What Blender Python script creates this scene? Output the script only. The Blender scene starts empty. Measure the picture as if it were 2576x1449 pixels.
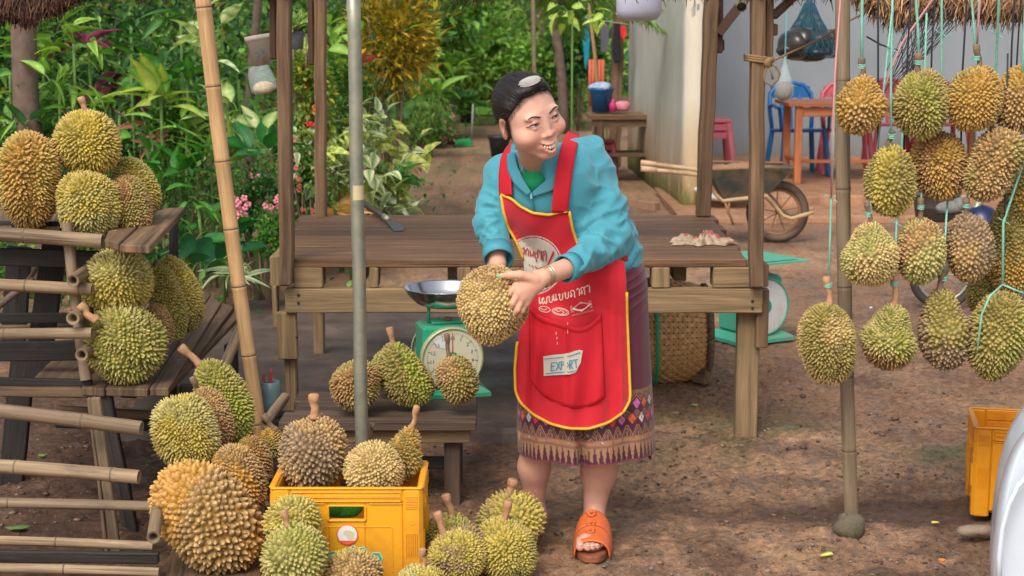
import bpy, math, random
import numpy as np
from mathutils import Vector, Matrix
random.seed(7); np.random.seed(7)
PI = math.pi
S_ = bpy.context.scene
COL = S_.collection
# ------------------------------------------------------------------ camera
F, CX, CY, CAMH = 4000.0, 1288.0, 724.5, 1.55
PITCH = math.atan(669.5 / F)
cam = bpy.data.objects.new('camera', bpy.data.cameras.new('camera')); COL.objects.link(cam)
cam.location = (0, 0, CAMH); cam.rotation_euler = (PI/2 - PITCH, 0, 0)
cam.data.sensor_width = 36.0; cam.data.lens = 36.0 * F / 2576.0
cam.data.clip_start = 0.05; cam.data.clip_end = 300
cam.data.dof.use_dof = True; cam.data.dof.focus_distance = 4.7; cam.data.dof.aperture_fstop = 7.1
S_.camera = cam
# ------------------------------------------------------------------ world, sun, exposure
SUN_EL, SUN_AZ = math.radians(50), math.radians(-22)      # azimuth measured from behind the camera, towards the left
w = bpy.data.worlds.new('World'); S_.world = w; w.use_nodes = True
nt = w.node_tree; nt.nodes.clear()
sky = nt.nodes.new('ShaderNodeTexSky'); sky.sky_type = 'NISHITA'; sky.sun_disc = False
sky.sun_elevation = SUN_EL; sky.sun_rotation = PI - SUN_AZ
sky.air_density = 1.0; sky.dust_density = 4.0; sky.ozone_density = 1.0
hs = nt.nodes.new('ShaderNodeHueSaturation'); hs.inputs['Saturation'].default_value = 0.45
bg = nt.nodes.new('ShaderNodeBackground'); bg.inputs['Strength'].default_value = 0.15
wo = nt.nodes.new('ShaderNodeOutputWorld')
nt.links.new(sky.outputs[0], hs.inputs['Color']); nt.links.new(hs.outputs[0], bg.inputs[0]); nt.links.new(bg.outputs[0], wo.inputs[0])
sun = bpy.data.objects.new('sun', bpy.data.lights.new('sun', 'SUN')); COL.objects.link(sun)
sun.data.energy = 1.15; sun.data.angle = math.radians(26); sun.data.color = (1, 0.95, 0.87)
sun.rotation_euler = (PI/2 - SUN_EL, 0, SUN_AZ)
vs = S_.view_settings; vs.view_transform = 'Standard'; vs.look = 'None'; vs.exposure = 0.52; vs.gamma = 1.0
vs.use_curve_mapping = False
# ------------------------------------------------------------------ measuring helpers (camera model of the place)
_f = np.array([0, math.cos(PITCH), -math.sin(PITCH)]); _u = np.array([0, math.sin(PITCH), math.cos(PITCH)])
def ray(px, py): return _f + np.array([1, 0, 0]) * (px - CX) / F + _u * (CY - py) / F
def A(px, py, Y):
    d = ray(px, py); return np.array([0, 0, CAMH]) + d * (Y / d[1])
def G(px, py, z=0.0):
    d = ray(px, py); return np.array([0, 0, CAMH]) + d * ((z - CAMH) / d[2])
def DEP(p): return float((np.asarray(p) - np.array([0, 0, CAMH])) @ _f)
def PPM(p): return F / DEP(p)
def proj(p):
    d = np.asarray(p) - np.array([0, 0, CAMH]); z = d @ _f
    return np.array([CX + F * d[..., 0] / z, CY - F * (d @ _u) / z]).T
def lin(c):
    c = np.asarray(c, float) / 255.0
    return np.where(c <= 0.04045, c / 12.92, ((c + 0.055) / 1.055) ** 2.4)
# ------------------------------------------------------------------ object helpers
def tag(o, label, cat, group=None, kind=None):
    if label: o['label'] = label
    if cat: o['category'] = cat
    if group: o['group'] = group
    if kind: o['kind'] = kind
    return o
def thing(name, loc, label, cat, group=None):
    o = bpy.data.objects.new(name, None); COL.objects.link(o); o.location = tuple(float(v) for v in loc)
    o.empty_display_size = 0.1
    return tag(o, label, cat, group)
def origin(o):
    v = Vector((0, 0, 0))
    while o is not None: v += o.location; o = o.parent
    return np.array(v)
def copy_tree(o, loc=None, parent=None, rotz=None, scale=None):
    c = o.copy(); COL.objects.link(c)
    if parent: c.parent = parent
    if loc is not None: c.location = tuple(float(v) for v in loc)
    if rotz is not None: c.rotation_euler = (0, 0, rotz)
    if scale is not None: c.scale = (scale,) * 3
    for ch in list(o.children): copy_tree(ch, parent=c)
    return c
def mesh_obj(name, V, Fc, mat, parent=None, smooth=False, col=None, uv=None, loc=None):
    V = np.asarray(V, float)
    org = origin(parent) if parent is not None else (np.array(loc, float) if loc is not None else np.zeros(3))
    me = bpy.data.meshes.new(name)
    Vl = V - org
    if isinstance(Fc, np.ndarray):
        n, k = Fc.shape
        me.vertices.add(len(Vl)); me.vertices.foreach_set('co', Vl.astype(np.float32).ravel())
        me.loops.add(n * k); me.loops.foreach_set('vertex_index', Fc.astype(np.int32).ravel())
        me.polygons.add(n); me.polygons.foreach_set('loop_start', np.arange(0, n * k, k, dtype=np.int32))
        me.update(calc_edges=True)
    else:
        me.from_pydata(Vl.tolist(), [], [tuple(int(i) for i in q) for q in Fc])
    if smooth: me.polygons.foreach_set('use_smooth', np.ones(len(me.polygons), bool))
    if col is not None:
        a = me.color_attributes.new('Col', 'FLOAT_COLOR', 'POINT')
        c = np.ones((len(V), 4), np.float32); c[:, :3] = col; a.data.foreach_set('color', c.ravel())
    if uv is not None:
        l = me.uv_layers.new(name='UVMap')
        vi = np.empty(len(me.loops), np.int32); me.loops.foreach_get('vertex_index', vi)
        l.data.foreach_set('uv', np.asarray(uv, np.float32)[vi].ravel())
    me.update()
    if mat is not None: me.materials.append(mat)
    o = bpy.data.objects.new(name, me); COL.objects.link(o)
    if parent is not None: o.parent = parent
    elif loc is not None: o.location = tuple(org)
    return o
def frame_of(d, up=(0, 0, 1)):
    d = np.asarray(d, float); d = d / np.linalg.norm(d); up = np.asarray(up, float)
    if abs(d @ up) > 0.97: up = np.array([0, 1.0, 0])
    s = np.cross(d, up); s /= np.linalg.norm(s); t = np.cross(s, d)
    return d, s, t
class MB:
    def __init__(s): s.V = []; s.Fc = []; s.U = []; s.C = []; s.n = 0; s.c = (1, 1, 1)
    def add(s, V, Fc, U=None):
        V = np.asarray(V, float).reshape(-1, 3)
        s.V.append(V); s.Fc += [tuple(i + s.n for i in q) for q in Fc]
        s.U.append(np.zeros((len(V), 2)) if U is None else np.asarray(U, float)); s.C.append(np.tile(s.c, (len(V), 1))); s.n += len(V); return s
    def beam(s, p0, p1, w, h, up=(0, 0, 1), bev=0.003, wob=0.0, taper=1.0):
        """board from p0 to p1, w across (side), h along up; every corner softened"""
        p0 = np.asarray(p0, float); p1 = np.asarray(p1, float); L = np.linalg.norm(p1 - p0)
        d, sd, t = frame_of(p1 - p0, up); b = min(bev, w * .3, h * .3)
        ring = [(-w/2 + b, -h/2), (w/2 - b, -h/2), (w/2, -h/2 + b), (w/2, h/2 - b), (w/2 - b, h/2), (-w/2 + b, h/2), (-w/2, h/2 - b), (-w/2, -h/2 + b)]
        n = max(1, int(L / 0.12)) if wob else 1
        V = []; U = []; ou, ov = random.random() * 40, random.random() * 40
        per = [0]; 
        for i in range(8):
            a_, b_ = ring[i], ring[(i + 1) % 8]; per.append(per[-1] + math.hypot(a_[0] - b_[0], a_[1] - b_[1]))
        st = [0, b / L] + [i / n for i in range(1, n)] + [1 - b / L, 1]
        for k, f_ in enumerate(st):
            end = k == 0 or k == len(st) - 1
            q = p0 + (p1 - p0) * f_ + (0 if not wob else sd * random.gauss(0, wob) + t * random.gauss(0, wob))
            sc = 1 + (taper - 1) * f_
            for i, (x, y) in enumerate(ring):
                ex = (w/2 - b) / (w/2) if end else 1; ey = (h/2 - b) / (h/2) if end else 1
                V.append(q + (sd * x * ex + t * y * ey) * sc); U.append((ou + f_ * L, ov + per[i]))
        Fc = []
        for k in range(len(st) - 1):
            for i in range(8): Fc.append((k*8 + i, k*8 + (i+1) % 8, (k+1)*8 + (i+1) % 8, (k+1)*8 + i))
        Fc.append(tuple(range(7, -1, -1))); m = (len(st) - 1) * 8; Fc.append(tuple(m + i for i in range(8)))
        return s.add(V, Fc, U)
    def box(s, c, size, rz=0.0, bev=0.003):
        c = np.asarray(c, float); a = np.array([math.cos(rz), math.sin(rz), 0]) * size[0] / 2
        return s.beam(c - a, c + a, size[1], size[2], bev=bev)
    def tube(s, path, r, n=12, cap=True, up=(0, 0, 1), hollow=None):
        P = [np.asarray(p, float) for p in path]; m = len(P)
        R = [r] * m if np.isscalar(r) else list(r)
        V = []; U = []; L = 0; ou, ov = random.random() * 40, random.random() * 40; prev = None
        for k in range(m):
            d = P[min(k+1, m-1)] - P[max(k-1, 0)]; d = d / np.linalg.norm(d)
            if prev is None: _, sd, t = frame_of(d, up)
            else:
                sd = prev - d * (prev @ d); sd /= np.linalg.norm(sd); t = np.cross(sd, d)
            prev = sd
            if k: L += np.linalg.norm(P[k] - P[k-1])
            for i in range(n):
                a = 2 * PI * i / n; V.append(P[k] + (sd * math.cos(a) + t * math.sin(a)) * R[k]); U.append((ou + L, ov + abs(a - PI) * max(R)))
        Fc = [(k*n + i, k*n + (i+1) % n, (k+1)*n + (i+1) % n, (k+1)*n + i) for k in range(m-1) for i in range(n)]
        if cap:
            Fc.append(tuple(range(n-1, -1, -1))); Fc.append(tuple((m-1)*n + i for i in range(n)))
        return s.add(V, Fc, U)
    def lathe(s, c, prof, n=32, axis=(0, 0, 1), cap=True):
        c = np.asarray(c, float); path = []; rr = []
        d, sd, t = frame_of(axis, (0, 1, 0) if abs(axis[2]) > .5 else (0, 0, 1))
        V = []; U = []
        for k, (r, h) in enumerate(prof):
            for i in range(n):
                a = 2 * PI * i / n; V.append(c + d * h + (sd * math.cos(a) + t * math.sin(a)) * max(r, 1e-5)); U.append((h, a * 0.1))
        m = len(prof); Fc = [(k*n + i, k*n + (i+1) % n, (k+1)*n + (i+1) % n, (k+1)*n + i) for k in range(m-1) for i in range(n)]
        if cap:
            Fc.append(tuple(range(n-1, -1, -1))); Fc.append(tuple((m-1)*n + i for i in range(n)))
        return s.add(V, Fc, U)
    def blob(s, c, r, n=10, jit=0.0, seed=0):
        rs = np.random.RandomState(seed); c = np.asarray(c, float); r = np.asarray(r, float) * np.ones(3); V = []
        for j in range(n + 1):
            th = PI * j / n
            for i in range(2 * n):
                a = PI * i / n; V.append((math.sin(th) * math.cos(a), math.sin(th) * math.sin(a), math.cos(th)))
        V = np.array(V)
        if jit:
            k = rs.normal(size=(6, 3)) * 1.6; ph = rs.rand(6) * 6
            V = V * (1 + jit * np.sin(V @ k.T + ph).sum(1, keepdims=True) / 2)
        Fc = [(j*2*n + i, (j+1)*2*n + i, (j+1)*2*n + (i+1) % (2*n), j*2*n + (i+1) % (2*n)) for j in range(n) for i in range(2*n)]
        return s.add(V * r + c, Fc)
    def build(s, name, mat, parent=None, smooth=False, loc=None, col=False):
        return mesh_obj(name, np.concatenate(s.V), s.Fc, mat, parent, smooth, uv=np.concatenate(s.U), loc=loc, col=np.concatenate(s.C) if col else None)
def fan(name, mb, mat, parent, smooth=False): return mb.build(name, mat, parent, smooth)
# ------------------------------------------------------------------ materials
def newmat(name):
    m = bpy.data.materials.new(name); m.use_nodes = True; n = m.node_tree; n.nodes.clear()
    o = n.nodes.new('ShaderNodeOutputMaterial'); b = n.nodes.new('ShaderNodeBsdfPrincipled'); n.links.new(b.outputs[0], o.inputs[0])
    return m, n, b, o
def N(n, t, **kw):
    x = n.nodes.new(t)
    for k, v in kw.items():
        if k.startswith('i_'): x.inputs[k[2:].replace('_', ' ')].default_value = v
        else: setattr(x, k, v)
    return x
def ramp(n, src, stops):
    r = n.nodes.new('ShaderNodeValToRGB'); e = r.color_ramp.elements
    while len(e) < len(stops): e.new(0.5)
    for k, (p, c) in enumerate(stops):
        e[k].position = p; e[k].color = (*[float(v) for v in c][:3], 1)
    n.links.new(src, r.inputs[0]); return r.outputs[0]
def mix(n, fac, a, b, mode='MIX'):
    x = n.nodes.new('ShaderNodeMix'); x.data_type = 'RGBA'; x.blend_type = mode
    if isinstance(fac, (int, float)): x.inputs[0].default_value = fac
    else: n.links.new(fac, x.inputs[0])
    for i, v in ((6, a), (7, b)):
        if hasattr(v, 'node'): n.links.new(v, x.inputs[i])
        else: x.inputs[i].default_value = (*[float(q) for q in v][:3], 1)
    return x.outputs[2]
def bump(n, b, h, strength=0.3, dist=0.01):
    x = n.nodes.new('ShaderNodeBump'); x.inputs['Strength'].default_value = strength; x.inputs['Distance'].default_value = dist
    n.links.new(h, x.inputs['Height']); n.links.new(x.outputs[0], b.inputs['Normal'])
def noise(n, vec, scale, detail=4, rough=0.55, dist=0.0):
    x = n.nodes.new('ShaderNodeTexNoise'); x.inputs['Scale'].default_value = scale; x.inputs['Detail'].default_value = detail
    x.inputs['Roughness'].default_value = rough; x.inputs['Distortion'].default_value = dist
    if vec is not None: n.links.new(vec, x.inputs['Vector'])
    return x.outputs[0]
def mapping(n, vec, scale):
    x = n.nodes.new('ShaderNodeMapping'); x.inputs['Scale'].default_value = scale; n.links.new(vec, x.inputs['Vector']); return x.outputs[0]
def plain(name, rgb, rough=0.6, metal=0.0, var=0.12, scale=12, bmp=0.0, spec=0.5, dirt=None, coat=0.0):
    m, n, b, o = newmat(name); tc = n.nodes.new('ShaderNodeTexCoord').outputs['Object']
    c = lin(rgb); f1 = noise(n, tc, scale, 5)
    src = ramp(n, f1, [(0.3, c * (1 - var)), (0.7, np.minimum(c * (1 + var), 1))])
    if dirt is not None:
        f2 = noise(n, tc, scale * 0.5, 8, 0.7); d = ramp(n, f2, [(0.47, (0, 0, 0)), (0.66, (1, 1, 1))])
        src = mix(n, d, src, lin(dirt))
    n.links.new(src, b.inputs['Base Color']); b.inputs['Roughness'].default_value = rough; b.inputs['Metallic'].default_value = metal
    b.inputs['Specular IOR Level'].default_value = spec
    if coat: b.inputs['Coat Weight'].default_value = coat
    if bmp: bump(n, b, noise(n, tc, scale * 6, 4), bmp, 0.004)
    return m
def wood(name, dark, light, rough=0.75, stain=None, grain=1.0, bmp=0.5, crack=0.5):
    m, n, b, o = newmat(name); uv = n.nodes.new('ShaderNodeTexCoord').outputs['UV']
    g1 = noise(n, mapping(n, uv, (1.6, 34 * grain, 1)), 1.0, 6, 0.6, 0.6)
    g2 = noise(n, mapping(n, uv, (6, 220 * grain, 1)), 1.0, 5, 0.6)
    g3 = noise(n, mapping(n, uv, (1.5, 5, 1)), 1.0, 4, 0.6)
    c = ramp(n, g1, [(0.28, lin(dark)), (0.5, (lin(dark) + lin(light)) / 2), (0.74, lin(light))])
    c = mix(n, 0.55, c, ramp(n, g2, [(0.3, (0.42, 0.4, 0.38)), (0.62, (1, 1, 1))]), 'MULTIPLY')
    c = mix(n, 0.6, c, ramp(n, g3, [(0.3, (0.62, 0.6, 0.58)), (0.7, (1.15, 1.12, 1.08))]), 'MULTIPLY')
    ck = ramp(n, noise(n, mapping(n, uv, (0.9, 55 * grain, 1)), 1.0, 2, 0.5, 0.3), [(0.30, (0.25, 0.22, 0.2)), (0.335, (1, 1, 1))])
    c = mix(n, crack, c, ck, 'MULTIPLY')
    if stain is not None:
        s = ramp(n, noise(n, mapping(n, uv, (3, 9, 1)), 1.0, 7, 0.75), [(0.56, (0, 0, 0)), (0.72, (0.7, 0.7, 0.7))])
        c = mix(n, s, c, lin(stain))
    oi = n.nodes.new('ShaderNodeObjectInfo').outputs['Random']; c = mix(n, 1.0, c, ramp(n, oi, [(0, (.80, .79, .78)), (.5, (1, 1, 1)), (1, (1.16, 1.13, 1.08))]), 'MULTIPLY')
    n.links.new(c, b.inputs['Base Color']); b.inputs['Roughness'].default_value = rough; b.inputs['Specular IOR Level'].default_value = 0.35
    ad = n.nodes.new('ShaderNodeMath'); ad.operation = 'ADD'; n.links.new(g2, ad.inputs[0]); n.links.new(ck, ad.inputs[1])
    bump(n, b, ad.outputs[0], bmp, 0.004)
    return m
def attrmat(name, rough=0.6, var=0.25, scale=60, trans=0.0, spec=0.4, bmp=0.0, sss=0.0, sheen=0.0, aniso=None, bscale=6.0):
    m, n, b, o = newmat(name); a = N(n, 'ShaderNodeVertexColor', layer_name='Col').outputs[0]
    tc = n.nodes.new('ShaderNodeTexCoord').outputs['Object']
    if aniso: tc = mapping(n, tc, aniso)
    f1 = noise(n, tc, scale, 5, 0.6)
    c = mix(n, 1.0, a, ramp(n, f1, [(0.3, (1 - var,) * 3), (0.7, (1 + var,) * 3)]), 'MULTIPLY')
    n.links.new(c, b.inputs['Base Color']); b.inputs['Roughness'].default_value = rough; b.inputs['Specular IOR Level'].default_value = spec
    if sss: b.inputs['Subsurface Weight'].default_value = sss; b.inputs['Subsurface Radius'].default_value = (0.012, 0.004, 0.002); b.inputs['Subsurface Scale'].default_value = 1.0
    if sheen: b.inputs['Sheen Weight'].default_value = sheen
    if bmp: bump(n, b, noise(n, tc, scale * bscale, 3), bmp, 0.002)
    if trans:
        t = n.nodes.new('ShaderNodeBsdfTranslucent'); n.links.new(mix(n, 1.0, c, (0.95, 1.12, 0.5), 'MULTIPLY'), t.inputs[0])
        ms = n.nodes.new('ShaderNodeMixShader'); ms.inputs[0].default_value = trans
        n.links.new(b.outputs[0], ms.inputs[1]); n.links.new(t.outputs[0], ms.inputs[2]); n.links.new(ms.outputs[0], o.inputs[0])
    return m
M = {}
M['table_wood'] = wood('table_wood', (66, 46, 32), (142, 106, 74), 0.62, stain=(112, 96, 82))
M['post_wood'] = wood('post_wood', (86, 64, 46), (152, 122, 92), 0.8, stain=(112, 100, 88))
M['beam_wood'] = wood('beam_wood', (112, 92, 66), (172, 146, 110), 0.8, stain=(128, 112, 88))
M['roof_wood'] = wood('roof_wood', (62, 42, 32), (104, 76, 58), 0.8)
M['bench_wood'] = wood('bench_wood', (58, 46, 40), (122, 100, 84), 0.7, stain=(92, 78, 68))
M['black_wood'] = wood('black_wood', (22, 20, 19), (58, 52, 48), 0.7, stain=(70, 62, 56))
M['shelf_wood'] = wood('shelf_wood', (74, 56, 42), (146, 118, 90), 0.72, stain=(58, 48, 40))
M['bamboo'] = wood('bamboo', (176, 140, 98), (208, 172, 126), 0.5, grain=0.6, bmp=0.15, crack=0.12, stain=(150, 116, 82))
M['bamboo_old'] = wood('bamboo_old', (116, 96, 74), (182, 158, 128), 0.7, grain=0.7, bmp=0.3, crack=0.6, stain=(88, 78, 68))
M['bamboo_grey'] = wood('bamboo_grey', (124, 108, 84), (170, 150, 122), 0.65, grain=0.6, bmp=0.2, crack=0.3, stain=(120, 100, 78))
M['bamboo_node'] = plain('bamboo_node', (96, 78, 62), 0.7)
M['stem'] = plain('durian_stem', (176, 132, 96), 0.75, var=0.25, scale=60, bmp=0.4)
M['stem_dark'] = plain('durian_stem_dark', (122, 98, 78), 0.8, var=0.3, scale=60, bmp=0.4)
M['husk'] = attrmat('durian_husk', 0.62, 0.22, 55, spec=0.35, sss=0.0)
M['leaf'] = attrmat('leaf', 0.52, 0.24, 22, trans=0.38, spec=0.5)
M['bark'] = plain('bark', (104, 86, 74), 0.9, var=0.3, scale=14, bmp=0.8)
M['twig'] = plain('twig', (120, 102, 80), 0.85, var=0.2, scale=30)
# ================================================================== SETTING
def vnoise(X, Y, sc, seed):
    """value noise on arrays"""
    rs = np.random.RandomState(seed); T = rs.rand(256, 256)
    x = X * sc + 1000.3; y = Y * sc + 1000.7; xi = np.floor(x).astype(int); yi = np.floor(y).astype(int); fx = x - xi; fy = y - yi
    fx = fx*fx*(3-2*fx); fy = fy*fy*(3-2*fy)
    g = lambda a, b: T[a % 256, b % 256]
    return (g(xi, yi)*(1-fx) + g(xi+1, yi)*fx)*(1-fy) + (g(xi, yi+1)*(1-fx) + g(xi+1, yi+1)*fx)*fy
def fbm(X, Y, sc, seed, o=5, r=0.55):
    s = 0; a = 1; t = 0
    for k in range(o): s = s + a * vnoise(X, Y, sc * 2**k, seed + k); t += a; a *= r
    return s / t
def band(v, a, b, c, d): return np.clip((v - a) / (b - a), 0, 1) * np.clip((d - v) / (d - c), 0, 1)
def ground_height(X, Y):
    X = np.asarray(X, float); Y = np.asarray(Y, float)
    rough = np.clip(1.2 - (Y - 4) * 0.12, 0.15, 1.0)
    h = (fbm(X, Y, 14, 5, 5, 0.62) - .5) * 0.042 * rough + (fbm(X, Y, 1.3, 31, 3) - .5) * 0.02 * rough
    h = h + (vnoise(X, Y, 48, 77) - .5) * 0.016 * rough
    puddle = np.exp(-((X - 1.15) / 0.55) ** 2 - ((Y - 4.93) / 0.10) ** 2)
    h = h * (1 - 0.9 * puddle) - 0.018 * puddle
    return h - 0.006
def axis(a, b, step_fn):
    r = [a]
    while r[-1] < b: r.append(r[-1] + step_fn(r[-1]))
    return np.array(r)
xs = np.concatenate([-axis(2.2, 60, lambda v: 0.05 + (v - 2.2) * 0.12)[::-1], np.arange(-2.185, 2.19, 0.017), axis(2.2, 60, lambda v: 0.05 + (v - 2.2) * 0.12)])
ys = np.concatenate([[-40, -20, -8, -2, 1, 2.4, 3.2], np.arange(3.6, 8.0, 0.017), axis(8.0, 70, lambda v: 0.02 + (v - 8) * 0.06)])
GX, GY = np.meshgrid(xs, ys); GZ = ground_height(GX, GY)
nx, ny = len(xs), len(ys)
ii = (np.arange(ny - 1)[:, None] * nx + np.arange(nx - 1)[None, :]).ravel()
Fg = np.stack([ii, ii + 1, ii + nx + 1, ii + nx], 1)
soil = lin((152, 115, 87)); pale = lin((178, 139, 106)); dark = lin((84, 60, 46)); wet = lin((98, 68, 51)); moss = lin((96, 100, 56)); grey = lin((128, 112, 100))
def lerp(a, b, t): return a * (1 - t[..., None]) + b * t[..., None]
n1 = fbm(GX, GY, 0.9, 11, 5); n2 = fbm(GX, GY, 5, 12, 5, .65); n3 = fbm(GX, GY, 2.2, 13, 4); n4 = fbm(GX, GY, 22, 14, 4, .7)
C = lerp(np.broadcast_to(soil, GX.shape + (3,)), pale, np.clip((n1 - .45) * 5, 0, 1))
C = lerp(C, dark, np.clip((n2 - .52) * 4.5, 0, .5))
C = lerp(C, grey, np.clip((n4 - .56) * 5, 0, .6))
C = lerp(C, moss, np.clip((n3 - .5) * 5, 0, 1) * (0.75 * band(GY, 5.2, 5.7, 6.6, 7.4) * band(GX, .2, .7, 1.6, 2.2) + 0.6 * (GY > 12.5) * np.clip((GY - 12.5) / 5, 0, 1)))
C = lerp(C, lin((168, 122, 88)), 0.6 * band(GY, 6.0, 6.4, 7.4, 7.9) * band(GX, .5, 0.8, 2.5, 3) * np.clip(n3 * 2 - .5, 0, 1))
wet_dark_m = np.clip(1.25 * np.exp(-((GX - 1.15) / 0.62) ** 2 - ((GY - 4.93) / 0.13) ** 2) + np.clip((n3 - .5) * 4, 0, .9) * band(GY, 3.6, 3.8, 5.0, 5.5) + 0.95 * band(GY, 5.2, 6.2, 8.2, 9.0) * band(GX, -2.6, -1.9, 0.1, 0.6) + .8 * band(GY, 3.5, 3.8, 6, 7) * band(GX, -4, -3, -1.2, -.9), 0, 1)  # wet patches, with a further darker band under the rack
C = lerp(C, wet, wet_dark_m * .8); C = lerp(C, C * .62, np.clip(wet_dark_m - .6, 0, 1) * 1.6)
m, n, b, o = newmat('earth')
at = N(n, 'ShaderNodeVertexColor', layer_name='Col'); tc = n.nodes.new('ShaderNodeTexCoord').outputs['Object']
f1 = noise(n, tc, 38, 8, 0.72); f2 = noise(n, tc, 150, 4, 0.6); f3 = noise(n, tc, 9, 5, .6)
c = mix(n, 1.0, at.outputs[0], ramp(n, f1, [(0.3, (0.38, 0.38, 0.38)), (0.5, (0.95, .95, .95)), (0.7, (1.6, 1.56, 1.5))]), 'MULTIPLY')
c = mix(n, 0.5, c, ramp(n, f2, [(0.35, (0.6, .6, .6)), (0.65, (1.3, 1.3, 1.3))]), 'MULTIPLY')
n.links.new(c, b.inputs['Base Color'])
n.links.new(ramp(n, f3, [(0.35, (0.45,)*3), (0.6, (0.85,)*3)]), b.inputs['Roughness']); b.inputs['Specular IOR Level'].default_value = 0.4
bump(n, b, f1, 1.0, 0.02); M['earth'] = m
g = mesh_obj('ground', np.stack([GX, GY, GZ], -1).reshape(-1, 3), Fg, m, smooth=True, col=C.reshape(-1, 3)); g['kind'] = 'structure'
# gravel pressed into the earth (nobody could count it)
def stones(name, n_, xr, yr, size, colors, seed, zfn=ground_height, dens=None):
    rs = np.random.RandomState(seed)
    base = np.array([[1,0,0],[-1,0,0],[0,1,0],[0,-1,0],[0,0,1],[0,0,-1]], float)
    base = np.concatenate([base, np.array([[1,1,1],[1,1,-1],[1,-1,1],[1,-1,-1],[-1,1,1],[-1,1,-1],[-1,-1,1],[-1,-1,-1]]) * .62])
    fc = []
    for sx in (1, -1):
        for sy in (1, -1):
            for sz in (1, -1):
                a, b_, c_ = (0 if sx > 0 else 1), (2 if sy > 0 else 3), (4 if sz > 0 else 5)
                k = 6 + [(1,1,1),(1,1,-1),(1,-1,1),(1,-1,-1),(-1,1,1),(-1,1,-1),(-1,-1,1),(-1,-1,-1)].index((sx, sy, sz))
                t = [(a, b_, k), (b_, c_, k), (c_, a, k)]
                fc += [q if sx * sy * sz > 0 else q[::-1] for q in t]
    fc = np.array(fc)
    X = rs.uniform(*xr, n_); Y = rs.uniform(*yr, n_)
    if dens is not None:
        k = rs.rand(n_) < dens(X, Y); X = X[k]; Y = Y[k]
    m_ = len(X); s = size * rs.lognormal(0, .45, m_)
    V = base[None] * (1 + rs.uniform(-.25, .25, (m_, 14, 3))) * (s[:, None, None] * np.stack([rs.uniform(.8, 1.5, m_), rs.uniform(.7, 1.2, m_), rs.uniform(.35, .7, m_)], 1)[:, None, :])
    an = rs.rand(m_) * 6.28; c_, s_ = np.cos(an), np.sin(an)
    x = V[..., 0] * c_[:, None] - V[..., 1] * s_[:, None]; y = V[..., 0] * s_[:, None] + V[..., 1] * c_[:, None]
    V = np.stack([x + X[:, None], y + Y[:, None], V[..., 2] + (zfn(X, Y) + s * .12)[:, None]], -1)
    cc = lin(np.array(colors))[rs.randint(len(colors), size=m_)] * rs.uniform(.75, 1.2, (m_, 1))
    Fs = (fc[None] + (np.arange(m_) * 14)[:, None, None]).reshape(-1, 3)
    return mesh_obj(name, V.reshape(-1, 3), Fs, M['pebble'], col=np.repeat(cc, 14, 0), smooth=False)
M['pebble'] = attrmat('pebble', 0.6, 0.3, 80, bmp=0.3)
gd = lambda X, Y: np.clip((fbm(X, Y, 2.5, 91, 3) - .38) * 4, 0.05, 1) * np.clip(1.15 - (Y - 4.2) * .25, .25, 1)
o_ = stones('gravel', 12500, (-2.1, 2.1), (3.9, 7.2), 0.0042, [(118, 90, 70), (100, 78, 60), (132, 104, 82), (84, 66, 54), (128, 112, 98)], 3, dens=gd); o_['kind'] = 'stuff'
# ---------------------------------------------------------------- slab under the stall, veranda floor
def ragged_slab(name, x0, x1, y0, y1, z0, z1, mat, step=0.06, rag=0.012, seed=1):
    rs = np.random.RandomState(seed); n_ = int((x1 - x0) / step); X = np.linspace(x0, x1, n_ + 1)
    prof = [(0, z0 - .05), (-.01, z0), (0.0, z1 - .02), (.02, z1), (.12, z1 + .001), (y1 - y0, z1)]
    V = []; 
    for x in X:
        j = rs.normal() * rag
        for k, (dy, z) in enumerate(prof): V.append((x, y0 + dy + (j if k < 5 else 0), z + (rs.normal() * .003 if 1 < k < 5 else 0)))
    p = len(prof); Fc = [(i*p + k, (i+1)*p + k, (i+1)*p + k+1, i*p + k+1) for i in range(n_) for k in range(p-1)]
    Fc.append(tuple(range(p-1, -1, -1))); Fc.append(tuple(n_*p + k for k in range(p)))
    o = mesh_obj(name, V, Fc, mat, smooth=False); o['kind'] = 'structure'; return o
def earthy(name, c1, c2, c3, rough=(0.35, 0.8), sc=6):
    m, n, b, o = newmat(name); tc = n.nodes.new('ShaderNodeTexCoord').outputs['Object']
    c = ramp(n, noise(n, tc, sc, 7, .65), [(.3, lin(c1)), (.55, lin(c2)), (.75, lin(c3))])
    c = mix(n, .6, c, ramp(n, noise(n, tc, sc * 12, 5, .7), [(.3, (.65,)*3), (.7, (1.25,)*3)]), 'MULTIPLY')
    n.links.new(c, b.inputs['Base Color']); n.links.new(ramp(n, noise(n, tc, sc * .6, 4), [(.35, (rough[0],)*3), (.62, (rough[1],)*3)]), b.inputs['Roughness'])
    bump(n, b, noise(n, tc, sc * 8, 6, .7), .5, .006); return m
M['wet_slab'] = earthy('wet_slab', (66, 54, 48), (92, 76, 68), (116, 96, 82), (0.42, 0.8))
M['veranda'] = earthy('veranda_floor', (128, 92, 66), (160, 116, 84), (176, 134, 100), (0.5, .8))
sa = G(700, 1058, 0.0); ragged_slab('concrete_slab', -1.50, 0.16, 5.80, 8.6, -0.01, 0.045, M['wet_slab'], rag=.008)
va = G(2000, 545, 0.0)[1]; vb = G(2000, 516, 0.12)[1]
ragged_slab('veranda_step', 1.3, 6, 12.35, 14.5, 0, 0.055, M['veranda'], .15, .02, 4)
ragged_slab('veranda_floor', 1.62, 7, 13.05, 20.0, 0.055, 0.14, M['veranda'], .15, .02, 5)
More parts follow.
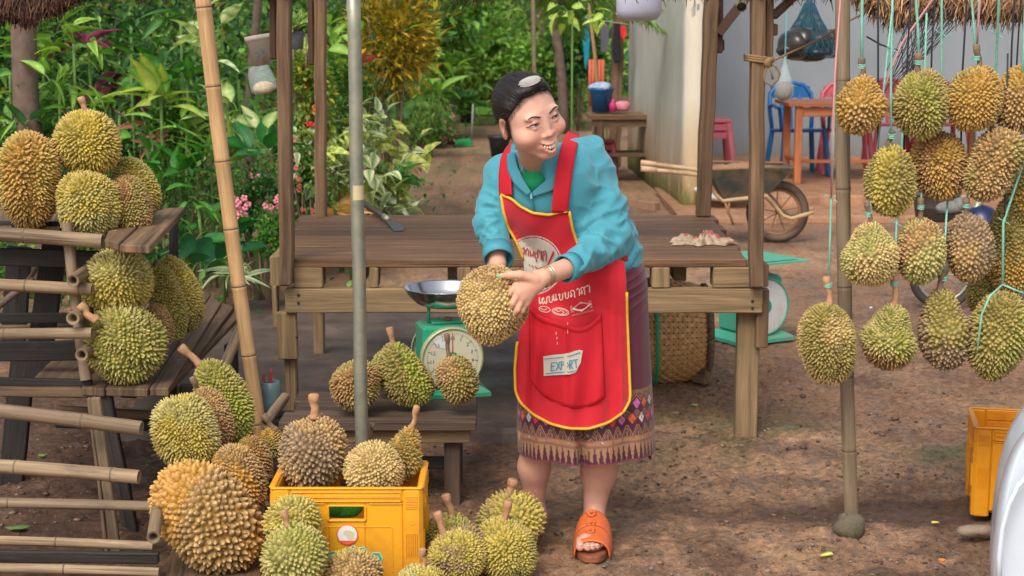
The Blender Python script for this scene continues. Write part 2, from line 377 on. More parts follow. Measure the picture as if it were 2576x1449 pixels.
# ---------------------------------------------------------------- house walls
def wallmat(name, base, streak, low, lowh, moss=None):
    m, n, b, o = newmat(name); g = N(n, 'ShaderNodeNewGeometry'); sx = n.nodes.new('ShaderNodeSeparateXYZ'); n.links.new(g.outputs['Position'], sx.inputs[0])
    pos = g.outputs['Position']
    c = ramp(n, noise(n, pos, 1.6, 6, .6), [(.3, lin(base) * .86), (.7, lin(base) * 1.08)])
    st = ramp(n, noise(n, mapping(n, pos, (13, 13, .8)), 1.0, 7, .7), [(.42, (0, 0, 0)), (.72, (.6, .6, .6))])
    c = mix(n, st, c, lin(streak))
    z = sx.outputs[2]
    mp = n.nodes.new('ShaderNodeMapRange'); mp.inputs[1].default_value = lowh; mp.inputs[2].default_value = 0.0; n.links.new(z, mp.inputs[0])
    nn = noise(n, mapping(n, pos, (5, 5, 1.4)), 1.0, 6, .7)
    mm = n.nodes.new('ShaderNodeMath'); mm.operation = 'MULTIPLY'; n.links.new(mp.outputs[0], mm.inputs[0]); n.links.new(nn, mm.inputs[1])
    c = mix(n, ramp(n, mm.outputs[0], [(.08, (0, 0, 0)), (.42, (1, 1, 1))]), c, lin(low))
    if moss is not None:
        mp2 = n.nodes.new('ShaderNodeMapRange'); mp2.inputs[1].default_value = 0.62; mp2.inputs[2].default_value = 0.05; n.links.new(z, mp2.inputs[0])
        m3 = n.nodes.new('ShaderNodeMath'); m3.operation = 'MULTIPLY'; n.links.new(mp2.outputs[0], m3.inputs[0]); n.links.new(noise(n, mapping(n, pos, (7, 7, 2)), 1.0, 7, .75), m3.inputs[1])
        c = mix(n, ramp(n, m3.outputs[0], [(.28, (0, 0, 0)), (.44, (.95, .95, .95))]), c, lin(moss))
    n.links.new(c, b.inputs['Base Color']); b.inputs['Roughness'].default_value = .85; bump(n, b, noise(n, pos, 40, 6, .6), .25, .01); return m
M['wall_side'] = wallmat('wall_side', (186, 186, 174), (156, 160, 152), (172, 136, 96), 1.0, (98, 100, 44))  # side face greyer than the end: its shade is in the base colour
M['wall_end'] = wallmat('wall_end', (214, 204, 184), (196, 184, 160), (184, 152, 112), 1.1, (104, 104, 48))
M['wall_back'] = wallmat('wall_back', (136, 143, 148), (139, 146, 150), (124, 118, 112), .5)
pc = G(1716, 533); pr = np.array([pc[0] + 0.172, pc[1], 0]); pl = A(1578, 430, 17.2)
t = thing('house_wall', (pc[0], pc[1], 0), 'tall pale plastered wall end with mossy streaked base beside the path', 'wall')
dx, dy = pl[0] - pc[0], 17.2 - pc[1]
def quadprism(p, z0, z1):  # p: 4 xy corners
    V = [(x, y, z0) for x, y in p] + [(x, y, z1) for x, y in p]
    return V, [(3, 2, 1, 0), (4, 5, 6, 7)] + [(i, (i+1) % 4, 4 + (i+1) % 4, 4 + i) for i in range(4)]
def gridwall(name, a, b_, z0, z1, thick, mat, par, wob=0.004, seed=0):
    rs = np.random.RandomState(seed); a = np.array(a); b_ = np.array(b_); L = np.linalg.norm(b_ - a); nx_ = max(2, int(L / .15)); nz = int((z1 - z0) / .15)
    d = (b_ - a) / L; nr = np.array([d[1], -d[0]]); V = []
    for i in range(nx_ + 1):
        for k in range(nz + 1):
            p = a + d * L * i / nx_ + nr * rs.normal() * wob * (0 < i < nx_); V.append((p[0], p[1], z0 + (z1 - z0) * k / nz))
    Fc = [(i*(nz+1)+k, (i+1)*(nz+1)+k, (i+1)*(nz+1)+k+1, i*(nz+1)+k+1) for i in range(nx_) for k in range(nz)]
    ob = mesh_obj(name, V, Fc, mat, par, smooth=True)
    s = ob.modifiers.new('thickness', 'SOLIDIFY'); s.thickness = thick; s.offset = -1; return ob
gridwall('side_face', (pl[0], 17.2), (pc[0], pc[1]), -.05, 3.2, 0.08, M['wall_side'], t, seed=3)
gridwall('end_face', (pc[0] + .002, pc[1] - .003), (pr[0], pr[1] - .003), -.05, 3.2, 0.06, M['wall_end'], t, seed=4)
gridwall('inner_face', (pr[0] - .002, pr[1] + .0), (pr[0] + .25, 17.0), -.05, 3.2, 0.08, M['wall_back'], t, seed=5)
t2 = thing('back_wall', (4.5, 16.9, 0.1), 'plain blue grey plastered wall behind the veranda furniture', 'wall')
gridwall('plaster_face', (pr[0] + .1, 16.95), (9.0, 16.95), 0.0, 3.2, .12, M['wall_back'], t2, seed=6)
# ---------------------------------------------------------------- stall table (platform) with posts
def dotnails(mb, pts, r=0.006):
    for p in pts: mb.lathe(p, [(r, 0), (r, .003), (r * .6, .005)], 8, axis=(0, -1, 0))
M['nail'] = plain('nail', (58, 54, 52), .6, metal=.4)
YF = 5.81
tb = thing('stall_platform', (0.05, 6.5, 0), 'large low brown timber platform table with four tall posts behind the woman', 'table')
zt = A(1200, 652, YF)[2]; zb = zt - 0.032
ybk = G(1200, 541, zt)[1]
xl, xr = A(722, 660, YF)[0], A(1882, 660, YF)[0]
xlb, xrb = G(757, 541, zt)[0], G(1790, 541, zt)[0]
# planks run sideways
cuts = np.linspace(0, 1, 9)
rr_ = random.Random(4)
edge = [YF + (ybk - YF) * c_ for c_ in cuts]
for k in range(8):
    ya, yb_ = edge[k] + 0.002, edge[k+1] - 0.002; f_ = (cuts[k] + cuts[k+1]) / 2
    mb = MB(); mb.beam((xl + (xlb - xl) * f_ - rr_.uniform(0, .01), (ya + yb_) / 2, (zt + zb) / 2 + rr_.uniform(-.001, .001)), (xr + (xrb - xr) * f_ + rr_.uniform(-.02, .02), (ya + yb_) / 2, (zt + zb) / 2), yb_ - ya, zt - zb, bev=.004)
    mb.build('plank', M['table_wood'], tb)
def bx(name, px0, py0, px1, py1, Y, th, mat, par, bev=.004, dz=0):
    """upright board whose front face spans the two measured corners at depth Y, th thick backwards"""
    a = A(px0, py0, Y); c_ = A(px1, py1, Y); mb = MB()
    w_, h_ = abs(c_[0] - a[0]), abs(a[2] - c_[2]); cx, cz = (a[0] + c_[0]) / 2, (a[2] + c_[2]) / 2
    if h_ > w_: mb.beam((cx, Y + th/2, cz - h_/2), (cx, Y + th/2, cz + h_/2), w_, th, up=(0, 1, 0), bev=bev, wob=.0008)
    else: mb.beam((cx - w_/2, Y + th/2, cz), (cx + w_/2, Y + th/2, cz), th, h_, bev=bev, wob=.0008)
    return mb.build(name, mat, par)
# front beam, spacer blocks, back beam
bx('front_beam', 716, 727, 1918, 788, YF - .012, .05, M['beam_wood'], tb)
for (a_, b_) in ((737, 812), (843, 846), (928, 952), (1150, 1186), (1282, 1310), (1640, 1685), (1795, 1888)):
    if b_ - a_ > 6:
        bx('spacer_block', a_, 673, b_, 725, YF + .0, .10, M['beam_wood'], tb)
for f_ in (0.15, .36, .62, .86):   # joists running back under the planks
    mb = MB(); x = xl + (xr - xl) * f_; mb.beam((x, YF + .12, zb - .035), (x, ybk - .03, zb - .035), .05, .066); mb.build('joist', M['beam_wood'], tb)
mb = MB(); mb.beam((xl + .1, ybk - .06, zb - .10), (xr - .12, ybk - .06, zb - .10), .05, .07); mb.build('back_beam', M['beam_wood'], tb)
mb = MB(); dotnails(mb, [A(x, y, YF - .012) for x, y in ((875*0+ 751, 742), (751, 762), (1893, 757), (1893, 775), (747, 848))]); mb.build('nail', M['nail'], tb)
# legs (front ones are built up of pieces)
bx('leg', 712, 780, 748, 1062, YF + .045, .055, M['beam_wood'], tb)
bx('leg_cleat', 696, 786, 748, 905, YF + .006, .036, M['beam_wood'], tb)
bx('leg_cleat', 684, 720, 700, 826, YF + .03, .05, M['beam_wood'], tb)
bx('leg', 1857, 786, 1905, 1104, YF + .045, .06, M['beam_wood'], tb)
bx('leg_cleat', 1905, 728, 1932, 876, YF + .01, .05, M['post_wood'], tb)
bx('leg', 788, 770, 816, 905, 7.15, .06, M['beam_wood'], tb)
bx('leg', 1745, 770, 1775, 880, 7.2, .06, M['beam_wood'], tb)
bx('corner_block', 678, 645, 706, 722, YF + .06, .25, M['beam_wood'], tb)
bx('corner_block', 1905, 665, 1934, 722, YF + .03, .2, M['post_wood'], tb)
def post(x0, y0, x1, y1, Y, wpx, th, top, par, name='post', mat='post_wood'):
    """post from lower measured point to upper measured point, carried on up to z=top"""
    a = A(x0, y0, Y); c_ = A(x1, y1, Y); k = (top - a[2]) / (c_[2] - a[2]); e = a + (c_ - a) * k
    mb = MB(); mb.beam(a, e, wpx / PPM(a), th, up=(0, 1, 0), bev=.005, wob=.0015); return mb.build(name, M[mat], par)
post(721, 716, 715, 0, YF - .02, 33, .07, 2.35, tb); post(1901, 720, 1905, 0, YF - .02, 33, .075, 2.35, tb)
post(808, 548, 806, 0, ybk - .04, 27, .07, 2.30, tb); post(1768, 543, 1790, 0, ybk - .04, 34, .08, 2.30, tb)
post(689, 150, 688, 0, YF + .02, 17, .05, 2.3, tb, 'batten', 'roof_wood'); post(783, 164, 782, 0, ybk - .02, 14, .05, 2.3, tb, 'batten', 'roof_wood')
post(1806, 134, 1808, 0, ybk - .02, 22, .05, 2.3, tb, 'batten', 'roof_wood'); post(1932, 160, 1934, 0, YF + .02, 20, .05, 2.3, tb, 'batten', 'post_wood')
for (x0, y0, x1, y1, Y, hp) in ((1806, 85, 1880, -10, ybk - .05, 22), (1944, 42, 2010, -20, YF + .02, 20)):
    a = A(x0, y0, Y); c_ = A(x1, y1, Y); c_ = a + (c_ - a) * 3; mb = MB(); mb.beam(a, c_, .05, hp / PPM(a)); mb.build('brace', M['roof_wood'], tb)
bx('peg', 1808, 100, 1822, 128, ybk - .02, .06, M['roof_wood'], tb); bx('peg', 1940, 60, 1956, 90, YF + .02, .06, M['post_wood'], tb)
# rope tied round the right front post, running up to the right
rp = MB(); M['rope'] = plain('rope', (136, 108, 74), .9, var=.3, scale=300)
for k, yy in enumerate((143, 148, 154)):
    pa = A(1884, yy - 4, YF); pb = A(1921, yy + 3, YF); r0 = .0055
    rp.tube([pa + (-.012, .02, 0), pa + (-.008, -.05, 0), (pa + pb)/2 + (0, -.068, 0), pb + (.012, -.05, .0), pb + (.016, .03, 0), (pa+pb)/2 + (0, .06, 0), pa + (-.012, .02, 0)], r0, 6)
k0 = A(1935, 158, YF - .06); rp.blob(k0, .018, 5, .3, 2)
rp.tube([k0, A(1958, 146, YF - .03), A(2060, 100, YF + .2), A(2130, 55, YF + .35), A(2230, 5, YF + .6), A(2300, -40, YF + .8)], .004, 6)
rp.tube([k0] + [A(x, y, YF - .06) for x, y in ((1928, 172), (1922, 190), (1924, 205), (1940, 215), (1956, 202), (1962, 185), (1952, 168), (1942, 160))], .0045, 6)
rp.tube([k0, A(1940, 180, YF - .07), A(1944, 200, YF - .07)], .004, 6)
tag(rp.build('tie_rope', M['rope'], None, smooth=True), 'brown rope knotted with a hanging loop round the right front post', 'rope')
# ---------------------------------------------------------------- small bench in front
bn = thing('low_bench', (0, 5.1, 0), 'small dark wooden bench holding durians and the weighing scale', 'bench')
bz = 0.29; bfy = G(1195, 1062, bz)[1]; bby = G(1190, 985, bz)[1]
bxl = G(700, 1062, bz)[0]; bxr = G(1198, 1062, bz)[0]
for k in range(3):
    y0 = bfy + (bby - bfy) * k / 3 + .0015; y1 = bfy + (bby - bfy) * (k + 1) / 3 - .0015
    mb = MB(); mb.beam((bxl + (.0, .03, .01)[k], (y0+y1)/2, bz - .015), (bxr - k * .003, (y0+y1)/2, bz - .015 + (0, .001, -.001)[k]), y1 - y0, .03); mb.build('plank', M['bench_wood'], bn)
mb = MB(); mb.beam((bxl + .02, bfy + .05, bz - .055), (bxr - .02, bfy + .05, bz - .055), .03, .048); mb.build('apron_rail', M['beam_wood'], bn)
mb = MB(); mb.beam((bxl + .02, bby - .05, bz - .055), (bxr - .02, bby - .05, bz - .055), .03, .048); mb.build('apron_rail', M['beam_wood'], bn)
for x, y in ((bxl + .06, bfy + .085), (bxr - .08, bfy + .085), (bxl + .06, bby - .09), (bxr - .08, bby - .09)):
    mb = MB(); mb.beam((x, y, -.02), (x, y, bz - .031), .052, .04, up=(0, 1, 0)); mb.build('leg', M['bench_wood'], bn)
mb = MB(); mb.beam((bxl, bfy + .13, .12), (bxr - .06, bfy + .13, .12), .02, .04); mb.build('stretcher', M['black_wood'], bn)
# a rough plank piece left of the bench against the slab
# ---------------------------------------------------------------- bamboo poles
def bamboo(name, path, rpx, mat, par=None, nodes=(), hollow=True, nseg=None):
    """a culm: slightly swollen at its nodes, with a dark ring at each node, and an open hollow end"""
    P = [np.asarray(p, float) for p in path]; L = np.linalg.norm(P[-1] - P[0]); d = (P[-1] - P[0]) / L
    r0 = rpx[0] / PPM(P[0]); r1 = rpx[1] / PPM(P[-1])
    ts = sorted(set([0, 1] + [q for nn in nodes for q in (nn - .012/L, nn - .004/L, nn, nn + .004/L, nn + .012/L)] + list(np.linspace(0, 1, 12))))
    mb = MB(); pts = []; rs_ = []
    bend = np.cross(d, (0, 1, 0)) * 0.006 * L
    for t_ in ts:
        q = P[0] + (P[-1] - P[0]) * t_ + bend * math.sin(PI * t_)
        r = r0 + (r1 - r0) * t_
        dd = min([abs(t_ - nn) * L for nn in nodes] + [9])
        if dd < .002: r *= 0.965
        elif dd < .006: r *= 1.07
        pts.append(q); rs_.append(r)
    mb.tube(pts, rs_, 16, cap=False)
    # hollow ends
    for e, (q, r, s_) in enumerate(((pts[0], rs_[0], 1), (pts[-1], rs_[-1], -1))):
        dd_, sd, t_ = frame_of(d * s_); V = []
        for rad, dep in ((r, 0), (r * .62, 0), (r * .55, .05)):
            for i in range(16):
                a = 2*PI*i/16; V.append(q + (sd*math.cos(a) + t_*math.sin(a)) * rad + d * s_ * dep)
        mb.add(V, [(k*16 + i, k*16 + (i+1) % 16, (k+1)*16 + (i+1) % 16, (k+1)*16 + i) for k in range(2) for i in range(16)] + [tuple(32 + i for i in range(16))])
    o = mb.build(name, mat, par, smooth=True, loc=None if par is not None else P[0])
    kids = []
    for nn in nodes:
        q = P[0] + (P[-1]-P[0]) * nn + bend * math.sin(PI * nn); r = (r0 + (r1-r0)*nn) * 1.035
        rb = MB(); rb.tube([q - d * .0022, q + d * .0022], r, 16, cap=False); kids.append((rb, q))
    for rb, q in kids: 
        if par is None: rb.build('node_ring', M['bamboo_node'], o, smooth=True)
    if par is not None and kids:
        allb = MB()
        for rb, q in kids: allb.add(np.concatenate(rb.V), rb.Fc, np.concatenate(rb.U))
        allb.build('node_rings', M['bamboo_node'], o, smooth=True)['kind'] = 'stuff'
    return o
def t_of(path, pts):  # node fractions from measured rows
    return pts
g0 = A(658, 1090, 5.25); g1 = A(503, -70, 5.25)
def fr(y, ya=1090, yb=-70): return (ya - y) / (ya - yb)
bp = bamboo('bamboo_pole', [A(672, 1200, 5.25), g1], (18, 20), M['bamboo'], nodes=[fr(y, 1200) for y in (1058, 880, 703, 558, 389, 205, 14)])
tag(bp, 'tan bamboo pole leaning left beside the stacked durians', 'pole', 'bamboo poles')
bp2 = bamboo('bamboo_pole', [A(2143, 1330, 4.78), A(2120, -60, 4.78)], (17.5, 19), M['bamboo_grey'], nodes=[fr(y, 1330, -60) for y in (1122, 930, 700, 455, 190)])
tag(bp2, 'upright bamboo pole standing in a stone footing among the hanging durians', 'pole', 'bamboo poles')
# stone footing
M['stone'] = plain('mossy_stone', (108, 98, 80), .9, var=.35, scale=18, bmp=.8, dirt=(66, 72, 44))
mb = MB(); c_ = G(2138, 1343); mb.blob(c_ + (0, .0, .022), (.038, .035, .04), 9, .22, 5); mb.blob(c_ + (-.022, .0, .04), (.018, .02, .03), 6, .3, 6)
tag(mb.build('footing_stone', M['stone'], None, smooth=True, loc=c_), 'mossy stone footing at the foot of the upright bamboo pole', 'stone')
# metal pipe
M['galv'] = plain('galvanised', (150, 152, 136), .42, metal=.55, var=.14, scale=30, dirt=(166, 160, 132))
pb_ = G(915, 1345); pbY = 4.74
mpipe = thing('metal_pipe', A(915, 1340, pbY), 'grey galvanised metal pipe standing behind the yellow crate', 'pipe')
mb = MB(); a = A(915, 1340, pbY); e = A(888, -70, pbY)
mb.tube([a + (e-a)*k/10 + np.array([.0015 * math.sin(k*1.7), 0, 0]) for k in range(11)], 16.6 / PPM(a), 24); mb.build('tube', M['galv'], mpipe, smooth=True)
M['tape'] = plain('old_tape', (196, 180, 140), .7, var=.15)
mb = MB(); t0 = (1340 - 482) / 1410; t1 = (1340 - 446) / 1410; mb.tube([a + (e-a)*t0, a + (e-a)*t1], 17.1 / PPM(a), 24, cap=False); mb.build('tape_patch', M['tape'], mpipe, smooth=True)
# short stick tied to it
mb = MB(); mb.tube([A(930, 1130, 4.80), A(934, 1062, 4.80)], .006, 8); mb.blob(A(937, 1072, 4.79), .008, 5, .4, 3); tag(mb.build('tied_stick', M['twig'], None, smooth=True), 'short stick with a cloth knot beside the foot of the metal pipe', 'stick')
# ---------------------------------------------------------------- tiered durian rack on the left
rk = thing('tiered_rack', (-1.3, 4.8, 0), 'stepped dark wooden rack of planks and weathered bamboo rails on the left', 'rack')
def rail(x0, y0, Y0, x1, y1, Y1, th, mat='bamboo_old', nodes=(.3, .75), ext=0.25):
    a = A(x0, y0, Y0); c_ = A(x1, y1, Y1); d = (a - c_) / np.linalg.norm(a - c_); a2 = a + d * ext
    return bamboo('rail', [a2, c_], (th / 2, th / 2), M[mat], rk, nodes=nodes)
rail(0, 592, 4.80, 258, 607, 4.80, 37, nodes=(.58,)); rail(0, 719, 4.78, 232, 729, 4.78, 31, nodes=(.62, .93)); rail(0, 844, 4.74, 232, 838, 4.74, 29, nodes=(.5,))
rail(0, 1037, 4.50, 356, 1078, 4.46, 38, nodes=(.74,)); rail(0, 1176, 4.44, 350, 1200, 4.40, 36, nodes=(.45, .88)); rail(0, 1268, 4.36, 388, 1274, 4.40, 26, nodes=(.4,))
rail(0, 1363, 4.28, 385, 1374, 4.30, 24, nodes=(.6,)); rail(0, 1432, 4.20, 400, 1440, 4.22, 24, nodes=(.62,)); 
a = A(-60, 1396, 4.24); c_ = A(400, 1404, 4.26); mb = MB(); mb.beam(a, c_, .02, 30 / PPM(a), wob=.001); mb.build('slat', M['black_wood'], rk)
# bamboo stub ends that poke towards the camera
for (x, y, bx_, by_, r, Y0, dY) in ((183, 706, 262, 650, 16, 4.70, .4), (183, 801, 262, 755, 17, 4.70, .4), (205, 893, 275, 850, 16, 4.68, .4), (386, 1352, 402, 1240, 17, 4.10, .35)):
    bamboo('cross_bar', [A(x, y, Y0), A(bx_, by_, Y0 + dY)], (r, r * .9), M['bamboo_old'], rk, nodes=(.5,))
bamboo('upright', [A(217, 955, 4.80), A(168, 560, 4.84)], (15, 14), M['bamboo_old'], rk, nodes=(.45,))
for (x0, y0, x1, y1, wd, Y0, mt) in ((302, 1470, 240, 1000, 25, 4.52, 'bamboo_old'), (280, 1470, 225, 1000, 8, 4.53, 'bamboo_old')):
    a = A(x0, y0, Y0); c_ = A(x1, y1, Y0 + .05); mb = MB(); mb.beam(a, c_, wd / PPM(a), .02, up=(0, 1, 0), wob=.001); mb.build('split_upright', M[mt], rk)
for (x0, y0, x1, y1, wd, Y0) in ((350, 1440, 262, 990, 36, 4.75), (90, 960, 140, 600, 62, 5.25), (20, 1300, 60, 900, 60, 5.25), (30, 900, 50, 620, 60, 5.6), (428, 1470, 428, 1000, 32, 4.82), (325, 1000, 335, 640, 40, 5.6), (435, 1000, 437, 540, 20, 5.62)):
    a = A(x0, y0, Y0); c_ = A(x1, y1, Y0 + .05); mb = MB(); mb.beam(a, c_, wd / PPM(a), .03, up=(0, 1, 0), wob=.001); mb.build('leg', M['black_wood'], rk)
# cross boards behind (dark)
for (x0, y0, x1, y1, h_, Y0, mt) in ((-60, 570, 290, 572, 28, 5.0, 'black_wood'), (-60, 645, 300, 655, 44, 5.1, 'black_wood'), (-60, 800, 230, 800, 26, 5.2, 'black_wood'), (-60, 828, 230, 822, 16, 5.4, 'shelf_wood'),
                             (-60, 885, 240, 880, 50, 5.0, 'black_wood'), (-60, 960, 232, 968, 26, 4.82, 'black_wood'), (-60, 983, 232, 988, 24, 4.80, 'shelf_wood'), (60, 925, 260, 925, 24, 5.5, 'shelf_wood'), (140, 1035, 480, 1055, 30, 5.2, 'shelf_wood'), (140, 1062, 500, 1075, 26, 5.15, 'black_wood')):
    a = A(x0, y0, Y0); c_ = A(x1, y1, Y0); mb = MB(); mb.beam(a, c_, .022, h_ / PPM(a), wob=.0008); mb.build('cross_board', M[mt], rk)
# diagonal sticks
for (x0, y0, x1, y1, r, Y0) in ((-30, 790, 85, 705, 9, 5.05), (60, 720, 110, 650, 6, 5.5), (30, 1020, 60, 930, 8, 5.6)):
    mb = MB(); a = A(x0, y0, Y0); mb.tube([a, (a + A(x1, y1, Y0)) / 2 + (0.004, 0, 0.006), A(x1, y1, Y0)], r / PPM(a), 8); mb.build('stick', M['bark'], rk, smooth=True)
def shelf(quad, z, th, nm, mat='shelf_wood', gap=.003):
    """plank lying at height z between four measured corners (front-left, front-right, back-right, back-left)"""
    q = [G(x, y, z) for x, y in quad]; V = [p + (0, 0, random.uniform(-.002, .002)) for p in q]; V += [p - (0, 0, th) for p in V[:4]]
    Lx = np.linalg.norm(q[3] - q[0]); Wx = np.linalg.norm(q[1] - q[0]); ou, ov = random.random() * 30, random.random() * 30
    U = [(ou, ov), (ou, ov + Wx), (ou + Lx, ov + Wx), (ou + Lx, ov)] * 2
    o = mesh_obj(nm, V, [(0, 1, 2, 3), (7, 6, 5, 4), (0, 4, 5, 1), (1, 5, 6, 2), (2, 6, 7, 3), (3, 7, 4, 0)], M[mat], rk, uv=U)
    bv = o.modifiers.new('bevel', 'BEVEL'); bv.width = .003; bv.segments = 1; return o
# mid tier: planks fan away to the right
ZM = A(300, 975, 4.78)[2]

shelf([(204, 974), (262, 978), (460, 700), (420, 700)], ZM, .026, 'plank'); shelf([(264, 976), (372, 978), (530, 740), (464, 700)], ZM, .026, 'plank')
shelf([(376, 976), (424, 978), (556, 762), (532, 742)], ZM, .026, 'plank'); shelf([(426, 970), (470, 930), (588, 772), (560, 762)], ZM - .012, .024, 'plank')
shelf([(60, 974), (202, 974), (418, 700), (330, 700)], ZM - .004, .026, 'plank')
shelf([(474, 925), (520, 880), (598, 800), (592, 776)], ZM - .03, .02, 'plank')
# top tier
ZT = A(300, 560, 5.0)[2]
for q in ([(-90, 568), (30, 570), (60, 515), (-60, 515)], [(34, 570), (150, 571), (175, 515), (64, 515)], [(154, 571), (262, 574), (290, 518), (180, 516)], [(300, 615), (375, 618), (466, 520), (400, 524)], [(264, 600), (298, 612), (398, 524), (294, 520)]):
    shelf(q, ZT - .01, .024, 'plank')
mb = MB(); mb.beam(A(388, 585, 5.35), A(388, 512, 5.5), .05, .05); mb.build('cross_board', M['black_wood'], rk)
# bottom tier
ZB = A(540, 1440, 4.3)[2]
shelf([(412, 1470), (655, 1470), (668, 1270), (455, 1270)], ZB, .03, 'plank'); shelf([(455, 1268), (668, 1268), (675, 1180), (470, 1180)], ZB + .003, .03, 'plank')
mb = MB(); mb.beam(A(410, 1480, 4.2), A(655, 1480, 4.2), .03, .06); mb.build('cross_board', M['black_wood'], rk)
for x in (430, 640):
    a = A(x, 1460, 4.3); mb = MB(); mb.beam((a[0], a[1], -.02), (a[0], a[1], ZB - .03), .04, .04, up=(0, 1, 0)); mb.build('leg', M['black_wood'], rk)
for (x, Yk, zz) in ((470, 4.95, ZM - .03), (585, 5.6, ZM - .03), (470, 4.6, ZM - .03)):
    a = A(x, 1000, Yk); mb = MB(); mb.beam((a[0], Yk, -.02), (a[0], Yk, zz), .045, .035, up=(0, 1, 0)); mb.build('leg', M['black_wood'], rk)
bamboo('cross_bar', [A(668, 1065, 5.0), A(716, 1000, 5.35)], (14, 13), M['bamboo_old'], rk, nodes=(.5,))
bamboo('cross_bar', [A(560, 930, 5.1), A(605, 830, 5.6)], (14, 13), M['bamboo_old'], rk, nodes=(.5,))
# ================================================================== DURIANS
PAL = {  # valley, flank, tip
 'green':  ((138, 138, 54), (166, 158, 84), (184, 152, 104)),
 'lime':   ((138, 148, 46), (168, 166, 74), (188, 164, 108)),
 'yellow': ((180, 158, 50), (194, 174, 84), (194, 160, 108)),
 'yelgreen': ((166, 150, 52), (186, 168, 86), (194, 158, 110)),
 'paleg':  ((152, 148, 76), (184, 172, 108), (198, 168, 118)),
 'tan':    ((146, 114, 64), (184, 150, 100), (196, 160, 116)),
 'brown':  ((140, 102, 54), (174, 136, 86), (186, 148, 104)),
 'grey':   ((122, 100, 70), (156, 130, 98), (172, 144, 112)),
 'cream':  ((168, 142, 80), (204, 176, 118), (208, 172, 122)),
 'orange': ((190, 138, 48), (202, 158, 90), (190, 148, 104)),
 'gold':   ((172, 132, 50), (188, 152, 84), (190, 150, 104)),
 'olive':  ((130, 120, 52), (162, 144, 80), (178, 146, 104)),
}
def durian(name, cx, cy, wpx, hpx, tilt, Y, pal, pal2=None, n=620, slen=.085, seed=0, shape='egg', lobes=4, groove=.06, gphi=None, stem=None, stem_w=17, label='', group='', spin=0, bottom=None, stmat='stem', curve=.15, sfwd=0.0):
    """a husk grown from a lobed body covered with real spikes; the stem is its own part"""
    rs = np.random.RandomState(seed * 13 + 5)
    c = A(cx, cy, Y); s = 1 / PPM(c); a = wpx * s / 2; cc = hpx * s / 2; bdy = a * rs.uniform(.9, 1.0)
    R_ = (a * cc) ** .5; L = slen * R_ * 1.24; n = int(n * 1.36); wpx = wpx * (1 if abs(tilt) > 30 else .975); a = wpx * s / 2; cc = hpx * 1.01 * s / 2
    a -= L * .40; cc -= L * .36; bdy -= L * .40
    # direction basis: local z along the fruit axis
    tl = math.radians(tilt); ez = np.array([math.sin(tl), 0, math.cos(tl)]); ex = np.array([math.cos(tl), 0, -math.sin(tl)]); ey = np.array([0, -1.0, 0])
    Bm = np.stack([ex, ey, ez], 1)
    ph0 = rs.uniform(0, 6.28) if gphi is None else math.radians(gphi)
    kk = rs.normal(size=(5, 3)) * 1.5; kp = rs.uniform(0, 6.28, 5)
    def surf(D):
        th = np.arccos(np.clip(D[:, 2], -1, 1)); phi = np.arctan2(D[:, 1], D[:, 0]); z = D[:, 2]; st = np.sqrt(np.clip(1 - z*z, 0, 1))
        prof = np.ones_like(z)
        if shape == 'pear': prof = 1 - .27 * np.clip(z, 0, 1) ** 1.0 * (1 - np.clip(z, 0, 1)) * 2.4 - .10 * np.clip(z - .2, 0, 1)
        elif shape == 'egg': prof = 1 - .07 * z
        elif shape == 'top': prof = 1 - .42 * np.clip(z + .25, 0, 1) * (1 - np.clip(z, 0, 1) ** 2) - .05 * np.clip(z, 0, 1) + .05 * np.clip(-z, 0, 1)
        elif shape == 'block': prof = 1 + .10 * (st ** 2 * (np.abs(z) * 1.4))
        g = 0
        for k in range(lobes):
            d = (phi - ph0 - 2*PI*k/lobes + PI) % (2*PI) - PI
            g = g + np.exp(-(d / .20) ** 2) * (1 if k == 0 or gphi is None else .6)
        r = prof * (1 - 1.5 * groove * g * st ** .7 + .036 * np.sin(D @ kk.T + kp).sum(1) / 1.3 + .012 * np.sin(D @ (kk.T * 2.3) + kp).sum(1))
        P = D * np.array([a, bdy, cc]) * r[:, None]
        P[:, 0] += (curve if shape == 'bean' else 0) * a * (z ** 2) * 2.0
        return P, g
    # body
    nt_, np_ = 20, 28; TH = np.linspace(0, PI, nt_ + 1); PH = np.linspace(0, 2*PI, np_, endpoint=False)
    T2, P2 = np.meshgrid(TH, PH, indexing='ij'); D = np.stack([np.sin(T2)*np.cos(P2), np.sin(T2)*np.sin(P2), np.cos(T2)], -1).reshape(-1, 3)
    V0, g0_ = surf(D); V0 = V0 * .985
    F0 = [(j*np_ + i, (j+1)*np_ + i, (j+1)*np_ + (i+1) % np_, j*np_ + (i+1) % np_) for j in range(nt_) for i in range(np_)]
    # spikes
    i_ = np.arange(n) + .5; z = 1 - 2 * i_ / n; ph = PI * (1 + 5 ** .5) * i_ + spin
    D = np.stack([np.sqrt(1 - z*z) * np.cos(ph), np.sqrt(1 - z*z) * np.sin(ph), z], 1)
    sp = (4 * PI / n) ** .5
    D = D + rs.normal(0, sp * .17, D.shape); D /= np.linalg.norm(D, axis=1, keepdims=True)
    Pp, gg = surf(D); e = 1e-3
    t1 = np.cross(D, [0.3, .2, .93]); t1 /= np.linalg.norm(t1, axis=1, keepdims=True); t2_ = np.cross(D, t1)
    def nz(D): return D / np.linalg.norm(D, axis=1, keepdims=True)
    Pa, _ = surf(nz(D + t1 * e)); Pb, _ = surf(nz(D + t2_ * e)); va, vb_ = (Pa - Pp) / e, (Pb - Pp) / e
    Nn = nz(np.cross(va, vb_)); sgn = np.sign((Nn * Pp).sum(1, keepdims=True)); Nn *= sgn
    area = np.linalg.norm(np.cross(va, vb_), axis=1) * (4*PI/n); rad = np.sqrt(area) * .74
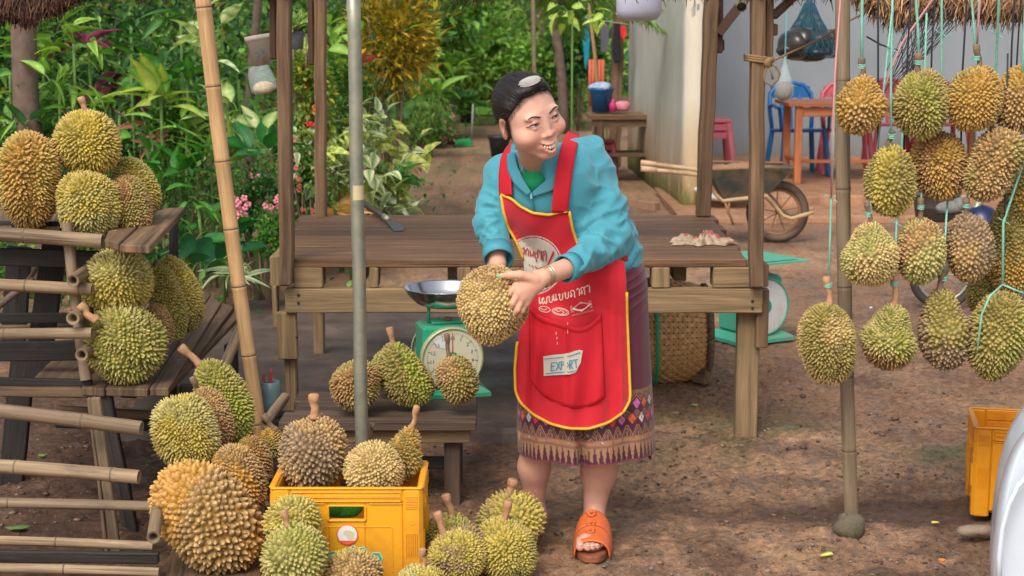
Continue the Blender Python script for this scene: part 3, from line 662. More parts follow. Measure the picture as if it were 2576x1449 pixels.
    K = 5; ang = rs.uniform(0, 6.28, n)[:, None] + np.arange(K) * 2*PI/K + rs.normal(0, .12, (n, K))
    T1 = nz(va); T2_ = np.cross(Nn, T1)
    ring = T1[:, None] * np.cos(ang)[..., None] + T2_[:, None] * np.sin(ang)[..., None]
    size = rs.uniform(.82, 1.18, n); Ls = L * rs.uniform(.78, 1.2, n) * (1 - .35 * np.clip(D[:, 2] - .75, 0, 1) * 4 * .25) * np.clip(rad / (np.median(rad)), .75, 1.25)
    Ls = Ls * (1 - .25 * np.clip(gg, 0, 1))
    rb = (rad * size)[:, None, None] * (1 + rs.normal(0, .08, (n, K, 1)))
    tipd = nz(Nn + rs.normal(0, .13, (n, 3)) + np.array([0, 0, -.10 if stem is None else .0]))
    base = Pp[:, None] - Nn[:, None] * (rad * .12)[:, None, None] + ring * rb
    midr = Pp[:, None] + tipd[:, None] * (Ls * .40)[:, None, None] + ring * rb * .53
    hi = Pp[:, None] + tipd[:, None] * (Ls * .82)[:, None, None] + ring * rb * .15
    tip = Pp + tipd * Ls[:, None] + rs.normal(0, .06, (n, 3)) * Ls[:, None]
    Vs = np.concatenate([base, midr, hi, tip[:, None]], 1)   # n x 16
    kf = []
    for k in range(K):
        k2 = (k + 1) % K
        kf += [(k, k2, K + k2), (k, K + k2, K + k), (K + k, K + k2, 2*K + k2), (K + k, 2*K + k2, 2*K + k), (2*K + k, 2*K + k2, 3*K)]
    kf = np.array(kf); m_ = 3*K + 1
    Fs = (kf[None] + (np.arange(n) * m_)[:, None, None]).reshape(-1, 3)
    # colour: patches blend between two skins, tips browner, random wear
    pA = [lin(q) for q in PAL[pal]]; pB = [lin(q) for q in PAL[pal2 or pal]]
    f_ = np.clip(.5 + 1.1 * np.sin(D @ (rs.normal(size=3) * 1.6) + rs.uniform(0, 6)) + .5 * np.sin(D @ (rs.normal(size=3) * 4) + 1), 0, 1)
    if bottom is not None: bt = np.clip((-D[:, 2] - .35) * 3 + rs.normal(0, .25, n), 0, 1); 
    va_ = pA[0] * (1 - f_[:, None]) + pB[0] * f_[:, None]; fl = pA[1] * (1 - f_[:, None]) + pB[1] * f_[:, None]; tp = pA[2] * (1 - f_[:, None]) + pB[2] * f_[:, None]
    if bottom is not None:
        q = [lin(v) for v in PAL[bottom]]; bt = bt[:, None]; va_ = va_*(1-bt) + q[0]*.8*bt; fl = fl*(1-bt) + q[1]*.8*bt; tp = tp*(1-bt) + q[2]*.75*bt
    br = rs.uniform(.80, 1.16, (n, 1)); dk = (rs.rand(n, 1) < .03) * .35
    gk = (1 - .0 * gg)[:, None]
    cb = va_ * .66 * br * (1 - dk); cm = (fl * .5 + va_ * .5) * .98 * br * (1 - dk); ch = (fl * .5 + tp * .5) * br * 1.16 * (1 - dk); ct = tp * br * .62 * (1 - dk)  # spike bases darkened, crevice shade put into the colour
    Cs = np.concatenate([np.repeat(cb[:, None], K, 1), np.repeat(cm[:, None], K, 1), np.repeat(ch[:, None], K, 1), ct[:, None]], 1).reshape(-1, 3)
    C0 = np.tile(pA[0] * .8, (len(V0), 1))
    # join
    F0t = np.array([q for f4 in F0 for q in ((f4[0], f4[1], f4[2]), (f4[0], f4[2], f4[3]))])
    V = np.concatenate([V0, Vs.reshape(-1, 3)]) @ Bm.T + c
    FF = np.concatenate([F0t, Fs + len(V0)])
    base_pt = c - ez * (cc + L)
    low = V[:, 2].min(); root = thing(name, (c[0], c[1], low), label, 'durian', group)
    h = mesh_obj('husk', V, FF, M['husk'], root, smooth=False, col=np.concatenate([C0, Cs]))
    if stem is not None:
        (x0, y0), (x1, y1) = stem if isinstance(stem[0], tuple) else ((cx + math.sin(tl) * hpx * .46, cy - math.cos(tl) * hpx * .46), stem)
        p0 = A(x0, y0, Y - sfwd); p1 = A(x1, y1, Y - sfwd); d = p1 - p0; r = stem_w / 2 / PPM(p0)
        p0 = p0 - d / np.linalg.norm(d) * .012; wv = np.array([rs.normal() * .003, rs.normal() * .003, 0])
        mb = MB(); q = [p0, p0 + d*.12, p0 + d*.35 + wv, p0 + d*.6 + wv, p0 + d*.82, p0 + d*.93, p1, p1 + d*.012/np.linalg.norm(d)*.3]
        mb.tube(q, [r*1.25, r*1.02, r*.9, r*.88, r*.95, r*1.2, r*1.22, r*.9], 12); mb.build('stem', M[stmat], root, smooth=True)
    return root
def onshelf(cx, ybot, z, wpx):
    p = G(cx, ybot, z); return p[1] + .02
GT = 'durians piled on the tiered rack'; GC = 'durians in the yellow crate'; GF = 'durians on the ground by the crate'; GB = 'durians on the low bench'; GH = 'durians hanging from cords'
# top tier
durian('durian', 75, 455, 162, 240, 4, 4.95, 'yelgreen', 'gold', 980, .105, 1, 'block', 4, .09, gphi=70, label='large yellow green durian at the far left of the top tier', group=GT, bottom='gold')
durian('durian', 217, 353, 170, 158, 0, 5.02, 'yelgreen', 'yellow', 860, .115, 2, 'egg', 4, .03, stem=(203, 246), stem_w=16, label='round yellow green durian on top of the upper pile with a short stem', group=GT)
durian('durian', 221, 512, 160, 168, -12, 4.94, 'yelgreen', 'paleg', 880, .105, 3, 'block', 4, .08, gphi=120, label='lumpy yellow green durian under the topmost one, front of the top tier', group=GT)
durian('durian', 338, 468, 118, 165, -28, 5.16, 'yelgreen', 'green', 760, .10, 4, 'egg', 4, .05, label='green durian rearmost at the right end of the top tier', group=GT)
durian('durian', 326, 515, 108, 152, -16, 5.02, 'brown', 'olive', 760, .10, 5, 'egg', 4, .07, label='brownish durian squeezed at the right end of the top tier', group=GT)
# middle tier
durian('durian', 297, 697, 174, 158, -4, 4.90, 'yelgreen', 'paleg', 700, .12, 6, 'egg', 5, .04, stem=(291, 582), stem_w=19, label='yellow green durian with upright stem, upper one of the middle tier', group=GT)
durian('durian', 304, 863, 200, 206, -52, 4.86, 'paleg', 'green', 820, .105, 7, 'egg', 3, .11, gphi=97, stem=((236, 800), (202, 768)), stem_w=22, sfwd=.11, label='big pale green durian with deep groove and stem pointing upper left', group=GT)
durian('durian', 455, 735, 112, 200, -16, 5.20, 'yelgreen', 'olive', 900, .10, 8, 'egg', 5, .08, label='elongated yellow green durian leaning right at the back of the middle tier', group=GT)
durian('durian', 417, 752, 92, 190, -18, 5.08, 'olive', 'green', 800, .11, 9, 'egg', 4, .08, stem=(398, 658), stem_w=14, stmat='stem_dark', label='olive durian with thin brown stem between two others on the middle tier', group=GT)
durian('durian', 400, 812, 76, 118, -14, 5.0, 'tan', 'brown', 520, .10, 10, 'egg', 4, .05, label='small tan durian wedged behind the big pale green one', group=GT)
# lower tier
durian('durian', 558, 1000, 128, 218, -24, 4.84, 'green', 'lime', 820, .115, 11, 'egg', 4, .07, gphi=60, stem=((497, 912), (455, 873)), stem_w=20, label='bright green durian with long tan stem, topmost of the lower tier', group=GT)
durian('durian', 528, 1045, 100, 170, -22, 4.72, 'tan', 'brown', 640, .10, 12, 'egg', 4, .05, stem=((500, 985), (484, 950)), stem_w=14, stmat='stem_dark', label='pinkish brown durian sandwiched between two green ones', group=GT)
durian('durian', 470, 1088, 162, 186, -12, 4.58, 'yelgreen', 'paleg', 1000, .105, 13, 'block', 4, .08, gphi=75, label='light green durian with yellow grooves facing the camera above the orange one', group=GT)
durian('durian', 672, 1125, 74, 112, 20, 4.86, 'olive', 'gold', 360, .14, 14, 'egg', 4, .04, stem=(663, 1046), stem_w=16, stmat='stem_dark', label='small olive durian behind the left edge of the yellow crate', group=GT)
durian('durian', 640, 1155, 84, 128, -24, 4.72, 'gold', 'brown', 420, .13, 15, 'egg', 4, .05, label='orange brown durian behind the tan one of the lower tier', group=GT)
durian('durian', 597, 1195, 128, 186, -22, 4.55, 'orange', 'tan', 520, .115, 16, 'egg', 4, .07, gphi=120, stem=((635, 1250), (676, 1272)), stem_w=14, stmat='stem_dark', label='orange tan durian with thin stem pointing right towards the crate', group=GT)
durian('durian', 518, 1303, 208, 294, -40, 4.34, 'orange', 'tan', 520, .095, 17, 'block', 4, .03, stem=((418, 1252), (383, 1232)), stem_w=20, label='largest orange durian with coarse blunt spikes at the bottom left', group=GT)
# crate
durian('durian', 790, 1134, 178, 200, 0, 4.37, 'grey', 'tan', 420, .10, 18, 'egg', 4, .02, stem=(789, 994), stem_w=23, label='big grey brown durian with thick upright stem in the crate', group=GC)
durian('durian', 945, 1175, 150, 134, 20, 4.34, 'cream', 'cream', 620, .095, 19, 'egg', 4, .03, label='round cream coloured durian without stem in the crate', group=GC)
durian('durian', 1017, 1142, 98, 166, 16, 4.42, 'olive', 'gold', 460, .125, 20, 'pear', 4, .06, stem=((1034, 1072), (1049, 1023)), stem_w=14, label='narrow olive durian with stem leaning right in the crate', group=GC)
# left of and before the crate
durian('durian', 738, 1308, 146, 142, -14, 4.125, 'paleg', 'yelgreen', 360, .13, 21, 'egg', 4, .04, label='pale green durian resting against the crate behind another green one', group=GF)
durian('durian', 744, 1396, 170, 166, -6, 4.02, 'paleg', 'green', 400, .12, 22, 'egg', 4, .04, stem=((726, 1325), (713, 1286)), stem_w=17, label='pale green durian with stem at the lower left corner of the crate', group=GF)
durian('durian', 893, 1446, 160, 130, 25, 4.08, 'yelgreen', 'tan', 420, .12, 23, 'egg', 4, .05, label='yellow green durian with dark green tips covering the crate lettering', group=GF, )
durian('durian', 1060, 1462, 122, 92, 0, 4.06, 'paleg', 'yelgreen', 420, .10, 24, 'egg', 4, .06, stem=(1063, 1382), stem_w=15, label='mostly cut off green durian at the bottom edge, right of the crate', group=GF)
durian('durian', 1131, 1342, 136, 100, 4, 4.46, 'olive', 'green', 460, .12, 25, 'egg', 4, .03, stem=(1121, 1246), stem_w=20, label='olive durian with upright stem behind the two lobed one', group=GF)
durian('durian', 1150, 1398, 158, 134, -6, 4.26, 'yelgreen', 'grey', 760, .10, 26, 'block', 4, .12, gphi=95, stem=((1118, 1342), (1099, 1290)), stem_w=20, label='two lobed yellow and grey durian right of the crate', group=GF)
durian('durian', 1283, 1308, 172, 150, 0, 4.52, 'olive', 'yelgreen', 360, .13, 27, 'egg', 4, .05, gphi=80, stem=(1291, 1208), stem_w=22, label='wide green durian with thick stem by the right ankle of the woman', group=GF)
durian('durian', 1276, 1384, 146, 158, -8, 4.30, 'green', 'yelgreen', 820, .095, 28, 'block', 4, .09, gphi=60, stem=((1268, 1320), (1279, 1262)), stem_w=18, label='green lobed durian in front of the wide green one', group=GF)
# bench
BZ = .29
durian('durian', 965, 926, 72, 96, -8, 5.24, 'olive', 'green', 380, .10, 29, 'egg', 4, .04, label='small olive durian half hidden at the back of the bench', group=GB)
durian('durian', 1022, 950, 118, 178, -40, 5.08, 'lime', 'olive', 560, .10, 30, 'bean', 3, .10, gphi=75, stem=((992, 882), (980, 826)), stem_w=15, label='bright green bent durian with stem on the bench', group=GB, curve=.12)
durian('durian', 896, 966, 126, 122, 0, 5.02, 'brown', 'olive', 520, .13, 31, 'egg', 4, .02, label='brown spiny durian behind the metal pipe on the bench', group=GB)
durian('durian', 1149, 953, 104, 130, -22, 5.02, 'olive', 'tan', 360, .12, 32, 'egg', 4, .03, stem=((1130, 893), (1124, 842)), stem_w=12, stmat='stem_dark', label='brown yellow durian with thin stem in front of the scale dial', group=GB)
# held
held = durian('durian', 1236, 758, 178, 200, -14, 4.30, 'tan', 'cream', 980, .055, 33, 'egg', 4, .03, label='tan durian held in both hands of the woman', group=None)
# hanging
HY = 4.62
durian('durian', 2166, 258, 130, 158, 0, HY, 'gold', 'tan', 320, .13, 40, 'pear', 4, .05, gphi=140, stem=(2168, 148), stem_w=15, stmat='stem_dark', label='golden brown durian hanging leftmost in the top row', group=GH)
durian('durian', 2317, 255, 146, 168, -4, HY, 'green', 'olive', 620, .12, 41, 'egg', 4, .02, stem=(2310, 136), stem_w=16, stmat='stem_dark', label='round green durian hanging second in the top row', group=GH)
durian('durian', 2454, 243, 136, 164, 6, HY, 'gold', 'olive', 620, .11, 42, 'egg', 4, .03, stem=(2456, 114), stem_w=15, stmat='stem_dark', label='golden olive durian hanging third in the top row', group=GH)
durian('durian', 2570, 248, 122, 166, 0, HY + .03, 'gold', 'tan', 460, .12, 43, 'egg', 4, .04, label='golden durian cut by the right edge in the top row', group=GH)
durian('durian', 2240, 452, 126, 174, -3, HY, 'yelgreen', 'olive', 420, .12, 44, 'egg', 4, .02, stem=(2244, 330), stem_w=14, stmat='stem_dark', label='yellow green oval durian hanging alone below the first two', group=GH)
durian('durian', 2363, 413, 130, 174, -4, HY + .06, 'brown', 'gold', 540, .13, 45, 'egg', 4, .02, label='reddish brown durian hanging in the second row', group=GH)
durian('durian', 2497, 416, 130, 190, 28, HY, 'olive', 'tan', 560, .11, 46, 'block', 4, .07, gphi=110, stem=((2500, 345), (2496, 320)), stem_w=14, stmat='stem_dark', label='large tilted olive and tan durian in the second row', group=GH)
durian('durian', 2574, 470, 90, 180, 0, HY + .14, 'olive', 'gold', 460, .12, 47, 'egg', 4, .04, label='olive durian behind the tilted one at the right edge', group=GH)
durian('durian', 2189, 636, 138, 172, -6, HY - .05, 'paleg', 'cream', 620, .09, 48, 'pear', 4, .03, stem=((2187, 560), (2180, 506)), stem_w=13, stmat='stem_dark', label='pear shaped pale green durian hanging in front of the bamboo pole', group=GH)
durian('durian', 2317, 624, 130, 166, -2, HY, 'tan', 'paleg', 480, .09, 49, 'egg', 4, .02, stem=(2315, 500), stem_w=15, stmat='stem_dark', label='round tan and green durian in the middle of the third row', group=GH)
durian('durian', 2440, 622, 118, 164, -6, HY, 'grey', 'tan', 340, .09, 50, 'egg', 4, .03, stem=(2430, 500), stem_w=15, stmat='stem_dark', label='grey brown durian with wide spikes in the third row', group=GH)
durian('durian', 2540, 620, 110, 250, -4, HY + .16, 'gold', 'olive', 680, .10, 51, 'egg', 4, .05, stem=((2556, 520), (2552, 480)), stem_w=14, stmat='stem_dark', label='tall dark olive and orange durian behind the third row at the right', group=GH)
durian('durian', 2484, 730, 92, 130, 14, HY + .24, 'olive', 'olive', 460, .11, 52, 'egg', 4, .03, label='dark green durian hidden deepest behind the lower hanging ones', group=GH)
durian('durian', 2084, 852, 148, 208, -2, HY - .04, 'cream', 'olive', 1000, .085, 53, 'egg', 3, .10, gphi=70, stem=((2086, 760), (2079, 698)), stem_w=17, stmat='stem', label='pale oval durian with dark groove hanging lowest at the left', group=GH)
durian('durian', 2237, 842, 160, 168, 14, HY - .02, 'green', 'paleg', 620, .115, 54, 'top', 4, .04, gphi=90, stem=((2248, 765), (2251, 684)), stem_w=18, label='green top shaped durian with brown underside and long stem', group=GH, bottom='brown')
durian('durian', 2376, 822, 136, 214, -6, HY, 'olive', 'grey', 460, .085, 55, 'pear', 4, .04, gphi=90, stem=(2371, 686), stem_w=17, stmat='stem_dark', label='tall grey olive durian hanging in the lowest row', group=GH)
durian('durian', 2516, 838, 150, 228, 10, HY - .03, 'green', 'olive', 640, .115, 56, 'egg', 4, .05, gphi=110, label='big green durian wrapped in teal cord at the lower right', group=GH)
# ================================================================== PROPS
# ---------------------------------------------------------------- yellow crates
M['crate'] = plain('crate_plastic', (232, 164, 28), .42, var=.06, scale=8, spec=.5, dirt=(206, 138, 38), bmp=.05)
M['crate2'] = plain('crate_plastic_old', (228, 150, 24), .45, var=.08, scale=8, spec=.5, dirt=(190, 116, 34), bmp=.05)
M['black_rubber'] = plain('black_rubber', (30, 29, 28), .7)
M['teal_print'] = plain('teal_print', (46, 168, 150), .5); M['white_print'] = plain('white_print', (226, 224, 214), .55, var=.04)
M['red_print'] = plain('red_print', (222, 92, 58), .55); M['grey_print'] = plain('grey_print', (132, 124, 108), .6)
M['line_print'] = plain('line_print', (96, 84, 70), .6)
def xf(c, rz):
    ca, sa_ = math.cos(rz), math.sin(rz); c = np.asarray(c, float)
    return lambda p: c + np.array([p[0]*ca - p[1]*sa_, p[0]*sa_ + p[1]*ca, p[2]])
def crate(c, rz, W, Dp, Hh, label, mat, full=True):
    root = thing('crate', c, label, 'crate', 'yellow bottle crates'); T = xf(c, rz); t = .014
    def pl(mb, x0, x1, y0, y1, z0, z1, r=.004):
        """box in crate space, softened"""
        a = T(((x0+x1)/2, (y0+y1)/2, z0)); b_ = T(((x0+x1)/2, (y0+y1)/2, z1)); up = T((0, 1, 0)) - T((0, 0, 0))
        mb.beam(a, b_, x1-x0, y1-y0, up=up, bev=r)
    def panel(nm, W_, side):  # side: function mapping (u, depth, z) -> crate xyz
        mb = MB(); hw = W_ * .125; hz1 = Hh * .815; hz0 = Hh * .69
        def pb(u0, u1, d0, d1, z0, z1, r=.003):
            p = [side(u, d, z) for u in (u0, u1) for d in (d0, d1) for z in (z0, z1)]; x = [q[0] for q in p]; y = [q[1] for q in p]; pl(mb, min(x), max(x), min(y), max(y), z0, z1, r)
        e = W_/2 - .05
        pb(-e, -hw, 0, .010, .02, Hh*.86); pb(hw, e, 0, .010, .02, Hh*.86); pb(-hw, hw, 0, .010, .02, hz0); pb(-hw, hw, 0, .010, hz1, Hh*.86)
        pb(-W_/2 + .0, -e, -.005, .012, 0, Hh*.985, .006); pb(e, W_/2, -.005, .012, 0, Hh*.985, .006)        # corner columns stand proud
        pb(-e, e, -.003, .012, Hh*.86, Hh*.985)                                                       # rim band
        for k in range(2):
            z = Hh * (.885 + .052 * k)
            for s_ in (-1, 1): pb(-e + .006, e - .006, -.0065, -.001, z + s_*.0055 - .0012, z + s_*.0055 + .0012, .001)
            for s_ in (-1, 1): pb(s_*(e - .006) - .001, s_*(e - .006) + .001, -.0065, -.001, z - .006, z + .006, .0008)
        for s_ in (-1, 1):                                                                         # handle frame
            pb(s_*hw - .003, s_*hw + .003, -.005, .004, hz0 - .003, hz1 + .003, .0015)
        pb(-hw, hw, -.005, .004, hz0 - .006, hz0 - .0005, .0015); pb(-hw, hw, -.005, .004, hz1 + .0005, hz1 + .004, .0015)
        pb(-e + .002, -hw - .01, -.004, .0, Hh*.835, Hh*.848, .001); pb(hw + .01, e - .002, -.004, .0, Hh*.835, Hh*.848, .001)
        pb(-e + .03, e - .03, -.002, .0, .612*Hh, .618*Hh, .0006); pb(e - .032, e - .028, -.002, .0, .05, .612*Hh, .0006); pb(-e + .028, -e + .032, -.002, .0, .05, .612*Hh, .0006)
        for s_ in (-1, 1):
            xc = s_ * (W_/2 - .026)
            for k in range(8): pb(xc - .017, xc + .017, -.008, -.004, Hh*(.80 + .016*k), Hh*(.80 + .016*k) + .0018, .0006)
            for k in range(6): pb(xc - .015 + .006*k - .001, xc - .015 + .006*k + .001, -.008, -.004, Hh*.33, Hh*.56, .0006)
            for zz in (.66, .22):
                q = T(side(xc, -.004, Hh*zz)); q0 = T(side(xc, 0, Hh*zz)); mb.lathe(q, [(.007, 0), (.0075, .002), (.0052, .0022), (.0048, -.001), (.0001, -.001)], 14, axis=(q - q0)/np.linalg.norm(q - q0), cap=False)
        return mb.build(nm, mat, root)
    panel('side_panel', W, lambda u, d, z: (u, -Dp/2 + d, z)); panel('side_panel', W, lambda u, d, z: (-u, Dp/2 - d, z))
    panel('end_panel', Dp, lambda u, d, z: (W/2 - d, u, z)); panel('end_panel', Dp, lambda u, d, z: (-W/2 + d, -u, z))
    mb = MB()
    for s_ in (-1, 1):
        pl(mb, -W/2 - .004, W/2 + .004, s_*(Dp/2) - .009, s_*(Dp/2) + .005 if s_ > 0 else s_*Dp/2 + .009, Hh*.985, Hh, .003) if s_ > 0 else pl(mb, -W/2 - .004, W/2 + .004, -Dp/2 - .007, -Dp/2 + .009, Hh*.985, Hh, .003)
        pl(mb, s_*W/2 - .010, s_*W/2 + .008, -Dp/2 + .009, Dp/2 - .009, Hh*.9852, Hh*.9995, .003)
    mb.build('rim', mat, root)
    mb = MB(); pl(mb, -W/2 + .013, W/2 - .013, -Dp/2 + .013, Dp/2 - .013, .01, .022); mb.build('floor', mat, root)
    return root, T
cf = G(693, 1476); cfr = G(1062, 1476)
cW = cfr[0] - cf[0]; cD = .27; cH = .292
cr, T = crate(((cf[0] + cfr[0])/2, cf[1] + cD/2 - .02, 0), 0.0, cW, cD, cH, 'yellow plastic crate full of durians with a round emblem, at the front', M['crate'])
def flat(name, poly, mat, par, T, y, tk=.0012):
    """flat print lying on the crate face: polygon in (x, z)"""
    V = [T((p[0], y, p[1])) for p in poly]; V2 = [T((p[0], y + tk, p[1])) for p in poly]; k = len(V)
    return mesh_obj(name, V + V2, [tuple(range(k)), tuple(range(2*k-1, k-1, -1))] + [(i, i + k, (i+1) % k + k, (i+1) % k) for i in range(k)], mat, par)
def stroke(name, lines, wd, mat, par, fn, tk=.0008):
    """pen strokes (lists of 2d points) swept as flat ribbons on a surface; fn maps (u, v) -> world"""
    mb = MB()
    for L_ in lines:
        L_ = [np.asarray(q, float) for q in L_]
        if len(L_) < 2: continue
        Lf = []; 
        for a, b_ in zip(L_[:-1], L_[1:]):
            k = max(1, int(np.linalg.norm(b_ - a) / (wd * 1.2)))
            Lf += [a + (b_ - a) * j / k for j in range(k)]
        Lf.append(L_[-1]); V = []
        for i, q in enumerate(Lf):
            d = Lf[min(i+1, len(Lf)-1)] - Lf[max(i-1, 0)]; d = d / (np.linalg.norm(d) + 1e-9); nn = np.array([-d[1], d[0]]) * wd / 2
            if i == 0: q = q - d * wd * .4
            if i == len(Lf) - 1: q = q + d * wd * .4
            V += [fn(*(q + nn)), fn(*(q - nn))]
        mb.add(V, [(2*i, 2*i+1, 2*i+3, 2*i+2) for i in range(len(Lf)-1)])
    return mb.build(name, mat, par)
yF = -cD/2 - .0014
def px2c(px, py):   # measured point on the crate's front face -> crate (x, z)
    p = A(px, py, cf[1] - .02); return np.array([p[0] - (cf[0] + cfr[0])/2, p[2]])
def circ(c, r, k=40, a0=0, a1=2*PI): return [np.array(c) + r * np.array([math.cos(a), math.sin(a)]) for a in np.linspace(a0, a1, k, endpoint=(a1 - a0 < 6.2))]
ec = px2c(874, 1345); er = 27.5 / 917
em = flat('emblem', circ(ec, er), M['red_print'], cr, T, yF - .0012)
flat('emblem_ground', circ(ec + (0, er*.03), er*.89), M['white_print'], cr, T, yF - .0024)
base_ = [p for p in circ(ec, er*.9, 24, PI + .62, 2*PI - .62)]
flat('emblem_base', base_, M['red_print'], cr, T, yF - .0034)
fe = lambda u, v: T((ec[0] + u*er, yF - .0032, ec[1] + v*er)); 
cat = [[(-.25, .42), (-.12, .52), (.02, .46), (.25, .44), (.5, .36), (.68, .18), (.72, -.1), (.6, -.35), (.45, -.5), (.2, -.48), (-.1, -.52), (-.42, -.5)], [(-.25, .42), (-.36, .25), (-.4, .08), (-.28, -.02), (-.14, .02), (-.05, -.2), (.1, -.4), (.2, -.48)], [(-.3, .22), (-.15, .28), (0, .2)], [(.1, .3), (.05, .1), (.15, -.15)], [(.35, .3), (.4, .05), (.35, -.3)], [(-.05, .4), (0, .25)], [(.22, .36), (.25, .15)], [(.52, .2), (.55, -.05)]]
stroke('emblem_animal', cat, er*.07, M['line_print'], cr, fe)
# animal body tint
flat('emblem_body', [ec + er*np.array(q) for q in ((-.25, .40), (-.1, .48), (.25, .42), (.5, .34), (.66, .16), (.68, -.1), (.58, -.34), (.45, -.46), (.2, -.44), (.08, -.36), (-.06, -.16), (-.14, .04), (-.28, .0), (-.37, .1), (-.33, .26))], plain('emblem_tan', (204, 194, 164), .6), cr, T, yF - .0030)
stroke('emblem_letters', [[(-.28, -.68), (-.2, -.76), (-.14, -.68)], [(-.05, -.66), (.02, -.66), (.02, -.8), (-.05, -.8)], [(.12, -.66), (.2, -.66), (.12, -.8), (.2, -.8)]], er*.06, M['white_print'], cr, lambda u, v: T((ec[0] + u*er, yF - .0046, ec[1] + v*er)))
# Lao lettering, partly hidden by the durian in front
def cst(pts): return [px2c(x, y) for x, y in pts]
let = [cst([(812, 1392), (806, 1400), (812, 1410), (822, 1404), (816, 1396)]), cst([(826, 1412), (828, 1392), (840, 1390), (846, 1400), (844, 1424)]), cst([(872, 1424), (868, 1404), (880, 1394), (892, 1404), (888, 1420)]),
       cst([(904, 1388), (899, 1380), (889, 1386)]), cst([(882, 1380), (890, 1376), (898, 1380), (894, 1392), (912, 1400)]), cst([(905, 1382), (914, 1379), (920, 1386), (916, 1396)]), cst([(914, 1394), (926, 1392), (930, 1402), (928, 1420)]),
       cst([(938, 1414), (934, 1402), (940, 1393), (952, 1393), (958, 1404), (954, 1416), (946, 1424)]), cst([(944, 1410), (946, 1404), (950, 1410)])]
fw = lambda u, v: T((u, yF - .0006, v)); fw2 = lambda u, v: T((u, yF - .0016, v))
stroke('lettering_edge', let, 11/917, plain('pale_print', (190, 214, 190), .55), cr, fw); stroke('lettering', let, 7/917, M['teal_print'], cr, fw2)
# green scrubber inside the crate
M['sponge'] = plain('green_scrubber', (66, 150, 44), .95, var=.4, scale=220, bmp=1)
mb = MB(); q = A(866, 1281, cf[1] + .06); mb.blob(q, (.055, .03, .018), 8, .25, 3); mb.blob(q + (-.03, 0, .003), (.03, .03, .018), 7, .3, 5); tag(mb.build('scrubbing_pad', M['sponge'], None, smooth=True, loc=q), 'bright green scrubbing pad seen through the handle hole of the front crate', 'scrubber')
# second crate at the right
q = G(2497, 1312); c2, T2 = crate((q[0] + .155, q[1] + .15, 0), math.radians(-12), .36, .27, .292, 'yellow plastic crate behind the white vehicle at the right', M['crate2'])
mb = MB(); c_ = G(2450, 1352); mb.blob(c_ + (.02, 0, .02), (.062, .03, .022), 8, .22, 12); tag(mb.build('flat_stone', plain('flat_stone', (150, 132, 112), .85, var=.2, scale=25, bmp=.6, dirt=(116, 84, 66)), None, smooth=True, loc=c_), 'flat tan stone lying at the foot of the right hand crate', 'stone')
# ---------------------------------------------------------------- weighing scales
M['scale_green'] = plain('scale_green', (38, 152, 116), .45, var=.1, scale=14, dirt=(90, 130, 100), coat=.1)
M['scale_teal'] = plain('scale_teal', (70, 172, 142), .5, var=.1, scale=14, dirt=(110, 150, 120))
M['dial'] = plain('dial_face', (206, 200, 172), .5, var=.04, scale=5, dirt=(190, 180, 146)); M['dial_white'] = plain('dial_white', (214, 214, 210), .5, var=.04, dirt=(190, 186, 176))
M['steel'] = plain('steel', (196, 196, 198), .16, metal=1.0, var=.05); M['glass_rim'] = plain('dial_rim', (170, 178, 130), .35, metal=.2)
M['ink'] = plain('ink', (96, 98, 92), .7); M['rusty'] = plain('rusty_cap', (120, 92, 60), .8)
def textmesh(name, body, size, mat, par, fn, font=None):
    cu = bpy.data.curves.new('tmp', 'FONT'); cu.body = body; cu.size = size; cu.align_x = 'CENTER'; cu.align_y = 'CENTER'; cu.resolution_u = 2
    to = bpy.data.objects.new('tmp', cu); COL.objects.link(to); dg = bpy.context.evaluated_depsgraph_get()
    me = bpy.data.meshes.new_from_object(to.evaluated_get(dg)); V = [fn(v.co.x, v.co.y) for v in me.vertices]; Fc = [tuple(p.vertices) for p in me.polygons]
    bpy.data.objects.remove(to); bpy.data.curves.remove(cu); bpy.data.meshes.remove(me)
    return mesh_obj(name, V, Fc, mat, par)
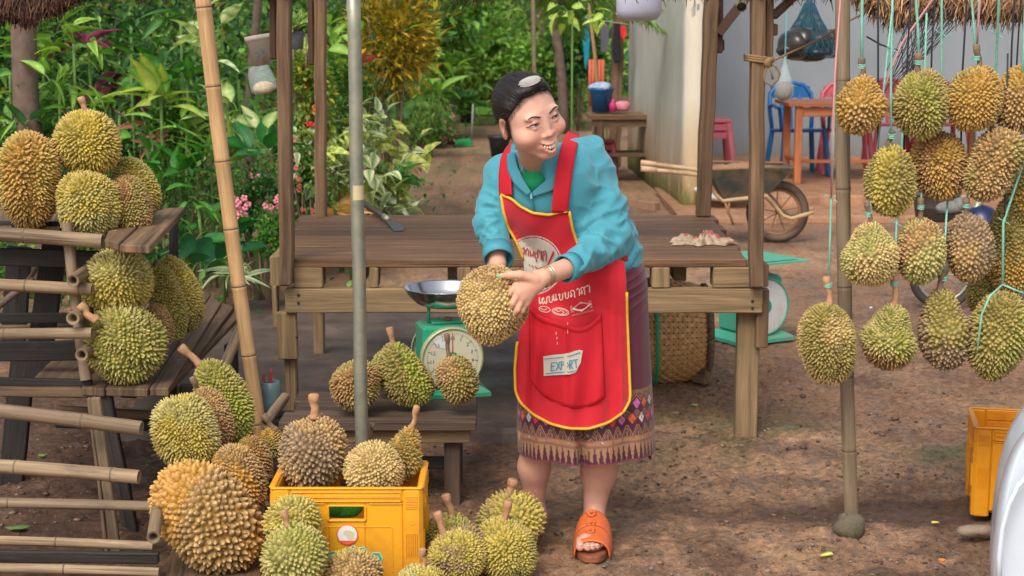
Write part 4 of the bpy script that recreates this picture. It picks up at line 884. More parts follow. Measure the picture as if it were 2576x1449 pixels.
def scale_(base, rz, s, label, matb, matd, pan='dish', numbers=True, back=True, dialtext=True):
    root = thing('weighing_scale', base, label, 'scale', 'dial weighing scales'); T = xf(base, rz)
    fx_ = T((0, -1, 0)) - T((0, 0, 0))
    W, Dp, H0 = .17*s, .13*s, .215*s
    mb = MB(); V = []
    for (x, y, z) in ((.115, .095, 0), (.115, .095, .012), (.085, .065, .03)):
        V += [T((sx*x*s, sy*y*s, z*s)) for sx, sy in ((-1, -1), (1, -1), (1, 1), (-1, 1))]
    mb.add(V, [(3, 2, 1, 0)] + [(k*4+i, k*4+(i+1) % 4, k*4+4+(i+1) % 4, k*4+4+i) for k in range(2) for i in range(4)] + [(8, 9, 10, 11)]); mb.build('base', matb, root)
    mb = MB(); a = T((0, 0, .03*s)); b_ = T((0, 0, H0)); up = T((0, 1, 0)) - T((0, 0, 0)); mb.beam(a, b_, W, Dp, up=up, bev=.01*s)
    mb.build('housing', matb, root)
    mb = MB(); mb.beam(T((0, 0, H0)), T((0, 0, H0 + .008*s)), W*.6, Dp*.6, up=up, bev=.003); mb.build('top_plate', matb, root)
    r = .094*s; zc = .118*s
    for sd in ((1, -1) if back else (1,)):
        ax = fx_ * sd; c0 = T((0, -sd*(Dp/2), zc))
        mb = MB(); mb.lathe(c0, [(r*1.02, -.002), (r*1.03, .012*s), (r*1.0, .020*s), (r*.95, .021*s), (r*.945, .017*s)], 48, axis=ax, cap=False); rimo = mb.build('dial_rim', M['glass_rim'] if pan == 'dish' else matb, root, smooth=True)
        mb = MB(); mb.lathe(c0 + ax*.016*s, [(r*.96, 0), (r*.96, .001)], 48, axis=ax); fo = mb.build('dial_face', matd, root)
        if pan == 'dish' and sd < 0: continue
        off = lambda u, v, d=.0185: T((u*sd, -sd*(Dp/2 + d*s), zc + v))
        mb = MB(); mb.lathe(T((0, -sd*(Dp/2 + .0175*s), zc)), [(r*(.22 if pan == 'dish' else .26), 0), (r*.22, .0008)], 32, axis=ax); mb.build('dial_hub', plain('hub_green', (22, 146, 116), .5), root)
        if pan == 'dish':
            tick = MB()
            for k in range(75):
                a_ = 2*PI*k/75; L_ = .10 if k % 5 == 0 else .05; p0 = (r*.84*math.sin(a_), r*.84*math.cos(a_)); p1 = (r*(.84-L_)*math.sin(a_), r*(.84-L_)*math.cos(a_)); w2 = .0005*s*(2 if k % 5 == 0 else 1)
                nx_, ny_ = math.cos(a_)*w2, -math.sin(a_)*w2
                tick.add([off(p0[0]-nx_, p0[1]-ny_), off(p0[0]+nx_, p0[1]+ny_), off(p1[0]+nx_, p1[1]+ny_), off(p1[0]-nx_, p1[1]-ny_)], [(0, 1, 2, 3)])
            to_ = tick.build('graduations', M['ink'], root); to_['kind'] = 'stuff'
            for k in range(15):
                a_ = 2*PI*k/15; cx_, cz_ = r*.66*math.sin(a_), r*.66*math.cos(a_)
                textmesh('numeral', str(k if k else 15), r*.17, M['ink'], root, lambda u, v: off(u + cx_, v + cz_))
            mb = MB(); mb.add([off(-.002*s, -.02*s, .0195), off(.002*s, -.02*s, .0195), off(.0008*s, r*.8, .0195), off(-.0008*s, r*.8, .0195)], [(0, 1, 2, 3)]); mb.build('pointer', plain('pointer', (176, 60, 44), .5), root)
            ps = [(-.62, .62), (-.46, .78), (-.26, .70), (-.16, .48), (-.22, .34), (-.40, .36), (-.55, .48)]
            mesh_obj('label_patch', [off(u*r, v*r, .0182) for u, v in ps], [tuple(range(7))], M['dial_white'], root)
    for sx in (-1, 1):
        mb = MB(); mb.tube([T((sx*.055*s, 0, H0)), T((sx*.055*s, 0, H0 + .05*s))], .005*s, 10); mb.build('support_post', matb, root, smooth=True)
    zt_ = H0 + .05*s
    if pan == 'dish':
        mb = MB(); R0 = .128*s
        mb.lathe(T((0, 0, zt_)), [(.001, 0), (R0*.52, .001), (R0*.72, .012*s), (R0*.9, .034*s), (R0*.99, .055*s), (R0*1.02, .058*s), (R0*1.02, .0565*s), (R0*.98, .052*s), (R0*.88, .031*s), (R0*.70, .010*s), (R0*.5, -.0005), (.001, -.0015)][::1], 64, cap=False); mb.build('pan', M['steel'], root, smooth=True)
        mb = MB(); mb.blob(T((0, -.02*s, H0 + .013*s)), (.014*s, .01*s, .007*s), 7); mb.build('zero_knob', M['rusty'], root, smooth=True)
    else:
        mb = MB(); q = .135*s; V = [T((sx*q, sy*q, zt_ + h)) for h in (0, .004*s) for sx, sy in ((-1, -1), (1, -1), (1, 1), (-1, 1))]; mb.add(V, [(3, 2, 1, 0), (4, 5, 6, 7)] + [(i, (i+1) % 4, 4+(i+1) % 4, 4+i) for i in range(4)])
        V = [T((sx*q*.8, sy*q*.8, zt_ + .0062*s)) for sx, sy in ((-1, -1), (1, -1), (1, 1), (-1, 1))]; mb.add(V, [(0, 1, 2, 3)]); mb.build('platform', matb, root)
    return root
sc1 = A(1133, 900, 5.36); k1 = 78 / PPM(sc1) / .094
scale_((sc1[0] - .012, 5.36, .291), math.radians(14), k1, 'green dial scale with a steel pan standing on the low bench', M['scale_green'], M['dial'])
sc2 = G(1930, 868)
scale_((A(1884, 868, 7.75)[0], 7.75, 0), math.radians(30), 1.5, 'teal platform scale with a white dial on the ground beyond the stall', M['scale_teal'], M['dial_white'], pan='plate', numbers=False, back=False)
# ---------------------------------------------------------------- woven basket lying under the stall
M['cane'] = plain('cane', (208, 162, 104), .6, var=.25, scale=40, bmp=.2); M['cane_rim'] = plain('cane_rim', (104, 84, 66), .8, var=.25, scale=40); M['basket_dark'] = plain('basket_inside', (48, 36, 28), .95)
M['teal_strap'] = plain('teal_strap', (30, 166, 122), .5)
bY = 6.88; bc0 = A(1600, 835, bY); bc1 = A(1775, 832, bY)
bk = thing('woven_basket', (bc1[0] - .1, bY, 0), 'round woven cane basket lying on its side under the stall', 'basket')
axd = (bc1 - bc0); Lb = np.linalg.norm(axd); axd /= Lb; _, sdv, tv = frame_of(axd, (0, 0, 1)); rb0 = 131 / PPM(bc0); rb1 = 108 / PPM(bc1)
def bsurf(u, a, off=0):
    r = rb0 + (rb1 - rb0) * u ** 2 + off + .01 * math.sin(PI * u); return bc0 + axd * (Lb * u) + (sdv * math.cos(a) + tv * math.sin(a)) * r
mb = MB(); na = 48; mb.add([bsurf(u, 2*PI*i/na, -.012) for u in np.linspace(0, 1, 8) for i in range(na)], [(k*na+i, k*na+(i+1) % na, (k+1)*na+(i+1) % na, (k+1)*na+i) for k in range(7) for i in range(na)] + [tuple(7*na + i for i in range(na))]); mb.build('dark_inside', M['basket_dark'], bk, smooth=True)  # added dark shell stands for the shaded inside, closes the mouth
wv = MB(); nr_ = 15; nsp = 60
for k in range(nr_):            # hoops weave over and under the slats
    u = (k + .5) / nr_; V = []; seg = 120
    for i in range(seg):
        a = 2*PI*i/seg; o_ = .004 * math.sin(a * nsp / 2 + PI * k); 
        V += [bsurf(u - .026, a, o_), bsurf(u + .026, a, o_)]
    wv.add(V, [(2*i, 2*i+1, 2*((i+1) % seg)+1, 2*((i+1) % seg)) for i in range(seg)])
h_ = wv.build('weave_hoops', M['cane'], bk); h_['kind'] = 'stuff'; sm = h_.modifiers.new('thickness', 'SOLIDIFY'); sm.thickness = .0025
wv = MB()
for i in range(nsp):
    a = 2*PI*i/nsp; V = []
    for k in range(31):
        u = k/30; o_ = -.004 * math.sin(a * nsp/2 + PI*(u*nr_ - .5)) if False else .004 * math.cos(PI * (u*nr_ - .5) + PI * i + PI)
        V += [bsurf(u, a - .036, o_), bsurf(u, a + .036, o_)]
    wv.add(V, [(2*k, 2*k+1, 2*k+3, 2*k+2) for k in range(30)])
h_ = wv.build('weave_slats', M['cane'], bk); h_['kind'] = 'stuff'; sm = h_.modifiers.new('thickness', 'SOLIDIFY'); sm.thickness = .0025
mb = MB(); mb.tube([bsurf(.985, 2*PI*i/40, .004) for i in range(41)], .013, 8); mb.tube([bsurf(1.03, 2*PI*i/40, -.008) for i in range(41)], .010, 8); mb.build('rim', M['cane_rim'], bk, smooth=True)
mb = MB(); 
for k in range(40):
    a = 2*PI*k/40; mb.tube([bsurf(.955, a, .01), bsurf(1.0, a + .06, .018), bsurf(1.04, a + .12, .004)], .006, 5)
h_ = mb.build('rim_binding', M['cane_rim'], bk, smooth=True); h_['kind'] = 'stuff'
mb = MB(); mb.tube([bsurf(.24, a, .012) for a in np.linspace(0, 2*PI, 40)], .008, 6); mb.build('strap', M['teal_strap'], bk)
mb = MB(); c_ = G(1775, 972); mb.beam(c_ + (-.03, .1, .035), c_ + (.02, .05, .035), .06, .07); tag(mb.build('wood_block', M['beam_wood'], None, loc=c_), 'small wood block wedged beside the rim of the cane basket', 'block')
# ---------------------------------------------------------------- things on the stall table
# hand hoe / sickle
M['tool_handle'] = plain('tool_handle', (56, 50, 44), .6); M['tool_iron'] = plain('tool_iron', (84, 94, 88), .5, metal=.6, dirt=(100, 84, 66))
tl = thing('hand_hoe', G(960, 560, zt), 'short dark handled iron hand hoe lying on the stall table', 'tool')
mb = MB(); p = [G(905, 524, zt) + (0, 0, .03), G(930, 537, zt) + (0, 0, .028), G(966, 557, zt) + (0, 0, .022)]; mb.tube(p, [.012, .0135, .012], 10); mb.build('handle', M['tool_handle'], tl, smooth=True)
mb = MB(); mb.tube([p[2], G(976, 563, zt) + (0, 0, .02)], .0135, 10); mb.build('ferrule', M['galv'], tl, smooth=True)
mb = MB(); b0 = G(976, 563, zt) + (0, 0, .018)
V = [b0 + (-.012, 0, 0), b0 + (.012, 0, 0), G(1018, 572, zt) + (0, 0, .006), G(1016, 582, zt) + (0, 0, .004), G(990, 583, zt) + (0, 0, .004)]; mb.add(V + [v + (0, 0, -.003) for v in V], [(0, 1, 2, 3, 4), (9, 8, 7, 6, 5)] + [(i, 5+i, 5+(i+1) % 5, (i+1) % 5) for i in range(5)]); mb.build('blade', M['tool_iron'], tl)
mb = MB(); mb.tube([G(975, 560, zt) + (0, 0, .03), G(984, 554, zt) + (0, 0, .05), G(985, 545, zt) + (0, 0, .04)], .002, 5); mb.build('wire_tie', M['nail'], tl)
# crumpled rag
M['rag'] = plain('rag_cloth', (182, 162, 142), .95, var=.25, scale=25, bmp=.5, dirt=(150, 126, 104)); 
rs = np.random.RandomState(8); nxr, nyr = 90, 50; cR = G(1772, 612, zt); V = []; Cc = []
for i in range(nxr):
    for j in range(nyr):
        u, v = i/(nxr-1) - .5, j/(nyr-1) - .5
        rr2 = 1 + .12*math.sin(9*math.atan2(v, u)) + .08*math.sin(17*math.atan2(v, u)+1)
        x = u * .235 * rr2; y = v * .15 * rr2; e_ = max(0, 1 - (abs(u)*2)**3.5) * max(0, 1 - (abs(v)*2)**3)
        h = .85 * e_ * (.016 + .013*abs(math.sin(24*u + 9*v + 3*math.sin(8*v+2))) + .016*abs(math.sin(13*u - 12*v + 2.5*math.sin(9*u)))**.7 + .008*math.sin(40*u+20*v)) * (.6 + .6*math.sin(7*u+1.2)**2)
        V.append((cR[0] + x, cR[1] + y + .02*math.sin(14*u), zt + .003 + h)); f_ = abs(v*.7 + .28*u + .02 + .05*math.sin(20*u)) < .045
        Cc.append(lin((170, 84, 82)) if f_ else lin((166, 144, 120)) * (1 + .12*math.sin(40*u+13*v)))
M['ragc'] = attrmat('rag_cloth', .95, .25, 60, bmp=.4)
rg = mesh_obj('rag', V, [(i*nyr+j, (i+1)*nyr+j, (i+1)*nyr+j+1, i*nyr+j+1) for i in range(nxr-1) for j in range(nyr-1)], M['ragc'], None, True, col=np.array(Cc), loc=cR); tag(rg, 'crumpled pale rag with a red stripe on the stall table', 'rag')
# ---------------------------------------------------------------- wheelbarrow
M['barrow_tray'] = plain('barrow_tray', (74, 76, 66), .8, var=.35, scale=12, dirt=(118, 88, 62)); M['barrow_in'] = plain('barrow_inside', (150, 112, 88), .85, var=.2)
M['barrow_pipe'] = plain('barrow_pipe', (186, 156, 118), .6, var=.15, scale=10, dirt=(146, 110, 76)); M['tyre'] = plain('tyre', (104, 84, 68), .85, var=.2, scale=20, dirt=(66, 56, 50)); M['rust'] = plain('rust', (150, 108, 76), .8, metal=.2)
M['tyre_dark'] = plain('tyre_dark', (58, 52, 48), .8)
wy = 11.25; wc = A(1956, 533, wy); wR = wc[2]
wb = thing('wheelbarrow', (wc[0] - .4, wy, 0), 'rusty wheelbarrow with spoked wheel parked behind the stall', 'wheelbarrow')
wh = MB(); wr = wR - .028; wh.tube([wc + (wr*math.cos(a), 0, wr*math.sin(a)) for a in np.linspace(0, 2*PI, 49)], .027, 12, cap=False); who = wh.build('wheel', M['tyre'], wb, smooth=True)
m_ = MB(); m_.tube([wc + ((wr-.03)*math.cos(a), 0, (wr-.03)*math.sin(a)) for a in np.linspace(0, 2*PI, 41)], .011, 8, cap=False); m_.build('rim', M['rust'], who, smooth=True)
m_ = MB(); m_.tube([wc + ((wr+.024)*math.cos(a), 0, (wr+.024)*math.sin(a)) for a in np.linspace(0, 2*PI, 49)], .012, 8, cap=False); m_.build('tread', M['tyre_dark'], who, smooth=True)
for k in range(9):
    a = 2*PI*k/9 + .2; m_ = MB(); m_.tube([wc + (0, .02*(-1)**k, 0), wc + ((wr-.03)*math.cos(a), 0, (wr-.03)*math.sin(a))], .004, 6); m_.build('spoke', M['rust'], who)
m_ = MB(); m_.tube([wc + (0, -.05, 0), wc + (0, .05, 0)], .014, 10); m_.build('hub', M['rust'], who)
for sg, dy in ((1, -.17), (2, .17)):
    pts = [A(1612, 424 if sg == 1 else 409, wy + dy*1.6), A(1750, 439 if sg == 1 else 426, wy + dy*1.3), A(1782, 455, wy + dy), A(1800, 488, wy + dy), A(1818, 505, wy + dy), A(1900, 497, wy + dy), A(1926, 492, wy + dy*.9), A(1945, 512, wy + dy*.6), A(1968, 542, wy + dy*.5), A(1990, 550, wy + dy*.5), A(2022, 541, wy + dy*.5), A(2046, 534, wy + dy*.4)]
    if sg == 2: pts = [p + (0, 0, .03 if k > 2 else 0) for k, p in enumerate(pts)]
    m_ = MB(); m_.tube(pts, .0155, 10); m_.build('frame_pipe', M['barrow_pipe'], wb, smooth=True)
    m_ = MB(); m_.tube([pts[0], pts[0] + (pts[1] - pts[0]) * .28], .021, 10); m_.build('grip', plain('grip', (196, 160, 128), .7), wb, smooth=True)
    m_ = MB(); m_.tube([A(1822, 505, wy + dy), A(1845, 565, wy + dy)], .009, 8); m_.tube([A(1835, 505, wy + dy), A(1832, 540, wy+dy)], .008, 8); m_.build('leg', M['rust'], wb, smooth=True)
top = [A(1768, 416, wy), A(1988, 412, wy)]; zt_ = top[0][2]; bot = [A(1815, 500, wy), A(1912, 492, wy)]
def tray(off, zoff):
    V = [(top[0][0]+off, wy-.30+off, zt_), (top[1][0]-off, wy-.20+off, zt_+.0), (top[1][0]-off, wy+.20-off, zt_+.0), (top[0][0]+off, wy+.30-off, zt_), (bot[0][0]+off, wy-.17+off, bot[0][2]+zoff), (bot[1][0]-off, wy-.13+off, bot[0][2]+zoff), (bot[1][0]-off, wy+.13-off, bot[0][2]+zoff), (bot[0][0]+off, wy+.17-off, bot[0][2]+zoff)]
    return V
m_ = MB(); m_.add(tray(0, 0), [(0, 4, 5, 1), (1, 5, 6, 2), (2, 6, 7, 3), (3, 7, 4, 0), (4, 7, 6, 5)]); to_ = m_.build('tray', M['barrow_tray'], wb); sm = to_.modifiers.new('t', 'SOLIDIFY'); sm.thickness = .012; bv = to_.modifiers.new('b', 'BEVEL'); bv.width = .012; bv.segments = 2
m_ = MB(); V = tray(.012, 0)[:4]; m_.tube([np.array(v) for v in V + V[:1]], .011, 8); m_.build('tray_rim', M['rust'], wb, smooth=True)
rs = np.random.RandomState(3); m_ = MB(); V = []; nx_, ny_ = 24, 10
for i in range(nx_):
    for j in range(ny_):
        u, v = i/(nx_-1), j/(ny_-1); x = top[0][0] + .04 + u*(top[1][0]-top[0][0]-.14); y = wy - .22 + v*.44; V.append((x, y, zt_ - .03 + .035*math.sin(PI*u)*math.sin(PI*v) + rs.rand()*.018))
m_.add(V, [(i*ny_+j, (i+1)*ny_+j, (i+1)*ny_+j+1, i*ny_+j+1) for i in range(nx_-1) for j in range(ny_-1)]); tag(m_.build('soil_load', M['barrow_in'], None, loc=(wc[0]-.5, wy, zt_)), 'heap of reddish soil lying in the wheelbarrow tray', 'soil', kind='stuff')
# white sack on the veranda edge behind the barrow
M['white_cloth'] = plain('white_cloth', (200, 198, 196), .8, var=.1, scale=10, bmp=.3)
c_ = G(1838, 500, .14) + (0, .1, 0); m_ = MB(); m_.blob(c_ + (0, 0, .04), (.27, .14, .06), 12, .16, 9); tag(m_.build('white_sack', M['white_cloth'], None, smooth=True, loc=c_), 'crumpled white sack on the veranda edge behind the wheelbarrow', 'sack')
m_ = MB(); c_ = G(1645, 528); m_.beam(c_ + (-.12, .15, .035), c_ + (.03, 0, .03), .07, .07, wob=.003); tag(m_.build('brick_piece', plain('brick_clay', (150, 114, 90), .9, var=.2), None, loc=c_), 'broken reddish brick at the foot of the tall pale wall', 'brick')
# ---------------------------------------------------------------- furniture on the veranda
def plastic(nm, c): return plain(nm, c, .38, var=.06, spec=.5, dirt=tuple(int(v*.85) for v in c))
M['pink_p'] = plastic('pink_plastic', (206, 104, 116)); M['blue_p'] = plastic('blue_plastic', (30, 104, 168)); M['pink_c'] = plastic('pink_chair_plastic', (204, 92, 106)); M['red_p'] = plastic('red_plastic', (150, 48, 62)); M['orange_wood'] = wood('orange_wood', (146, 84, 50), (196, 124, 82), .5, grain=.5)
FZ = .14
def stool(c, s, label, mat):
    r = thing('plastic_stool', c, label, 'stool', 'pink plastic stools'); w2 = .17*s; h = .44*s
    m_ = MB(); m_.box((c[0], c[1], c[2]+h-.018*s), (w2*2, w2*2, .036*s), bev=.015*s); m_.build('seat', mat, r)
    for sx in (-1, 1):
        for sy in (-1, 1):
            m_ = MB(); m_.beam((c[0]+sx*w2*1.12, c[1]+sy*w2*1.12, c[2]), (c[0]+sx*w2*.84, c[1]+sy*w2*.84, c[2]+h-.03*s), .055*s, .055*s, up=(0, 1, 0), bev=.012*s); m_.build('leg', mat, r)
    m_ = MB(); m_.box((c[0], c[1]-w2*.93, c[2]+h*.83), (w2*1.7, .02*s, .06*s)); m_.box((c[0], c[1]+w2*.93, c[2]+h*.83), (w2*1.7, .02*s, .06*s)); m_.build('apron', mat, r); return r
c_ = G(1797, 443, FZ); c_[2] = FZ
stool(c_ + (0, .3, 0), 1.0, 'lower pink plastic stool of the stack against the grey wall', M['pink_p'])
c3 = c_ + (0, .3, .075); stool(c3, 1.0, 'upper pink plastic stool stacked on another against the grey wall', M['pink_p'])
def chair(c, rz, label, mat, grp='plastic armchairs on the veranda'):
    r = thing('plastic_chair', c, label, 'chair', grp); T = xf(c, rz)
    m_ = MB(); up = T((0, 1, 0)) - T((0, 0, 0))
    m_.beam(T((0, -.21, .42)), T((0, .20, .40)), .42, .03, bev=.012); m_.build('seat', mat, r)
    for sx in (-1, 1):
        for y0, y1 in ((-.24, -.19), (.24, .19)):
            m_ = MB(); m_.beam(T((sx*.23, y0, 0)), T((sx*.19, y1, .42)), .045, .04, up=up, bev=.01); m_.build('leg', mat, r)
    m_ = MB(); 
    pts = [T((-.19, .20, .40)), T((-.21, .23, .6)), T((-.20, .26, .74)), T((-.13, .28, .82)), T((0, .285, .845)), T((.13, .28, .82)), T((.20, .26, .74)), T((.21, .23, .6)), T((.19, .20, .40))]
    m_.tube(pts, .020, 8); m_.build('back_frame', mat, r, smooth=True)
    m_ = MB(); V = [T((x, .262 + .014*(1 - abs(x)*4), z)) for z in (.70, .76, .81) for x in (-.19, -.1, 0, .1, .19)]; m_.add(V, [(k*5+i, k*5+i+1, k*5+i+6, k*5+i+5) for k in range(2) for i in range(4)]); o_ = m_.build('back_panel', mat, r); s_ = o_.modifiers.new('t', 'SOLIDIFY'); s_.thickness = .012
    m_ = MB(); 
    for x in (-.09, 0, .09): m_.beam(T((x, .21, .42)), T((x, .27, .76)), .035, .01, up=up)
    m_.build('back_slats', mat, r)['kind'] = 'stuff'
    for sx in (-1, 1):
        m_ = MB(); m_.tube([T((sx*.21, .22, .62)), T((sx*.245, .02, .645)), T((sx*.24, -.17, .62)), T((sx*.225, -.2, .42))], .017, 8); m_.build('armrest', mat, r, smooth=True)
    return r
c_ = G(2012, 442, FZ); chair(c_ + (0, .15, 0), math.radians(8), 'blue plastic armchair behind the wooden table', M['blue_p'])
c_ = G(2133, 440, FZ); chair(c_ + (0, .15, 0), math.radians(-5), 'pink plastic armchair directly behind the bamboo pole', M['pink_c'])
c_ = G(2262, 425, FZ); chair(c_ + (0, .35, 0), math.radians(0), 'dark red plastic armchair second from the bamboo pole', M['red_p'])
c_ = G(2388, 425, FZ); chair(c_ + (0, .35, 0), math.radians(6), 'dark red plastic armchair at the right end of the wooden table', M['red_p'])
tt = thing('wooden_table', G(2200, 462, FZ), 'long orange brown wooden table on the veranda', 'table')
f0 = G(2006, 464, FZ); Yt = f0[1]; zT = A(2006, 268, Yt)[2]; xR_ = A(2490, 465, Yt)[0]
for k in range(4):
    m_ = MB(); y0 = Yt - .03 + k*.19; m_.beam((f0[0] - .10, y0 + .094, zT + .015 - k*.0), (xR_ + .1, y0 + .094, zT + .015), .186, .032); m_.build('plank', M['orange_wood'], tt)
m_ = MB(); m_.beam((f0[0]-.02, Yt + .03, zT - .05), (xR_+.02, Yt + .03, zT - .05), .03, .08); m_.build('apron_rail', M['orange_wood'], tt)
m_ = MB(); m_.beam((f0[0], Yt + .04, FZ + .20), (xR_, Yt + .04, FZ + .20), .03, .03); m_.build('foot_rail', M['orange_wood'], tt)
m_ = MB(); m_.beam((f0[0]-.0, Yt + .04, FZ + .2), (f0[0] - .0, Yt + .62, FZ + .2), .03, .03); m_.build('foot_rail', M['orange_wood'], tt)
for x in (f0[0], xR_):
    for y in (Yt + .03, Yt + .62):
        m_ = MB(); m_.beam((x, y, FZ), (x, y, zT), .062, .062, up=(0, 1, 0), bev=.006); m_.build('leg', M['orange_wood'], tt)
# hat / basket by the right edge on the table
m_ = MB(); c_ = A(2530, 240, Yt + .3); m_.lathe(c_ + (0, 0, -.12), [(.22, 0), (.20, .03), (.12, .14), (.03, .2)], 24); tag(m_.build('straw_hat', plain('dark_straw', (84, 66, 44), .8), None, smooth=True, loc=c_), 'dark straw hat on the far end of the wooden table', 'hat')
# ---------------------------------------------------------------- net bag and plastic bag hanging right
M['net'] = plain('blue_net', (26, 76, 92), .8, var=.3, scale=60); M['bag_dark'] = plain('dark_bottles', (50, 42, 38), .25, var=.4, scale=10); 
mt, n, b, o = newmat('clear_plastic'); b.inputs['Base Color'].default_value = (.75, .85, .85, 1); b.inputs['Roughness'].default_value = .2; b.inputs['Alpha'].default_value = .2; M['clear'] = mt
mt, n, b, o = newmat('net_mesh'); wvn = n.nodes.new('ShaderNodeTexCoord').outputs['UV']
b.inputs['Base Color'].default_value = (*lin((44, 92, 104)), 1); b.inputs['Alpha'].default_value = .22; M['netm'] = mt
nb = thing('net_bag', A(2035, 100, 8.3), 'dark blue net bag full of bagged dried goods hanging by the right post', 'bag'); nY = 8.3
nc = A(2032, 98, nY); s_ = 1/PPM(nc)
m_ = MB(); 
for k, (x, y, rx, ry) in enumerate(((1995, 118, 40, 30), (2040, 128, 38, 26), (2078, 108, 30, 30), (2010, 96, 34, 22), (2060, 90, 34, 22), (2030, 142, 40, 14), (1975, 128, 22, 16))):
    m_ = MB(); m_.blob(A(x, y, nY + (k % 3 - 1)*.05), (rx*s_, .09, ry*s_), 10, .2, k); m_.build('packet', M['bag_dark'], nb, smooth=True)
m_ = MB(); m_.lathe(A(2032, 150, nY), [(.001, -.0), (62*s_, .008), (78*s_, .04), (70*s_, .08), (50*s_, .14), (29*s_, .21), (12*s_, .29), (4*s_, .36), (3*s_, .8)], 28, cap=False); m_.build('net', M['netm'], nb, smooth=True)
m_ = MB()
for k in range(26):
    a = 2*PI*k/26
    for s2 in (1, -1):
        pr_ = [(62, .008), (78, .04), (70, .08), (50, .14), (29, .21), (12, .29)]; q = A(2032, 150, nY)
        m_.tube([q + (r_*s_*1.01*math.cos(a + s2*j*.12), r_*s_*1.01*math.sin(a + s2*j*.12), z_) for j, (r_, z_) in enumerate(pr_)], .0016, 4, cap=False)
m_.build('net_cords', M['net'], nb)['kind'] = 'stuff'
m_ = MB(); q = A(2035, 40, nY); m_.tube([q + (0, 0, -.06), q + (0, 0, .02), q + (.005, 0, .5)], [.05, .016, .006], 8); m_.build('net_neck', M['net'], nb, smooth=True)
pb2 = thing('plastic_bag', A(1972, 205, 8.0), 'clear plastic bag of dried seed hanging by a teal tie near the right post', 'bag'); q = A(1972, 252, 8.0); s_ = 1/PPM(q)
m_ = MB(); m_.lathe(q, [(.001, 0), (18*s_, .002), (25*s_, .03), (24*s_, .07), (14*s_, .13), (6*s_, .175), (3*s_, .2), (6*s_, .225)], 20, cap=False); m_.build('film', M['clear'], pb2, smooth=True)
m_ = MB(); m_.blob(q + (0, 0, .045), (21*s_, 19*s_, .045), 9, .1, 3); m_.build('seeds', plain('seeds', (116, 98, 82), .8, var=.5, scale=120), pb2, smooth=True)
m_ = MB(); m_.tube([q + (0, 0, .18), q + (.01, .05, .5), q + (.03, .1, .9)], .003, 5); m_.build('tie', plain('teal_tie', (92, 168, 172), .6), pb2)
# ---------------------------------------------------------------- parked motorbike behind the durians
mo = thing('parked_motorbike', G(2380, 800) * (1, 1, 0), 'dark parked motorbike half hidden behind the hanging durians', 'motorbike'); mY = 8.6
wc2 = A(2372, 722, mY); mr = 84/PPM(wc2); wc2[2] = mr
m_ = MB(); m_.tube([wc2 + (mr*.93*math.cos(a), 0, mr*.93*math.sin(a)) for a in np.linspace(0, 2*PI, 41)], mr*.11, 10, cap=False); wo_ = m_.build('wheel', M['tyre_dark'], mo, smooth=True)
m_ = MB(); m_.tube([wc2 + (mr*.78*math.cos(a), 0, mr*.78*math.sin(a)) for a in np.linspace(0, 2*PI, 41)], mr*.05, 8, cap=False); m_.build('rim', M['galv'], wo_, smooth=True)
for k in range(10):
    a = 2*PI*k/10; m_ = MB(); m_.tube([wc2, wc2 + (mr*.78*math.cos(a), 0, mr*.78*math.sin(a))], .004, 5); m_.build('spoke', M['galv'], wo_)
m_ = MB(); m_.tube([wc2, wc2 + (.10, 0, .25), wc2 + (.24, 0, .52)], .02, 8); m_.build('fork', M['galv'], mo, smooth=True)
m_ = MB(); m_.blob(A(2470, 560, mY), (.11, .1, .10), 10, .1, 4); m_.blob(A(2530, 640, mY), (.2, .1, .16), 10, .1, 5); m_.blob(A(2620, 600, mY), (.4, .12, .13), 10, .1, 6); m_.build('body', plain('navy_paint', (22, 30, 70), .3), mo, smooth=True)
m_ = MB(); w3 = wc2 + (1.15, 0, 0); m_.tube([w3 + (mr*.93*math.cos(a), 0, mr*.93*math.sin(a)) for a in np.linspace(0, 2*PI, 41)], mr*.11, 10, cap=False); m_.build('wheel', M['tyre_dark'], mo, smooth=True)
# grey mesh bin and shoes at the veranda edge
gb = thing('mesh_basket', A(2350, 560, 11.6), 'grey round mesh basket behind the third row of hanging durians', 'basket')
q = A(2352, 556, 11.6); s_ = 1/PPM(q); q[2] = max(q[2], .02); m_ = MB(); m_.lathe(q, [(36*s_, 0), (52*s_, .10), (60*s_, .20), (63*s_, .203), (57*s_, .19), (48*s_, .02), (.001, .015)], 28, cap=False); m_.build('shell', plain('grey_mesh', (84, 80, 76), .6, var=.2, scale=80), gb, smooth=True)
sh = thing('grey_shoe', A(2388, 525, 11.0), 'worn grey sneaker resting on top of the mesh basket', 'shoe'); q = A(2390, 522, 11.0); s_ = 1/PPM(q)
m_ = MB(); m_.blob(q, (34*s_, .05, 15*s_), 10, .12, 3); m_.blob(q + (26*s_, 0, 10*s_), (24*s_, .05, 16*s_), 10, .12, 4); m_.build('upper', plain('grey_canvas', (112, 112, 108), .9, var=.25, scale=30), sh, smooth=True)
m_ = MB(); m_.blob(q + (-4*s_, 0, -13*s_), (36*s_, .045, 6*s_), 8); m_.build('sole', M['black_rubber'], sh, smooth=True)
